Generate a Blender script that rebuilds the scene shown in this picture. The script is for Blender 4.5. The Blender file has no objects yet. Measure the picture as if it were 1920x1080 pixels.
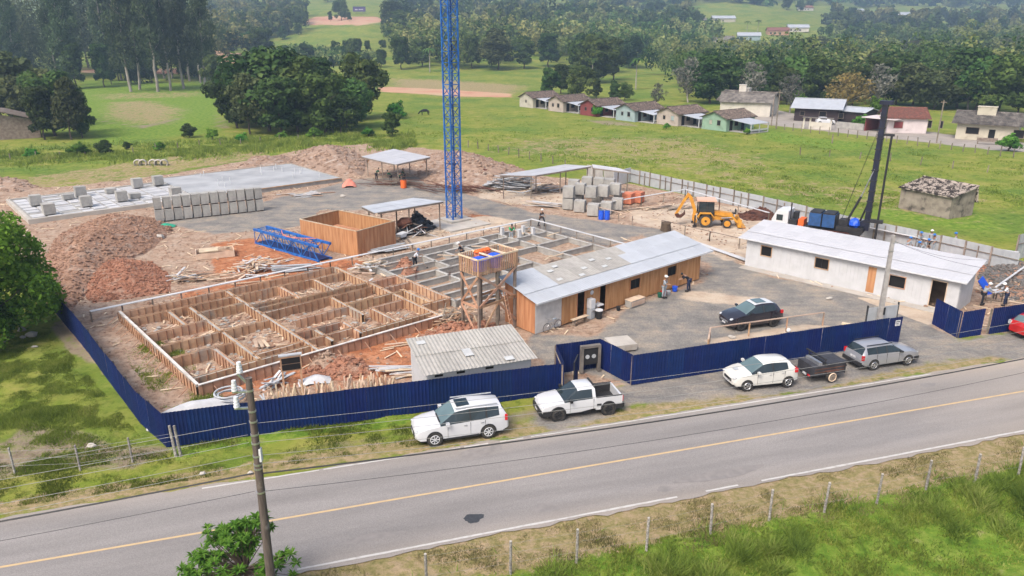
import bpy, math, random
import numpy as np
from mathutils import Vector, Matrix
SC = bpy.context.scene
COL = SC.collection
R = math.radians
# ---------------------------------------------------------------- camera, sky, sun, exposure
HC = 19.0; FPX = 1420.0; PIT = R(18.76)
cam_d = bpy.data.cameras.new('camera'); cam = bpy.data.objects.new('camera', cam_d); COL.objects.link(cam)
cam.location = (0, 0, HC); cam.rotation_euler = (R(90) - PIT, 0, 0)
cam_d.sensor_width = 36; cam_d.lens = 36 * FPX / 1920; cam_d.clip_start = 0.5; cam_d.clip_end = 9000
SC.camera = cam
w = bpy.data.worlds.new('World'); SC.world = w; w.use_nodes = True
nt = w.node_tree; bg = nt.nodes['Background']; sky = nt.nodes.new('ShaderNodeTexSky')
sky.sky_type = 'NISHITA'; sky.sun_disc = False; sky.sun_elevation = R(52); sky.sun_rotation = R(215)
sky.air_density = 1.0; sky.dust_density = 6.0; sky.ozone_density = 0.6; sky.altitude = 50
nt.links.new(sky.outputs[0], bg.inputs[0]); bg.inputs[1].default_value = 0.145
sd = bpy.data.lights.new('sun', 'SUN'); sd.energy = 1.7; sd.angle = R(24); sd.color = (1, .955, .90)
sun = bpy.data.objects.new('sun', sd); COL.objects.link(sun)
# the sun stands behind the camera's left shoulder
sun.rotation_euler = (R(38), 0, R(-35))
SC.view_settings.view_transform = 'Standard'; SC.view_settings.look = 'None'
SC.view_settings.exposure = 0.78; SC.view_settings.gamma = 1; SC.view_settings.use_curve_mapping = False
SC.render.engine = 'CYCLES'; SC.cycles.max_bounces = 5; SC.cycles.diffuse_bounces = 3; SC.cycles.volume_bounces = 0
SC.cycles.transparent_max_bounces = 8

# ---------------------------------------------------------------- helpers
sP, cP = math.sin(PIT), math.cos(PIT)
def P(px, py, z=0.0):
    "point of the level z that stands at a place measured in the photograph"
    u = (px - 960) / FPX; v = (py - 540) / FPX
    t = (HC - z) / (sP + v * cP)
    return Vector((u * t, t * (cP - v * sP), z))
AA = R(40.84); RA = R(17.05)
def ang(a, b): return math.atan2(b.y - a.y, b.x - a.x)
rng = np.random.default_rng(7); random.seed(7)

def tag(o, label=None, cat=None, group=None, kind=None):
    if label: o['label'] = label
    if cat: o['category'] = cat
    if group: o['group'] = group
    if kind: o['kind'] = kind
    return o
def thing(name, label, cat, loc=(0, 0, 0), rz=0.0, group=None):
    o = bpy.data.objects.new(name, None); COL.objects.link(o); o.empty_display_size = .3
    o.location = loc; o.rotation_euler = (0, 0, rz)
    return tag(o, label, cat, group)
def copy_tree(o, parent=None):
    c = o.copy(); COL.objects.link(c)
    if parent: c.parent = parent
    for ch in list(o.children): copy_tree(ch, c)
    return c
def inst(name, me, parent, loc=(0, 0, 0), rot=(0, 0, 0), sc=(1, 1, 1), kind=None):
    o = bpy.data.objects.new(name, me); COL.objects.link(o); o.parent = parent
    o.location = loc; o.rotation_euler = rot; o.scale = sc
    if kind: o['kind'] = kind
    return o
BOXF = [(0, 3, 2, 1), (4, 5, 6, 7), (0, 1, 5, 4), (1, 2, 6, 5), (2, 3, 7, 6), (3, 0, 4, 7)]
class MB:
    def __init__(s): s.v = []; s.f = []
    def add(s, vs, fs):
        n = len(s.v); s.v += [tuple(p) for p in vs]; s.f += [tuple(i + n for i in f) for f in fs]; return s
    def box(s, x0, x1, y0, y1, z0, z1, M=None):
        vs = [(x0, y0, z0), (x1, y0, z0), (x1, y1, z0), (x0, y1, z0), (x0, y0, z1), (x1, y0, z1), (x1, y1, z1), (x0, y1, z1)]
        if M is not None: vs = [M @ Vector(p) for p in vs]
        return s.add(vs, BOXF)
    def beam(s, p, q, a=.1, b=.1, up=(0, 0, 1)):
        p = Vector(p); q = Vector(q); d = (q - p)
        if d.length < 1e-6: return s
        d.normalize(); u = Vector(up)
        if abs(d.dot(u)) > .98: u = Vector((0, 1, 0))
        x = d.cross(u).normalized(); y = x.cross(d)
        x *= a / 2; y *= b / 2
        return s.add([p - x - y, p + x - y, p + x + y, p - x + y, q - x - y, q + x - y, q + x + y, q - x + y], BOXF)
    def cyl(s, p, q, r, n=10, r2=None):
        p = Vector(p); q = Vector(q); r2 = r if r2 is None else r2
        d = (q - p).normalized(); u = Vector((0, 0, 1)) if abs(d.z) < .95 else Vector((1, 0, 0))
        x = d.cross(u).normalized(); y = x.cross(d); vs = []
        for k in range(n):
            t = 2 * math.pi * k / n; c = math.cos(t) * x + math.sin(t) * y; vs.append(p + c * r)
        for k in range(n):
            t = 2 * math.pi * k / n; c = math.cos(t) * x + math.sin(t) * y; vs.append(q + c * r2)
        fs = [(k, (k + 1) % n, n + (k + 1) % n, n + k) for k in range(n)] + [tuple(range(n))[::-1], tuple(range(n, 2 * n))]
        return s.add(vs, fs)
    def ring(s, c, ax, r, t, n=20, m=6):
        c = Vector(c); d = Vector(ax).normalized(); u = Vector((0, 0, 1)) if abs(d.z) < .9 else Vector((1, 0, 0))
        x = d.cross(u).normalized(); y = x.cross(d); vs = []; fs = []
        for k in range(n):
            a = 2 * math.pi * k / n; e = math.cos(a) * x + math.sin(a) * y
            for j in range(m):
                b = 2 * math.pi * j / m; vs.append(c + e * (r + t * math.cos(b)) + d * t * math.sin(b))
        for k in range(n):
            for j in range(m):
                fs.append((k * m + j, k * m + (j + 1) % m, ((k + 1) % n) * m + (j + 1) % m, ((k + 1) % n) * m + j))
        return s.add(vs, fs)
    def prism(s, pts, y0, y1):
        "polygon in x,z swept along y"
        n = len(pts)
        vs = [(x, y0, z) for x, z in pts] + [(x, y1, z) for x, z in pts]
        fs = [tuple(range(n)), tuple(range(n, 2 * n))[::-1]] + [(k, n + k, n + (k + 1) % n, (k + 1) % n) for k in range(n)]
        return s.add(vs, fs)
    def blob(s, c, rx, ry, rz, n=8, m=5, jit=0.0):
        vs = [(c[0], c[1], c[2] - rz)]; fs = []
        for i in range(1, m):
            a = math.pi * i / m - math.pi / 2
            for k in range(n):
                b = 2 * math.pi * k / n; q = 1 + random.uniform(-jit, jit)
                vs.append((c[0] + rx * q * math.cos(a) * math.cos(b), c[1] + ry * q * math.cos(a) * math.sin(b), c[2] + rz * q * math.sin(a)))
        vs.append((c[0], c[1], c[2] + rz)); L = len(vs) - 1
        for k in range(n): fs.append((0, 1 + (k + 1) % n, 1 + k)); fs.append((L, L - n + k, L - n + (k + 1) % n))
        for i in range(m - 2):
            for k in range(n):
                a = 1 + i * n + k; b = 1 + i * n + (k + 1) % n; fs.append((a, b, b + n, a + n))
        return s.add(vs, fs)
    def mesh(s, name, m, smooth=False):
        me = bpy.data.meshes.new(name); me.from_pydata(s.v, [], s.f)
        me.materials.append(m)
        if smooth: me.shade_smooth()
        me.update(); return me
    def build(s, name, m, parent=None, smooth=False, angle=None):
        me = s.mesh(name, m, smooth)
        if angle is not None:
            me.shade_smooth(); me.set_sharp_from_angle(angle=R(angle))
        o = bpy.data.objects.new(name, me); COL.objects.link(o)
        if parent: o.parent = parent
        return o

# ---------------------------------------------------------------- noise in numpy (for terrain only)
def _hash(ix, iy, s):
    n = (ix * 374761393 + iy * 668265263 + s * 974634777) & 0xffffffff
    n = ((n ^ (n >> 13)) * 1274126177) & 0xffffffff
    return ((n ^ (n >> 16)) & 0xffff) / 65535.0
def vnoise(x, y, s=0):
    x = np.asarray(x, float); y = np.asarray(y, float)
    ix = np.floor(x).astype(np.int64); iy = np.floor(y).astype(np.int64)
    fx = x - ix; fy = y - iy; fx = fx * fx * (3 - 2 * fx); fy = fy * fy * (3 - 2 * fy)
    a = _hash(ix, iy, s); b = _hash(ix + 1, iy, s); c = _hash(ix, iy + 1, s); d = _hash(ix + 1, iy + 1, s)
    return (a * (1 - fx) + b * fx) * (1 - fy) + (c * (1 - fx) + d * fx) * fy
def fbm(x, y, s=0, o=4):
    r = 0; a = .5
    for k in range(o): r = r + a * vnoise(x * 2 ** k, y * 2 ** k, s + k); a *= .5
    return r

# ---------------------------------------------------------------- materials
def _c(c): return (c[0], c[1], c[2], 1)
def mat(name, c, c2=None, rough=.8, scale=2.0, metal=0.0, bump=0.0, bscale=None, spec=.3, rand=0.0, stretch=None, coat=0.0, detail=5, lo=.35, hi=.65, dirt=None):
    m = bpy.data.materials.new(name); m.use_nodes = True; t = m.node_tree; n = t.nodes; b = n['Principled BSDF']
    b.inputs['Roughness'].default_value = rough; b.inputs['Metallic'].default_value = metal
    b.inputs['Specular IOR Level'].default_value = spec; b.inputs['Coat Weight'].default_value = coat
    b.inputs['Base Color'].default_value = _c(c)
    tc = n.new('ShaderNodeTexCoord'); mp = n.new('ShaderNodeMapping'); t.links.new(tc.outputs['Object'], mp.inputs[0])
    if stretch: mp.inputs['Scale'].default_value = stretch
    if c2 is None: c2 = [k * .82 for k in c]
    nz = n.new('ShaderNodeTexNoise'); nz.inputs['Scale'].default_value = scale; nz.inputs['Detail'].default_value = detail
    t.links.new(mp.outputs[0], nz.inputs[0])
    rp = n.new('ShaderNodeValToRGB'); rp.color_ramp.elements[0].position = lo; rp.color_ramp.elements[1].position = hi
    rp.color_ramp.elements[0].color = _c(c); rp.color_ramp.elements[1].color = _c(c2)
    t.links.new(nz.outputs[0], rp.inputs[0]); out = rp.outputs[0]
    if dirt:
        n2 = n.new('ShaderNodeTexNoise'); n2.inputs['Scale'].default_value = dirt[1]; n2.inputs['Detail'].default_value = 6
        t.links.new(tc.outputs['Object'], n2.inputs[0])
        r2 = n.new('ShaderNodeMapRange'); r2.inputs[1].default_value = dirt[2]; r2.inputs[2].default_value = dirt[2] + .15; r2.inputs[4].default_value = dirt[3]
        t.links.new(n2.outputs[0], r2.inputs[0])
        mx = n.new('ShaderNodeMix'); mx.data_type = 'RGBA'; t.links.new(r2.outputs[0], mx.inputs[0]); t.links.new(out, mx.inputs[6]); mx.inputs[7].default_value = _c(dirt[0]); out = mx.outputs[2]
    if rand:
        oi = n.new('ShaderNodeObjectInfo'); hs = n.new('ShaderNodeHueSaturation')
        mr = n.new('ShaderNodeMapRange'); mr.inputs[3].default_value = 1 - rand; mr.inputs[4].default_value = 1 + rand
        t.links.new(oi.outputs['Random'], mr.inputs[0]); t.links.new(mr.outputs[0], hs.inputs['Value'])
        m2 = n.new('ShaderNodeMapRange'); m2.inputs[3].default_value = .5 - rand * .06; m2.inputs[4].default_value = .5 + rand * .06
        mt = n.new('ShaderNodeMath'); mt.operation = 'MULTIPLY'; mt.inputs[1].default_value = 7.13; mf = n.new('ShaderNodeMath'); mf.operation = 'FRACT'
        t.links.new(oi.outputs['Random'], mt.inputs[0]); t.links.new(mt.outputs[0], mf.inputs[0]); t.links.new(mf.outputs[0], m2.inputs[0]); t.links.new(m2.outputs[0], hs.inputs['Hue'])
        t.links.new(out, hs.inputs['Color']); out = hs.outputs[0]
    t.links.new(out, b.inputs['Base Color'])
    if bump:
        nb = n.new('ShaderNodeTexNoise'); nb.inputs['Scale'].default_value = bscale or scale * 4; nb.inputs['Detail'].default_value = 4
        t.links.new(mp.outputs[0], nb.inputs[0]); bp = n.new('ShaderNodeBump'); bp.inputs['Strength'].default_value = 1; bp.inputs['Distance'].default_value = bump
        t.links.new(nb.outputs[0], bp.inputs['Height']); t.links.new(bp.outputs[0], b.inputs['Normal'])
    return m
def glass(name, c=(.02, .03, .035), rough=.08):
    return mat(name, c, rough=rough, spec=.7, scale=.7)
M = {}
M['blue_sheet'] = mat('blue_sheet', (.002, .015, .092), (.0015, .010, .066), rough=.6, scale=1.2, rand=.10, spec=.3, dirt=((.035, .038, .075), 1.4, .60, .45))
M['white_paint'] = mat('white_paint', (.50, .505, .52), (.45, .455, .465), rough=.7, scale=1.5, dirt=((.40, .37, .34), .8, .70, .2))
M['grey_sheet'] = mat('grey_sheet', (.40, .42, .44), (.32, .34, .36), rough=.55, scale=1.5, rand=.06, dirt=((.3, .27, .24), 1.3, .6, .5))
M['roof_white'] = mat('roof_white', (.42, .425, .45), (.385, .39, .415), rough=.6, scale=.8, rand=.05, dirt=((.30, .29, .28), .7, .66, .3))
M['roof_light'] = mat('roof_light', (.385, .41, .445), (.34, .36, .395), rough=.6, scale=1.0, rand=.05, dirt=((.3, .29, .27), .7, .6, .5))
M['roof_old'] = mat('roof_old', (.335, .322, .298), (.28, .268, .248), rough=.9, scale=2.4, rand=.10, dirt=((.20, .19, .175), 1.2, .62, .45))
M['roof_clear'] = mat('roof_clear', (.46, .47, .47), rough=.4, rand=.05)
M['fresh_wood'] = mat('fresh_wood', (.50, .26, .125), (.36, .165, .072), rough=.8, scale=1.4, stretch=(3, 3, .35), rand=.16, detail=6)
M['form_wood'] = mat('form_wood', (.46, .29, .185), (.33, .185, .11), rough=.85, scale=1.2, rand=.18, dirt=((.25, .215, .185), .7, .53, .8))
M['pale_wood'] = mat('pale_wood', (.58, .46, .34), (.44, .33, .24), rough=.85, scale=1.5, rand=.25)
M['old_wood'] = mat('old_wood', (.24, .20, .165), (.15, .12, .095), rough=.9, scale=2, rand=.25)
M['dark_wood'] = mat('dark_wood', (.10, .07, .05), (.06, .04, .03), rough=.9, rand=.2)
M['concrete'] = mat('concrete', (.37, .36, .335), (.28, .27, .255), rough=.9, scale=1.5, rand=.08, bump=.01, dirt=((.20, .18, .16), .8, .6, .5))
M['concrete_pale'] = mat('concrete_pale', (.42, .39, .35), (.34, .315, .285), rough=.9, scale=.8, rand=.06, dirt=((.35, .28, .22), .6, .58, .5))
M['slab_grey'] = mat('slab_grey', (.36, .37, .385), (.27, .28, .29), rough=.85, scale=.35, dirt=((.20, .20, .20), .2, .55, .6))
M['foam_white'] = mat('foam_white', (.48, .485, .50), (.40, .40, .41), rough=.8, rand=.08)
M['brick_red'] = mat('brick_red', (.56, .20, .12), (.42, .14, .08), rough=.9, rand=.1, scale=4)
M['rust'] = mat('rust', (.13, .055, .035), (.07, .03, .022), rough=.85, rand=.2)
M['steel_dark'] = mat('steel_dark', (.03, .03, .032), (.018, .018, .02), rough=.6, rand=.1)
M['black_gap'] = mat('black_gap', (.012, .011, .011), rough=.9)
M['crane_blue'] = mat('crane_blue', (.020, .15, .46), (.010, .07, .29), rough=.5, scale=3, spec=.4)
M['crane_dark'] = mat('crane_dark', (.012, .03, .13), (.008, .02, .08), rough=.6)
M['navy'] = mat('navy', (.013, .017, .04), (.006, .008, .02), rough=.45, spec=.5)
M['rig_blue'] = mat('rig_blue', (.025, .09, .25), (.02, .06, .16), rough=.4, spec=.5)
M['drum_blue'] = mat('drum_blue', (.01, .09, .62), (.01, .07, .5), rough=.4, spec=.5)
M['yellow'] = mat('yellow', (.62, .30, .035), (.48, .21, .025), rough=.5, scale=2.5, spec=.4, dirt=((.20, .13, .08), 2, .6, .6))
M['rubber'] = mat('rubber', (.028, .027, .026), (.06, .055, .05), rough=.9, scale=5)
M['white_metal'] = mat('white_metal', (.58, .59, .61), (.52, .53, .55), rough=.4)
M['chrome'] = mat('chrome', (.55, .56, .58), (.45, .46, .48), rough=.28, metal=.8, spec=.5)
M['car_white'] = mat('car_white', (.54, .55, .57), (.52, .53, .55), rough=.30, spec=.5, coat=.6, scale=.8, dirt=((.50, .45, .40), 1.2, .66, .25))
M['car_cream'] = mat('car_cream', (.60, .595, .56), (.57, .565, .53), rough=.30, spec=.5, coat=.6, scale=.8)
M['car_silver'] = mat('car_silver', (.34, .35, .38), (.30, .31, .34), rough=.32, metal=.35, coat=.6, scale=.8)
M['car_dark'] = mat('car_dark', (.020, .018, .026), rough=.22, coat=.8, spec=.5)
M['car_red'] = mat('car_red', (.45, .02, .02), rough=.25, coat=.8, spec=.5)
M['glass'] = glass('glass'); M['glass_light'] = glass('glass_light', (.10, .15, .16), .06)
M['plastic_black'] = mat('plastic_black', (.025, .025, .027), rough=.6)
M['lamp_glass'] = mat('lamp_glass', (.55, .57, .60), (.3, .32, .34), rough=.15, spec=.8, scale=6)
M['lamp_red'] = mat('lamp_red', (.50, .012, .015), rough=.2, spec=.7)
M['plate'] = mat('plate', (.62, .63, .64), (.35, .35, .37), rough=.5, scale=14)
M['tarp'] = mat('tarp', (.05, .05, .058), (.03, .03, .035), rough=.55, bump=.02, scale=2)
M['tile'] = mat('tile', (.22, .165, .14), (.075, .06, .052), rough=.95, scale=2.6, rand=.1, bump=.02, dirt=((.40, .34, .29), 1.9, .58, .75), lo=.3, hi=.6)
M['tile_hut'] = mat('tile_hut', (.42, .36, .31), (.055, .045, .04), rough=.95, scale=2.3, bump=.02, detail=3, lo=.46, hi=.54)
M['tile_red'] = mat('tile_red', (.25, .105, .075), (.12, .06, .045), rough=.95, scale=2, rand=.1, dirt=((.34, .24, .19), 2, .58, .6))
M['roof_grey'] = mat('roof_grey', (.20, .18, .16), (.085, .075, .07), rough=.95, scale=1.1, rand=.1, dirt=((.30, .27, .24), 1.0, .56, .7))
M['wall_old'] = mat('wall_old', (.30, .26, .215), (.20, .17, .14), rough=.95, scale=1.3, bump=.02, dirt=((.045, .04, .036), 1.1, .53, .85))
M['skin'] = mat('skin', (.30, .17, .11), rough=.6)
M['cloth_grey'] = mat('cloth_grey', (.30, .34, .38), rough=.9); M['cloth_white'] = mat('cloth_white', (.62, .66, .72), rough=.9)
M['cloth_dark'] = mat('cloth_dark', (.02, .022, .03), rough=.9); M['cloth_green'] = mat('cloth_green', (.02, .33, .12), rough=.9)
M['cloth_navy'] = mat('cloth_navy', (.02, .03, .07), rough=.9); M['cloth_sand'] = mat('cloth_sand', (.42, .36, .29), rough=.9)
M['cloth_dkgreen'] = mat('cloth_dkgreen', (.012, .09, .055), rough=.9)
M['helmet_white'] = mat('helmet_white', (.8, .8, .78), rough=.3); M['helmet_blue'] = mat('helmet_blue', (.03, .18, .55), rough=.3)
M['orange'] = mat('orange', (.75, .14, .03), rough=.6); M['pink_mesh'] = mat('pink_mesh', (.70, .22, .16), (.5, .2, .15), rough=.8)
M['net_green'] = mat('net_green', (.03, .30, .19), rough=.9)
M['earth_brown'] = mat('earth_brown', (.32, .195, .135), (.21, .125, .085), rough=1, scale=3.2, bump=.08, dirt=((.34, .265, .215), .8, .55, .8))
M['earth_red'] = mat('earth_red', (.34, .165, .105), (.22, .10, .062), rough=1, scale=3.2, bump=.09, dirt=((.36, .24, .175), 1.5, .54, .8))
M['earth_pale'] = mat('earth_pale', (.33, .235, .175), (.22, .145, .105), rough=1, scale=2, bump=.09, dirt=((.40, .34, .29), .8, .55, .7))
M['rubble_dark'] = mat('rubble_dark', (.15, .14, .135), (.08, .075, .07), rough=1, scale=2, bump=.05, rand=.1)
M['pole_conc'] = mat('pole_conc', (.36, .345, .33), (.27, .255, .24), rough=.9, scale=3)
M['pole_dark'] = mat('pole_dark', (.13, .105, .09), (.07, .055, .05), rough=.9, scale=2.5, stretch=(4, 4, .6), dirt=((.30, .28, .26), 2.2, .6, .7))
M['porcelain'] = mat('porcelain', (.70, .72, .74), rough=.25, spec=.6)
M['wire'] = mat('wire', (.24, .24, .235), rough=.5); M['cable'] = mat('cable', (.035, .035, .038), rough=.6)
M['post_grey'] = mat('post_grey', (.34, .32, .295), (.13, .12, .11), rough=.95, scale=9, rand=.2)
M['bark'] = mat('bark', (.12, .09, .07), (.06, .045, .035), rough=.95, scale=3); M['bark_pale'] = mat('bark_pale', (.36, .33, .29), (.20, .175, .15), rough=.9, scale=1.2, stretch=(3, 3, .5))
def leafmat(name, a, b, c):
    m = bpy.data.materials.new(name); m.use_nodes = True; t = m.node_tree; n = t.nodes; bs = n['Principled BSDF']
    bs.inputs['Roughness'].default_value = .75; bs.inputs['Specular IOR Level'].default_value = .12
    at = n.new('ShaderNodeAttribute'); at.attribute_name = 'tint'
    rp = n.new('ShaderNodeValToRGB'); e = rp.color_ramp.elements; e[0].color = _c(a); e[1].color = _c(c)
    k = e.new(.5); k.color = _c(b); t.links.new(at.outputs['Fac'], rp.inputs[0])
    oi = n.new('ShaderNodeObjectInfo'); hs = n.new('ShaderNodeHueSaturation')
    r1 = n.new('ShaderNodeMapRange'); r1.inputs[3].default_value = .70; r1.inputs[4].default_value = 1.35
    r2 = n.new('ShaderNodeMapRange'); r2.inputs[3].default_value = .475; r2.inputs[4].default_value = .525
    mt = n.new('ShaderNodeMath'); mt.operation = 'MULTIPLY'; mt.inputs[1].default_value = 11.7; mf = n.new('ShaderNodeMath'); mf.operation = 'FRACT'
    t.links.new(oi.outputs['Random'], r1.inputs[0]); t.links.new(r1.outputs[0], hs.inputs['Value'])
    t.links.new(oi.outputs['Random'], mt.inputs[0]); t.links.new(mt.outputs[0], mf.inputs[0]); t.links.new(mf.outputs[0], r2.inputs[0]); t.links.new(r2.outputs[0], hs.inputs['Hue'])
    t.links.new(rp.outputs[0], hs.inputs['Color']); t.links.new(hs.outputs[0], bs.inputs['Base Color'])
    tr = n.new('ShaderNodeBsdfTranslucent'); t.links.new(hs.outputs[0], tr.inputs[0]); mx = n.new('ShaderNodeMixShader'); mx.inputs[0].default_value = .5 if 'grass' in name else .3
    t.links.new(bs.outputs[0], mx.inputs[1]); t.links.new(tr.outputs[0], mx.inputs[2]); t.links.new(mx.outputs[0], n['Material Output'].inputs[0])
    return m
M['leaf_dark'] = leafmat('leaf_dark', (.022, .046, .012), (.066, .104, .026), (.190, .205, .060))
M['leaf_mid'] = leafmat('leaf_mid', (.034, .074, .018), (.085, .150, .034), (.175, .235, .062))
M['leaf_olive'] = leafmat('leaf_olive', (.050, .065, .026), (.105, .120, .045), (.190, .185, .080))
M['leaf_gold'] = leafmat('leaf_gold', (.09, .08, .035), (.24, .17, .06), (.42, .27, .10))
M['leaf_bright'] = leafmat('leaf_bright', (.030, .095, .014), (.105, .245, .028), (.24, .42, .07))
M['leaf_euc'] = leafmat('leaf_euc', (.045, .075, .034), (.100, .140, .064), (.190, .220, .115))
M['leaf_grey'] = leafmat('leaf_grey', (.10, .10, .08), (.17, .17, .14), (.26, .25, .21))
M['grass_tall'] = leafmat('grass_tall', (.095, .150, .030), (.20, .275, .048), (.38, .38, .13))
M['leaf_wood'] = leafmat('leaf_wood', (.024, .056, .014), (.080, .135, .034), (.250, .260, .095))
M['grass_dry'] = leafmat('grass_dry', (.16, .15, .06), (.28, .24, .11), (.42, .35, .19))
# ---------------------------------------------------------------- terrain
# screen height of the ground line (rows) at distances YD for the bearings UB -> heights
YD = np.array([170, 230, 300, 400, 520, 700, 1000, 1500, 2600.])
_cols = {-900: (228, 185, 150, 118, 90, 60, 20, -30, -60), 200: (228, 185, 150, 118, 90, 60, 20, -30, -60),
 430: (228, 185, 152, 116, 85, 50, 8, -36, -70), 560: (228, 185, 155, 125, 85, 42, 5, -40, -70), 690: (228, 185, 155, 120, 66, 33, 2, -40, -70), 800: (228, 185, 155, 118, 78, 45, 5, -36, -66),
 1000: (228, 185, 156, 120, 82, 47, 10, -28, -60), 1200: (228, 185, 156, 127, 97, 62, 22, -16, -50), 1400: (228, 185, 156, 130, 104, 56, 10, -14, -45),
 1650: (228, 185, 156, 130, 106, 74, 40, 4, -34), 2900: (228, 185, 156, 130, 106, 74, 40, 4, -34)}
UB = np.array([(k - 960) / 1499.6 for k in _cols])
_py = np.array([_cols[k] for k in _cols], float)
_v = (_py - 540) / FPX
ZT = HC - YD[None, :] * (sP + _v * cP) / (cP - _v * sP)
ZT[:, 0] = 0; ZT[:, 1] = 0; ZT[:, 2] = np.clip(ZT[:, 2], 0, 2)
SP_ = [(P(60, 400), P(650, 340)), ]
def terrain(x, y):
    x = np.asarray(x, float); y = np.asarray(y, float)
    yy = np.clip(y, YD[0], YD[-1]); u = np.clip(x / np.maximum(y, 60), UB[0], UB[-1])
    j = np.clip(np.searchsorted(YD, yy) - 1, 0, len(YD) - 2); i = np.clip(np.searchsorted(UB, u) - 1, 0, len(UB) - 2)
    fy = (yy - YD[j]) / (YD[j + 1] - YD[j]); fx = (u - UB[i]) / (UB[i + 1] - UB[i]); fx = fx * fx * (3 - 2 * fx)
    z = (ZT[i, j] * (1 - fx) + ZT[i + 1, j] * fx) * (1 - fy) + (ZT[i, j + 1] * (1 - fx) + ZT[i + 1, j + 1] * fx) * fy
    z = z + np.clip((y - 260) / 300, 0, 1) * (fbm(x / 70, y / 70, 3, 4) - .47) * 13
    # the left paddock falls into a shallow ditch, the near verge falls away from the road
    return z
def TZ(x, y): return float(terrain(np.array([x]), np.array([y]))[0])
def TP(px, py, zmax=None):
    "ground point seen at a place of the photograph, following the relief"
    u = (px - 960) / FPX; v = (py - 540) / FPX
    Y = np.concatenate([np.arange(20, 300, .5), np.arange(300, 2600, 2.)])
    t = Y / (cP - v * sP); X = u * t; Z = HC - t * (sP + v * cP)
    h = terrain(X, Y); k = np.argmax(Z <= h)
    if Z[k] > h[k]: k = len(Y) - 1
    return Vector((X[k], Y[k], h[k]))
def inpoly(x, y, pts, soft):
    "signed distance to polygon, 1 inside .. 0 outside over +-soft"
    d = np.full(x.shape, 1e9); ins = np.zeros(x.shape, bool); n = len(pts)
    for k in range(n):
        ax, ay = pts[k][0], pts[k][1]; bx, by = pts[(k + 1) % n][0], pts[(k + 1) % n][1]
        ex, ey = bx - ax, by - ay; t = np.clip(((x - ax) * ex + (y - ay) * ey) / (ex * ex + ey * ey + 1e-9), 0, 1)
        d = np.minimum(d, np.hypot(x - ax - t * ex, y - ay - t * ey))
        c = ((ay > y) != (by > y)) & (x < (bx - ax) * (y - ay) / (by - ay + 1e-12) + ax); ins ^= c
    return np.clip(.5 + np.where(ins, d, -d) / (2 * soft), 0, 1)
def PP(l): return [TP(*q) for q in l]
road0 = P(960, 899); rd = Vector((math.cos(RA), math.sin(RA), 0)); rn = Vector((-rd.y, rd.x, 0))
fl = P(960, 825); nl = P(960, 991)
WF = (fl - road0).dot(rn); WN = (nl - road0).dot(rn)       # far and near white line
xs = np.concatenate([-np.geomspace(2600, 62, 90), np.arange(-60, 62, .33), np.geomspace(64, 2600, 90)])
ys = np.concatenate([np.arange(-20, 14, 2.), np.arange(14, 116, .33), np.geomspace(116.5, 2600, 170)])
X, Y = np.meshgrid(xs, ys); Z = terrain(X, Y)
dv = (X - road0.x) * rn.x + (Y - road0.y) * rn.y; du = (X - road0.x) * rd.x + (Y - road0.y) * rd.y
site = inpoly(X, Y, PP([(312, 838), (97, 577), (55, 520), (-60, 420), (-60, 360), (150, 348), (330, 325), (470, 300), (560, 282), (700, 268), (860, 285), (1000, 330), (1180, 345), (1430, 395), (1600, 440), (1920, 515), (2100, 560), (2100, 600), (1860, 628), (1690, 645), (1190, 724), (1057, 741)]), .8)
def zone(l, s=.8): return inpoly(X, Y, PP(l), s)
gravel = zone([(1003, 630), (1120, 632), (1185, 575), (1320, 530), (1335, 500), (1200, 440), (1140, 462), (995, 425), (900, 400), (840, 380), (745, 395), (600, 395), (560, 425), (400, 440), (300, 418), (300, 392), (420, 400), (520, 372), (680, 335), (780, 332), (880, 365), (1000, 398), (1120, 415), (1240, 430), (1300, 455), (1440, 520), (1570, 545), (1760, 585), (1745, 615), (1800, 645), (1860, 640), (2000, 610), (2000, 645), (1800, 672), (1500, 735), (1300, 752), (1190, 760), (1050, 812), (990, 800), (1040, 750), (1185, 722), (1100, 700), (1040, 700), (985, 650)], 1.2)
gravel = np.maximum(gravel, zone([(1500, 640), (1745, 612), (1800, 640), (1920, 622), (2000, 700), (1860, 670), (1560, 710), (1300, 742), (1180, 730)], 1.2))
orange = zone([(400, 455), (470, 447), (560, 470), (600, 485), (700, 488), (660, 505), (480, 540), (400, 520)], 1.) 
orange = np.maximum(orange, .62 * zone([(300, 540), (480, 520), (830, 590), (1000, 640), (960, 700), (760, 720), (400, 760), (360, 735)], 2.))
orange = np.maximum(orange, .85 * zone([(1640, 455), (1860, 500), (1880, 515), (1640, 470)], .5))
orange = np.maximum(orange, .6 * zone([(860, 400), (930, 400), (960, 412), (900, 425)], .8))
sand = zone([(1185, 395), (1290, 380), (1450, 395), (1440, 480), (1360, 490), (1240, 430), (1180, 415)], 1.2)
sand = np.maximum(sand, zone([(820, 420), (910, 405), (990, 418), (740, 472), (745, 455)], .8))
sand = np.maximum(sand, zone([(1640, 560), (1755, 590), (1745, 612), (1600, 556)], .3))
sand = np.maximum(sand, zone([(890, 345), (1060, 360), (1060, 395), (900, 372)], .8))
sand = np.maximum(sand, .8 * zone([(1290, 540), (1440, 560), (1400, 580), (1260, 560)], 1.))
sand = np.maximum(sand, .8 * zone([(1310, 640), (1500, 610), (1560, 615), (1340, 650)], .6))
dry = np.clip((dv - (WN - 3.1)) / 1.2, 0, 1) * (dv < WN + 1) * .95
dry = np.maximum(dry, np.clip(1 - np.abs(dv - (WF + .9)) / 1.5, 0, 1) * .85)
dry = np.maximum(dry, .55 * zone([(20, 335), (330, 290), (560, 270), (480, 300), (330, 325), (0, 380)], 2.))
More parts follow.
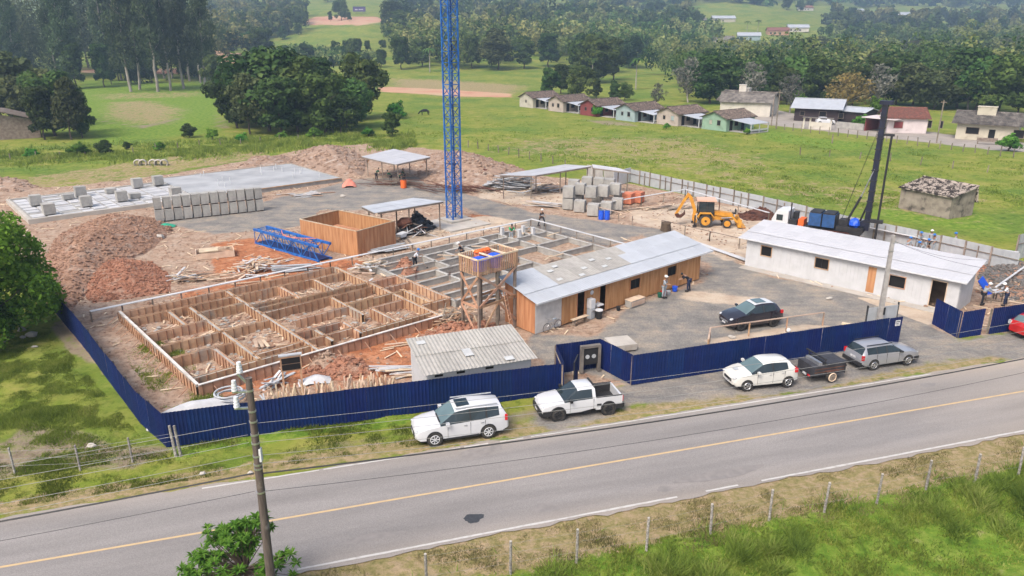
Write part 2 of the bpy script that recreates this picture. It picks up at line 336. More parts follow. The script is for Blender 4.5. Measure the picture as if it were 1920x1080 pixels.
dry = np.maximum(dry, .5 * zone([(900, 255), (1300, 250), (1500, 300), (1500, 345), (1100, 300), (900, 290)], 9.))
dry = np.maximum(dry, .45 * zone([(870, 290), (1150, 310), (1420, 370), (1600, 400), (1900, 440), (1900, 360), (1500, 330), (1000, 262)], 6.))
dry = np.maximum(dry, .7 * zone([(720, 145), (860, 150), (1000, 160), (980, 178), (860, 185), (720, 170)], 10))
dry = np.maximum(dry, .60 * zone([(185, 192), (290, 186), (365, 205), (330, 236), (250, 236), (175, 222)], 5)); dry = np.maximum(dry, .5 * zone([(150, 175), (400, 170), (400, 182), (160, 190)], 6))
pink = zone([(715, 163), (850, 168), (960, 176), (960, 183), (850, 180), (715, 172)], 3)
pink = np.maximum(pink, zone([(370, 100), (400, 92), (500, 112), (560, 122), (640, 136), (560, 140), (400, 140)], 6))
pink = np.maximum(pink, zone([(250, 128), (380, 130), (380, 140), (250, 138)], 6)); pink = np.maximum(pink, .9 * zone([(575, 30), (640, 30), (730, 40), (690, 46), (575, 46)], 10))
pink = np.maximum(pink, zone([(150, 128), (400, 128), (400, 137), (150, 137)], 4))
mud = zone([(-60, 838), (0, 838), (60, 800), (150, 820), (240, 845), (320, 850), (250, 885), (100, 880), (0, 905), (-60, 900)], 1.2)
mud = np.maximum(mud, .9 * zone([(110, 600), (170, 640), (190, 690), (130, 670), (95, 620)], .8)); mud = np.maximum(mud, .8 * zone([(-50, 420), (40, 440), (70, 500), (-50, 470)], 1))
mud = np.maximum(mud, .7 * zone([(780, 805), (960, 770), (1060, 760), (1030, 790), (880, 830), (790, 840)], 1.)); mud = np.maximum(mud, .55 * zone([(500, 850), (800, 800), (800, 830), (520, 872)], .8))
mud = np.maximum(mud, .6 * zone([(170, 218), (270, 235), (345, 215), (350, 225), (270, 245), (170, 228)], .8)); mud = np.maximum(mud, .6 * zone([(395, 205), (420, 215), (440, 245), (400, 240)], .8))
mud = np.maximum(mud, .6 * zone([(1075, 222), (1180, 228), (1210, 238), (1130, 236)], 1.5))
lush = zone([(960, 1085), (1300, 990), (1500, 955), (1920, 850), (2100, 830), (2100, 1300), (900, 1300)], 1.)
lush = np.maximum(lush, .9 * zone([(150, 150), (420, 160), (420, 250), (160, 270), (140, 200)], 8))
lush = np.maximum(lush, .9 * zone([(320, 845), (480, 812), (780, 777), (770, 795), (500, 840), (330, 870)], .4)); lush = np.maximum(lush, .9 * zone([(1640, 410), (1850, 440), (1900, 430), (1830, 390), (1640, 380)], 3))
lush = np.maximum(lush, .8 * zone([(1420, 240), (1560, 262), (1660, 268), (1600, 285), (1420, 262)], 3))
village = zone([(1440, 228), (1650, 245), (1930, 285), (2300, 335), (2300, 300), (1930, 268), (1760, 250), (1650, 238), (1440, 218)], 1.2)
dirtroad = zone([(1400, 195), (1500, 215), (1600, 240), (1900, 265), (1920, 272), (1900, 285), (1420, 232)], 2)
# small relief: rough on the site, tussocky on grass, level under the road
bumpy = np.where(Y < 150, (fbm(X / 1.6, Y / 1.6, 11, 4) - .47) * (.30 - .22 * gravel), 0)
flat = np.clip((np.maximum(dv - WF - .6, WN - .6 - dv)) / 1.5, 0, 1)
Z = Z + np.where(site > .5, bumpy * .75, bumpy) * flat - .03
ca, sa = math.cos(AA), math.sin(AA)
FO = P(370, 719, .7); FO.z = 0
fa = (X - FO.x) * ca + (Y - FO.y) * sa; fb = -(X - FO.x) * sa + (Y - FO.y) * ca
inside = (np.clip((fa - .3) / .3, 0, 1) * np.clip((38 - fa) / .3, 0, 1) * np.clip((fb - .3) / .3, 0, 1) * np.clip((15 - fb) / .3, 0, 1))
Z = Z - inside * (.30 * fbm(X / 1.3, Y / 1.3, 29, 3) - .10)
gravel = gravel * (1 - inside); orange = np.maximum(orange * (1 - inside), inside * np.where(fa < 16.5, .36, .1))
near = np.clip((WN - 3.0 - dv) / 6, 0, 1); Z = Z - near * .15 + near * (fbm(X / 2.2, Y / 2.2, 17, 3) - .4) * .5 * np.clip((WN - 4 - dv) / 3, 0, 1)
nx, ny = len(xs), len(ys)
idx = np.arange(nx * ny).reshape(ny, nx)
quads = np.stack([idx[:-1, :-1], idx[:-1, 1:], idx[1:, 1:], idx[1:, :-1]], -1).reshape(-1, 4)
def npmesh(name, V, Q, m, smooth=False):
    me = bpy.data.meshes.new(name); k = Q.shape[1]
    me.vertices.add(len(V)); me.vertices.foreach_set('co', np.ascontiguousarray(V, np.float32).ravel())
    me.loops.add(Q.size); me.loops.foreach_set('vertex_index', np.ascontiguousarray(Q, np.int32).ravel())
    me.polygons.add(len(Q)); me.polygons.foreach_set('loop_start', np.arange(0, Q.size, k, dtype=np.int32))
    me.polygons.foreach_set('loop_total', np.full(len(Q), k, np.int32))
    me.materials.append(m); me.update(calc_edges=True)
    if smooth: me.shade_smooth()
    return me
def ground_mat():
    m = bpy.data.materials.new('ground'); m.use_nodes = True; t = m.node_tree; n = t.nodes; b = n['Principled BSDF']
    b.inputs['Roughness'].default_value = .95; b.inputs['Specular IOR Level'].default_value = .1
    tc = n.new('ShaderNodeTexCoord')
    def noise(s, d=5, r=.6, vec=None):
        x = n.new('ShaderNodeTexNoise'); x.inputs['Scale'].default_value = s; x.inputs['Detail'].default_value = d; x.inputs['Roughness'].default_value = r
        t.links.new((vec or tc.outputs['Object']), x.inputs[0]); return x.outputs[0]
    def ramp(src, *st):
        r = n.new('ShaderNodeValToRGB'); e = r.color_ramp.elements
        e[0].position, e[0].color = st[0][0], _c(st[0][1]); e[1].position, e[1].color = st[-1][0], _c(st[-1][1])
        for p_, c_ in st[1:-1]: k = e.new(p_); k.color = _c(c_)
        t.links.new(src, r.inputs[0]); return r.outputs[0]
    def mix(f, a, b_):
        x = n.new('ShaderNodeMix'); x.data_type = 'RGBA'; t.links.new(f, x.inputs[0])
        t.links.new(a, x.inputs[6]); t.links.new(b_, x.inputs[7]); return x.outputs[2]
    def mul(a, bb):
        x = n.new('ShaderNodeMix'); x.data_type = 'RGBA'; x.blend_type = 'MULTIPLY'; x.inputs[0].default_value = 1
        t.links.new(a, x.inputs[6]); t.links.new(bb, x.inputs[7]); return x.outputs[2]
    fine = noise(7, 6, .75); medn = noise(.9, 5, .65); big = noise(.06, 4, .6); huge = noise(.012, 3, .6)
    def fac(attr, w=.9, nz=None):
        a = n.new('ShaderNodeAttribute'); a.attribute_name = attr
        s = n.new('ShaderNodeMath'); s.operation = 'SUBTRACT'; t.links.new(nz or jag, s.inputs[0]); s.inputs[1].default_value = .5
        k = n.new('ShaderNodeMath'); k.operation = 'MULTIPLY_ADD'; t.links.new(s.outputs[0], k.inputs[0]); k.inputs[1].default_value = w
        t.links.new(a.outputs['Fac'], k.inputs[2])
        r = n.new('ShaderNodeMapRange'); r.interpolation_type = 'SMOOTHSTEP'; r.inputs[1].default_value = .38; r.inputs[2].default_value = .62
        t.links.new(k.outputs[0], r.inputs[0]); return r.outputs[0]
    jag = noise(.55, 8, .72)
    # pasture
    g = ramp(noise(.35, 7, .72), (.28, (.080, .135, .016)), (.42, (.155, .200, .028)), (.56, (.225, .235, .050)), (.72, (.30, .25, .09)))
    g2 = ramp(noise(.8, 7, .7), (.3, (.055, .110, .018)), (.5, (.115, .180, .028)), (.7, (.175, .22, .05)))
    r = n.new('ShaderNodeMapRange'); r.inputs[1].default_value = .46; r.inputs[2].default_value = .62; t.links.new(big, r.inputs[0])
    g = mix(r.outputs[0], g, g2)
    tus = ramp(noise(1.9, 4, .6), (.34, (.60, .66, .55)), (.48, (1, 1, 1))); g = mul(g, tus)
    lushc = ramp(noise(1.3, 7, .7), (.3, (.055, .115, .016)), (.46, (.110, .190, .022)), (.58, (.180, .245, .040)), (.70, (.26, .25, .10)))
    dryc = ramp(noise(2.2, 7, .75), (.3, (.13, .13, .045)), (.45, (.235, .20, .085)), (.58, (.33, .25, .15)), (.72, (.40, .31, .20)))
    soil = ramp(noise(.8, 8, .75), (.3, (.22, .135, .09)), (.45, (.34, .235, .17)), (.6, (.40, .31, .24)), (.75, (.36, .33, .29)))
    dk = ramp(noise(2.8, 6, .75), (.33, (.55, .50, .46)), (.52, (1, 1, 1)), (.8, (1.15, 1.15, 1.15))); soil = mul(soil, dk)
    grv = ramp(noise(.5, 8, .7), (.3, (.155, .150, .145)), (.46, (.215, .205, .195)), (.56, (.27, .245, .215)), (.68, (.33, .28, .23)))
    mp = n.new('ShaderNodeMapping'); mp.inputs['Rotation'].default_value = (0, 0, R(35)); mp.inputs['Scale'].default_value = (.16, 1.3, 1); t.links.new(tc.outputs['Object'], mp.inputs[0])
    trk = noise(1.0, 7, .7, mp.outputs[0]); grv = mul(grv, ramp(trk, (.30, (.78, .78, .79)), (.50, (1.0, .99, .97)), (.72, (1.20, 1.14, 1.06))))
    grv = mul(grv, ramp(noise(9, 3, .8), (.3, (.72, .72, .72)), (.7, (1.2, 1.2, 1.2))))
    org = ramp(noise(.9, 7, .72), (.3, (.27, .10, .055)), (.5, (.40, .165, .08)), (.7, (.47, .25, .15))); org = mul(org, dk)
    snd = ramp(noise(.5, 7, .7), (.3, (.33, .25, .185)), (.5, (.46, .37, .285)), (.7, (.52, .45, .36)))
    mudc = ramp(noise(1.1, 7, .7), (.3, (.14, .105, .07)), (.5, (.25, .20, .145)), (.66, (.20, .22, .07)))
    pnk = ramp(noise(.05, 6, .7), (.3, (.38, .17, .11)), (.5, (.46, .27, .18)), (.7, (.42, .33, .20)))
    vil = ramp(noise(.3, 6, .7), (.3, (.25, .225, .20)), (.7, (.36, .325, .29)))
    c = mix(fac('lush'), g, lushc); c = mix(fac('dry', 1.6), c, dryc); c = mix(fac('mud'), c, mudc); c = mix(fac('pink', 1.5, noise(.03, 8, .7)), c, pnk)
    c = mix(fac('village', .5), c, vil); c = mix(fac('site', .8), c, soil); c = mix(fac('orange', 1.0), c, org); c = mix(fac('gravel', .8), c, grv); c = mix(fac('sand', .8), c, snd)
    t.links.new(c, b.inputs['Base Color'])
    h = n.new('ShaderNodeMath'); h.operation = 'ADD'; t.links.new(fine, h.inputs[0]); t.links.new(medn, h.inputs[1])
    bp = n.new('ShaderNodeBump'); bp.inputs['Strength'].default_value = .9; bp.inputs['Distance'].default_value = .10
    t.links.new(h.outputs[0], bp.inputs['Height']); t.links.new(bp.outputs[0], b.inputs['Normal'])
    return m
me = npmesh('ground', np.stack([X.ravel(), Y.ravel(), Z.ravel()], -1), quads, ground_mat(), True)
for nm, wv in dict(gravel=gravel, orange=orange, sand=sand, dry=dry, lush=lush, mud=mud, pink=pink, village=np.maximum(village, dirtroad), site=site).items():
    a = me.attributes.new(nm, 'FLOAT', 'POINT'); a.data.foreach_set('value', wv.ravel().astype(np.float32))
go = bpy.data.objects.new('ground', me); COL.objects.link(go); tag(go, kind='structure')
_gx, _gy, _gz = xs, ys, Z
def GZ(x, y):
    i = int(np.clip(np.searchsorted(_gx, x) - 1, 0, nx - 2)); j = int(np.clip(np.searchsorted(_gy, y) - 1, 0, ny - 2))
    return float(min(_gz[j, i], _gz[j + 1, i + 1]))

# ---------------------------------------------------------------- road with painted lines
def road_mat():
    m = bpy.data.materials.new('asphalt'); m.use_nodes = True; t = m.node_tree; n = t.nodes; b = n['Principled BSDF']
    b.inputs['Roughness'].default_value = .85; b.inputs['Specular IOR Level'].default_value = .25
    tc = n.new('ShaderNodeTexCoord'); mp = n.new('ShaderNodeMapping'); mp.inputs['Scale'].default_value = (.12, 1.1, 1); t.links.new(tc.outputs['Object'], mp.inputs[0])
    a = n.new('ShaderNodeTexNoise'); a.inputs['Scale'].default_value = .9; a.inputs['Detail'].default_value = 6; t.links.new(mp.outputs[0], a.inputs[0])
    r = n.new('ShaderNodeValToRGB'); r.color_ramp.elements[0].position = .3; r.color_ramp.elements[0].color = (.180, .169, .163, 1); r.color_ramp.elements[1].position = .7; r.color_ramp.elements[1].color = (.252, .236, .226, 1); t.links.new(a.outputs[0], r.inputs[0])
    f = n.new('ShaderNodeTexNoise'); f.inputs['Scale'].default_value = 22; f.inputs['Detail'].default_value = 4; t.links.new(tc.outputs['Object'], f.inputs[0])
    r2 = n.new('ShaderNodeValToRGB'); r2.color_ramp.elements[0].position = .3; r2.color_ramp.elements[0].color = (.80, .80, .80, 1); r2.color_ramp.elements[1].position = .7; r2.color_ramp.elements[1].color = (1.15, 1.15, 1.15, 1); t.links.new(f.outputs[0], r2.inputs[0])
    x = n.new('ShaderNodeMix'); x.data_type = 'RGBA'; x.blend_type = 'MULTIPLY'; x.inputs[0].default_value = 1; t.links.new(r.outputs[0], x.inputs[6]); t.links.new(r2.outputs[0], x.inputs[7])
    # dust blown in from both verges and from the site gate
    sx = n.new('ShaderNodeSeparateXYZ'); t.links.new(tc.outputs['Object'], sx.inputs[0])
    ab = n.new('ShaderNodeMath'); ab.operation = 'ABSOLUTE'; t.links.new(sx.outputs[1], ab.inputs[0])
    d1 = n.new('ShaderNodeMapRange'); d1.inputs[1].default_value = 2.2; d1.inputs[2].default_value = 3.8; d1.inputs[4].default_value = .55; t.links.new(ab.outputs[0], d1.inputs[0])
    d2 = n.new('ShaderNodeMapRange'); d2.inputs[1].default_value = 20; d2.inputs[2].default_value = 33; d2.inputs[4].default_value = .5; t.links.new(sx.outputs[0], d2.inputs[0])
    ad = n.new('ShaderNodeMath'); ad.operation = 'ADD'; t.links.new(d1.outputs[0], ad.inputs[0]); t.links.new(d2.outputs[0], ad.inputs[1])
    nn = n.new('ShaderNodeTexNoise'); nn.inputs['Scale'].default_value = .5; nn.inputs['Detail'].default_value = 7; t.links.new(mp.outputs[0], nn.inputs[0])
    ml = n.new('ShaderNodeMath'); ml.operation = 'MULTIPLY'; t.links.new(ad.outputs[0], ml.inputs[0]); t.links.new(nn.outputs[0], ml.inputs[1])
    m2 = n.new('ShaderNodeMix'); m2.data_type = 'RGBA'; t.links.new(ml.outputs[0], m2.inputs[0]); t.links.new(x.outputs[2], m2.inputs[6]); m2.inputs[7].default_value = (.42, .345, .265, 1)
    t.links.new(m2.outputs[2], b.inputs['Base Color'])
    return m
def roadstrip(name, v0, v1, z, m, u0=-110, u1=260, step=.5, jag=0.0, parent=None, gaps=(), root=None):
    V = []; F = []; us = np.arange(u0, u1, step)
    for u in us:
        a = v0 + (fbm(u * .9, 3.1, 5, 4) - .5) * jag + (fbm(u * 4, 1.1, 15, 3) - .5) * jag * .5; b_ = v1 + (fbm(u * .9, 9.7, 6, 4) - .5) * jag + (fbm(u * 4, 5.1, 16, 3) - .5) * jag * .5
        V += [(u, a, z), (u, b_, z)]
    for k in range(len(us) - 1):
        if any(g0 < us[k] < g1 for g0, g1 in gaps): continue
        F.append((2 * k, 2 * k + 2, 2 * k + 3, 2 * k + 1))
    mb = MB(); mb.add(V, F); o = mb.build(name, m, parent)
    if root is None and parent is None: o.location = road0; o.rotation_euler = (0, 0, RA)
    return o
ro = roadstrip('road', WN - .22, WF + .22, .012, road_mat(), jag=.5); tag(ro, kind='structure')
M['line_white'] = mat('line_white', (.46, .45, .43), (.31, .285, .26), rough=.8, scale=3, lo=.5, hi=.75)
M['line_yellow'] = mat('line_yellow', (.50, .36, .19), (.42, .31, .19), rough=.8, scale=2)
def gp_(f, L): return [((P(a, f(a)) - road0).dot(rd), (P(b, f(b)) - road0).dot(rd)) for a, b in L]
gapsF = gp_(lambda x: 975 - .157 * x, [(-250, 372), (476, 492), (598, 606), (816, 826), (858, 868), (908, 936), (974, 994), (1740, 2600)])
gapsN = gp_(lambda x: 1067 - .19 * (x - 565), [(-200, 556), (1268, 1322), (1378, 1428)])
o = roadstrip('edge_line', WF - .045, WF + .045, .018, M['line_white'], step=.2, jag=.05, parent=ro, gaps=gapsF)
o = roadstrip('edge_line', WN - .055, WN + .055, .018, M['line_white'], step=.2, jag=.05, parent=ro, gaps=gapsN)
o = roadstrip('centre_line', -.06, .06, .018, M['line_yellow'], step=.4, parent=ro)
def rl(p): d = p - road0; return (d.dot(rd), d.dot(rn))
def patch(px, py, ru, rv, c, nm='asphalt_patch', z=.017, parent=ro, seed=0):
    u, v = rl(P(px, py)); rr = random.Random(seed); mb = MB(); pts = []
    for k in range(22):
        a = 2 * math.pi * k / 22; q = 1 + .22 * (rr.random() - .5) + .12 * math.sin(3 * a + seed)
        pts.append((u + ru * q * math.cos(a), v + rv * q * math.sin(a), z))
    mb.add(pts, [tuple(range(22))]); return mb.build(nm, c, parent)
M['asph_dark'] = mat('asph_dark', (.045, .050, .058), (.035, .038, .045), rough=.85, scale=8)
M['asph_mid'] = mat('asph_mid', (.185, .172, .165), (.225, .208, .198), rough=.9, scale=3)
patch(888, 972, .42, .30, M['asph_dark'], seed=1); patch(893, 851, .85, .42, M['asph_mid'], seed=2); patch(922, 842, .55, .25, M['asph_mid'], seed=5, z=.0225)
patch(1024, 952, .55, .35, M['asph_mid'], seed=3); patch(1246, 917, .38, .22, M['asph_mid'], seed=4); patch(1350, 890, 2.2, .35, M['asph_mid'], seed=6, z=.0225)
patch(1740, 722, .5, .25, M['asph_mid'], seed=8); patch(700, 1007, 1.2, .2, M['asph_mid'], seed=9)

# ---------------------------------------------------------------- haze
hz = MB().box(-2700, 2700, -60, 2750, -8, 300).build('haze', bpy.data.materials.new('haze')); tag(hz, kind='stuff')
hm = hz.data.materials[0]; hm.use_nodes = True; n = hm.node_tree.nodes; n.remove(n['Principled BSDF'])
pv = n.new('ShaderNodeVolumePrincipled'); pv.inputs['Color'].default_value = (.54, .75, 1, 1); pv.inputs['Density'].default_value = .00044; pv.inputs['Anisotropy'].default_value = .2
hm.node_tree.links.new(pv.outputs[0], n['Material Output'].inputs['Volume'])
# ---------------------------------------------------------------- corrugated sheets
def corr(name, L, W, m, n=7, amp=.022, seg=4):
    "corrugated sheet, ridges along local y, L wide in x"
    V = []; F = []; k = n * seg
    for i in range(k + 1):
        x = L * i / k; z = amp * math.sin(2 * math.pi * i / seg)
        V += [(x, 0, z), (x, W, z)]
    for i in range(k): F.append((2 * i, 2 * i + 2, 2 * i + 3, 2 * i + 1))
    return MB().add(V, F).mesh(name, m)
def rib(name, L, H, m, n=6, d=.025):
    "trapezoid fence sheet standing in x,z"
    pr = []
    for i in range(n):
        x = L * i / n; s = L / n
        pr += [(x, 0), (x + s * .50, 0), (x + s * .6, -d), (x + s * .9, -d)]
    pr.append((L, 0)); V = []; F = []
    for x, y in pr: V += [(x, y, 0), (x, y, H)]
    for i in range(len(pr) - 1): F.append((2 * i, 2 * i + 2, 2 * i + 3, 2 * i + 1))
    return MB().add(V, F).mesh(name, m)
FH = 1.85
sheet_me = rib('blue_panel', 1.1, FH, M['blue_sheet'])
rail_me = MB().box(0, 1.1, .02, .07, 0, .07).mesh('rail', M['old_wood']); fpost_me = MB().box(-.045, .045, .07, .16, -.3, 1.75).mesh('fence_post', M['old_wood'])
def blue_fence(pts, label, name='sheet_metal_fence', cat='fence', h=1.0, post=True):
    root = thing(name, label, cat, pts[0])
    for a, b in zip(pts[:-1], pts[1:]):
        d = b - a; L = math.hypot(d.x, d.y); n = max(1, round(L / 1.08)); r = ang(a, b); s = L / n / 1.1
        for k in range(n):
            p = a + d * (k / n) - pts[0]; zz = random.uniform(-.015, .015)
            inst('panel', sheet_me, root, (p.x, p.y, zz), (random.uniform(-.012, .012), 0, r), (s, 1, h))
            for z in (.35, 1.35): inst('rail', rail_me, root, (p.x, p.y, z * h), (0, 0, r), (s, 1, 1))
            if post and k % 2 == 0: inst('post', fpost_me, root, (p.x, p.y, 0), (0, 0, r), (1, 1, h))
    return root
Lb = [(313, 839), (283, 812), (265, 795), (240, 762), (217, 732), (195, 702), (170, 667), (142, 632), (117, 602), (97, 577), (78, 552), (55, 520)]
blue_fence([P(*q) for q in Lb][::-1], 'dark blue metal sheet fence running back from the corner post along the left grass field')
blue_fence([P(313, 839), P(487, 814), P(767, 776), P(960, 750.5), P(1057, 738)], 'dark blue metal sheet fence behind the white SUV, left of the gate recess')
blue_fence([P(1057, 738), P(1042, 700), P(1124, 689), P(1185, 722)], 'dark blue metal sheet fence stepping back round the meter frame recess')
blue_fence([P(1185, 722), P(1430, 683), P(1684, 643)], 'dark blue metal sheet fence behind the cream hatchback, trailer and silver estate')
blue_fence([P(1747, 607), P(1795, 634)], 'blue metal gate leaf swung in beside the white hut doorway', 'gate_leaf', 'gate', post=False)
blue_fence([P(1797, 634), P(1838, 628)], 'short blue metal fence panel just right of the swung gate leaf', post=True)
blue_fence([P(1853, 627), P(2000, 603)], 'dark blue metal sheet fence at the right edge beside the red car')
t = thing('warning_sign', 'small pale sign screwed on the right end of the long blue fence', 'sign', P(1675, 644), RA)
MB().box(-.2, .18, -.09, -.05, 1.25, 1.62).build('sign_board', M['plate'], t); MB().box(-.15, .13, -.094, -.09, 1.5, 1.55).box(-.15, .05, -.094, -.09, 1.38, 1.42).build('print', M['steel_dark'], t)
# meter frame in the recess
t = thing('meter_cabinet', 'grey concrete frame with a meter box standing in the fence recess', 'cabinet', P(1103, 694), ang(P(1042, 700), P(1124, 689)))
MB().box(-.62, -.46, -.35, -.1, 0, 1.55).box(.46, .62, -.35, -.1, 0, 1.55).box(-.62, .62, -.35, -.1, 1.55, 1.70).build('frame', M['roof_grey'], t)
MB().box(-.46, .46, -.28, -.16, .5, 1.5).build('cabinet_back', M['plastic_black'], t)
for a in (-.2, .2): MB().cyl((a, -.3, 1.0), (a, -.26, 1.0), .13, 12).build('meter', M['grey_sheet'], t)
t = thing('open_gate', 'open blue gate leaf with a black frame standing over the white pickup cab', 'gate', P(1075, 739), R(75))
inst('panel', sheet_me, t, (0, 0, 0), (0, 0, 0), (1.0, 1, 1)); MB().box(-.03, 0, -.03, .03, 0, 1.9).box(1.1, 1.14, -.03, .03, 0, 1.9).box(-.03, 1.14, -.03, .03, 1.87, 1.92).build('frame', M['steel_dark'], t)

# ---------------------------------------------------------------- foundation formwork
ft = thing('foundation_formwork', 'orange plank formwork grid of strip foundations on the red earth', 'formwork', FO, AA)
HT = .60
def AB0(a, b): return FO + Vector((a * ca - b * sa, a * sa + b * ca, 0))
M['batten'] = mat('batten', (.30, .155, .095), (.18, .09, .055), rough=.9, rand=.15)
def fwall(root, x0, y0, x1, y1, h=HT, mm='form_wood', zb=-.35, gap=.24, s=.50):
    "two boarded faces with upright battens and a gap for concrete between"
    d = Vector((x1 - x0, y1 - y0, 0)); L = d.length; d.normalize(); nr = Vector((-d.y, d.x, 0)); a = Vector((x0, y0, 0)); b_ = MB(); bt = MB()
    for sg in (-1, 1):
        o = nr * sg * gap / 2; k = 0.0
        while k < L:
            e = min(L, k + random.uniform(1.6, 2.6)); j = random.uniform(-.012, .012)
            for z0, z1 in ((zb, h * .38), (h * .38 + .008, h + random.uniform(-.02, .015))):
                b_.beam(a + d * k + o + nr * j + Vector((0, 0, (z0 + z1) / 2)), a + d * (e - .01) + o + nr * j + Vector((0, 0, (z0 + z1) / 2)), .03, z1 - z0)
            k = e
        k = random.uniform(.1, .3)
        while k < L:
            q = a + d * k + o + nr * sg * .035
            bt.beam(q + Vector((0, 0, zb)), q + Vector((0, 0, h + random.uniform(-.03, .05))), .04, .055, up=nr); k += s * random.uniform(.85, 1.15)
    o = b_.build('formwork_wall', M[mm], root); bt.build('battens', M['batten'], o); MB().beam(Vector((x0, y0, h - .09)), Vector((x1, y1, h - .09)), gap - .03, .04).build('concrete_fill', M['concrete'], o)
    return o
GW = [(0, 0, 0, 15), (16.4, 0, 16.4, 15), (7.3, .2, 7.3, 14.8), (0, 0, 16.4, 0), (0, 15, 16.4, 15),
      (0, 13.2, 16.2, 13.2), (0, 9.6, 4, 9.6), (4, 11.4, 7.3, 11.4), (7.3, 10.4, 10.75, 10.4), (7.3, 9.6, 16.2, 9.6), (7.3, 8.5, 16.0, 8.5), (0, 7.0, 7.2, 7.0),
      (8.6, 5.8, 12.5, 5.8), (0, 4.7, 4, 4.7), (7.4, 3.5, 10.8, 3.5), (4, 2.0, 7.3, 2.0), (7.4, 2.0, 10.8, 2.0), (.2, 1.1, 7.3, 1.1), (10.8, 1.0, 16.3, 1.0), (13.5, 4.5, 16.4, 4.5), (12.6, 6.2, 16.4, 6.2),
      (2.6, 9.7, 2.6, 13.2), (2.6, 1.1, 2.6, 4.6), (4, 1.1, 4, 13.2), (8.7, 1.0, 8.7, 3.4), (10.75, 9.6, 10.75, 13.2), (10.75, 1.0, 10.75, 3.5), (12.55, 3.8, 12.55, 8.4), (13.55, 1.1, 13.55, 4.5), (13.55, 9.6, 13.55, 13.2),
      (16.4, 9.6, 19, 9.6), (16.6, 2.6, 19, 2.6), (16.4, 7.6, 19, 7.6), (19, 2.6, 19, 9.6), (17.45, 2.6, 17.45, 6.6), (16.4, 6.2, 17.5, 6.2)]
for g in GW: fwall(ft, *g)
wb = MB()
for (x0, y0, x1, y1, ww) in [(0, 0, 16.6, 0, .12), (0, 0, 0, 15.1, .12), (19, 1.5, 16.5, 14.9, 0)]:
    if ww: wb.beam((x0, y0 - .12 if x1 else y0, HT + .05), (x1, y1 - .12 if x1 else y1, HT + .05), .16, .05)
wb.build('top_board', mat('white_board', (.62, .60, .57), (.45, .42, .39), rough=.8, rand=.1), ft)
rq = np.random.default_rng(5); cb = {'earth_pale': MB(), 'earth_brown': MB(), 'concrete': MB(), 'pale_wood': MB()}
for k in range(2600):
    x, y = rq.uniform(.4, 18.5), rq.uniform(.4, 14.6); s = rq.uniform(.04, .16); w9 = AB0(x, y); z9 = GZ(w9.x, w9.y)
    if x > 16.6 and (y < 2.8 or y > 9.4): continue
    mk = ('earth_pale', 'earth_brown', 'earth_brown', 'concrete', 'pale_wood')[rq.integers(5)]
    if mk == 'pale_wood':
        if rq.random() < .6: continue
        a = rq.uniform(0, 3.1); cb[mk].beam((x, y, z9 + .06), (x + math.cos(a) * .6, y + math.sin(a) * .6, z9 + .09), .09, .03)
    else: cb[mk].blob((x, y, z9 + s * .2), s * 1.3, s, s * .6, 5, 4, .3)
for k9, b9 in cb.items(): o = b9.build('pit_rubble', M[k9], ft); o['kind'] = 'stuff'
rods = MB()
for y in np.arange(.6, 15, 1.1): rods.beam((-.25, y, .45), (-.95, y + random.uniform(-.2, .2), -.05), .05, .03)
for x in np.arange(.8, 16, 1.9): rods.beam((x, -.25, .4), (x + .1, -.9, -.05), .05, .03)
rods.build('brace', M['form_wood'], ft)
pk = MB()
pk_ = MB().beam((0, 0, 0), (1.1, 0, .12), .2, .04).mesh('loose_plank', M['pale_wood'])
for (x, y, a) in [(2.9, 8.0, .3), (3.3, 7.8, .2), (10.3, 2.6, 1.2), (5, 3.9, 1.3), (1.2, 10.5, .5), (13, 1.6, .8), (6.2, 1.5, .2)]:
    for k in range(3): inst('loose_plank', pk_, ft, (x + k * .3, y - .2 * k, .18), (0, 0, a + .1 * k))
# batter boards: white rails on stakes round the pit
def batter(pts, label, z=1.05, w_=.17, name='batter_board', cat='batter board', step=1.9, m='white_paint', pm='old_wood'):
    root = thing(name, label, cat, pts[0]); r = MB(); 
    for a, b in zip(pts[:-1], pts[1:]):
        a = a - pts[0]; b = b - pts[0]; r.beam(a + Vector((0, 0, z)), b + Vector((0, 0, z)), w_, .05); L = (b - a).length; n = max(2, int(L / step))
        for k in range(n + 1):
            q = a + (b - a) * (k / n); MB().box(q.x - .04, q.x + .04, q.y - .04, q.y + .04, -.4, z - .03).build('stake', M[pm], root)
    r.build('rail', M[m], root); return root
def AB(a, b, z=0): return FO + Vector((a * ca - b * sa, a * sa + b * ca, z))
batter([AB(-1.6, 16.1), AB(16.6, 16.1), AB(39.2, 16.1)], 'long white batter board rail along the back of the foundation pit', z=.75, w_=.3)
batter([AB(39.2, 16.0), AB(39.2, 3.0)], 'white batter board rail at the far right end of the grey foundations', z=.85, w_=.22)
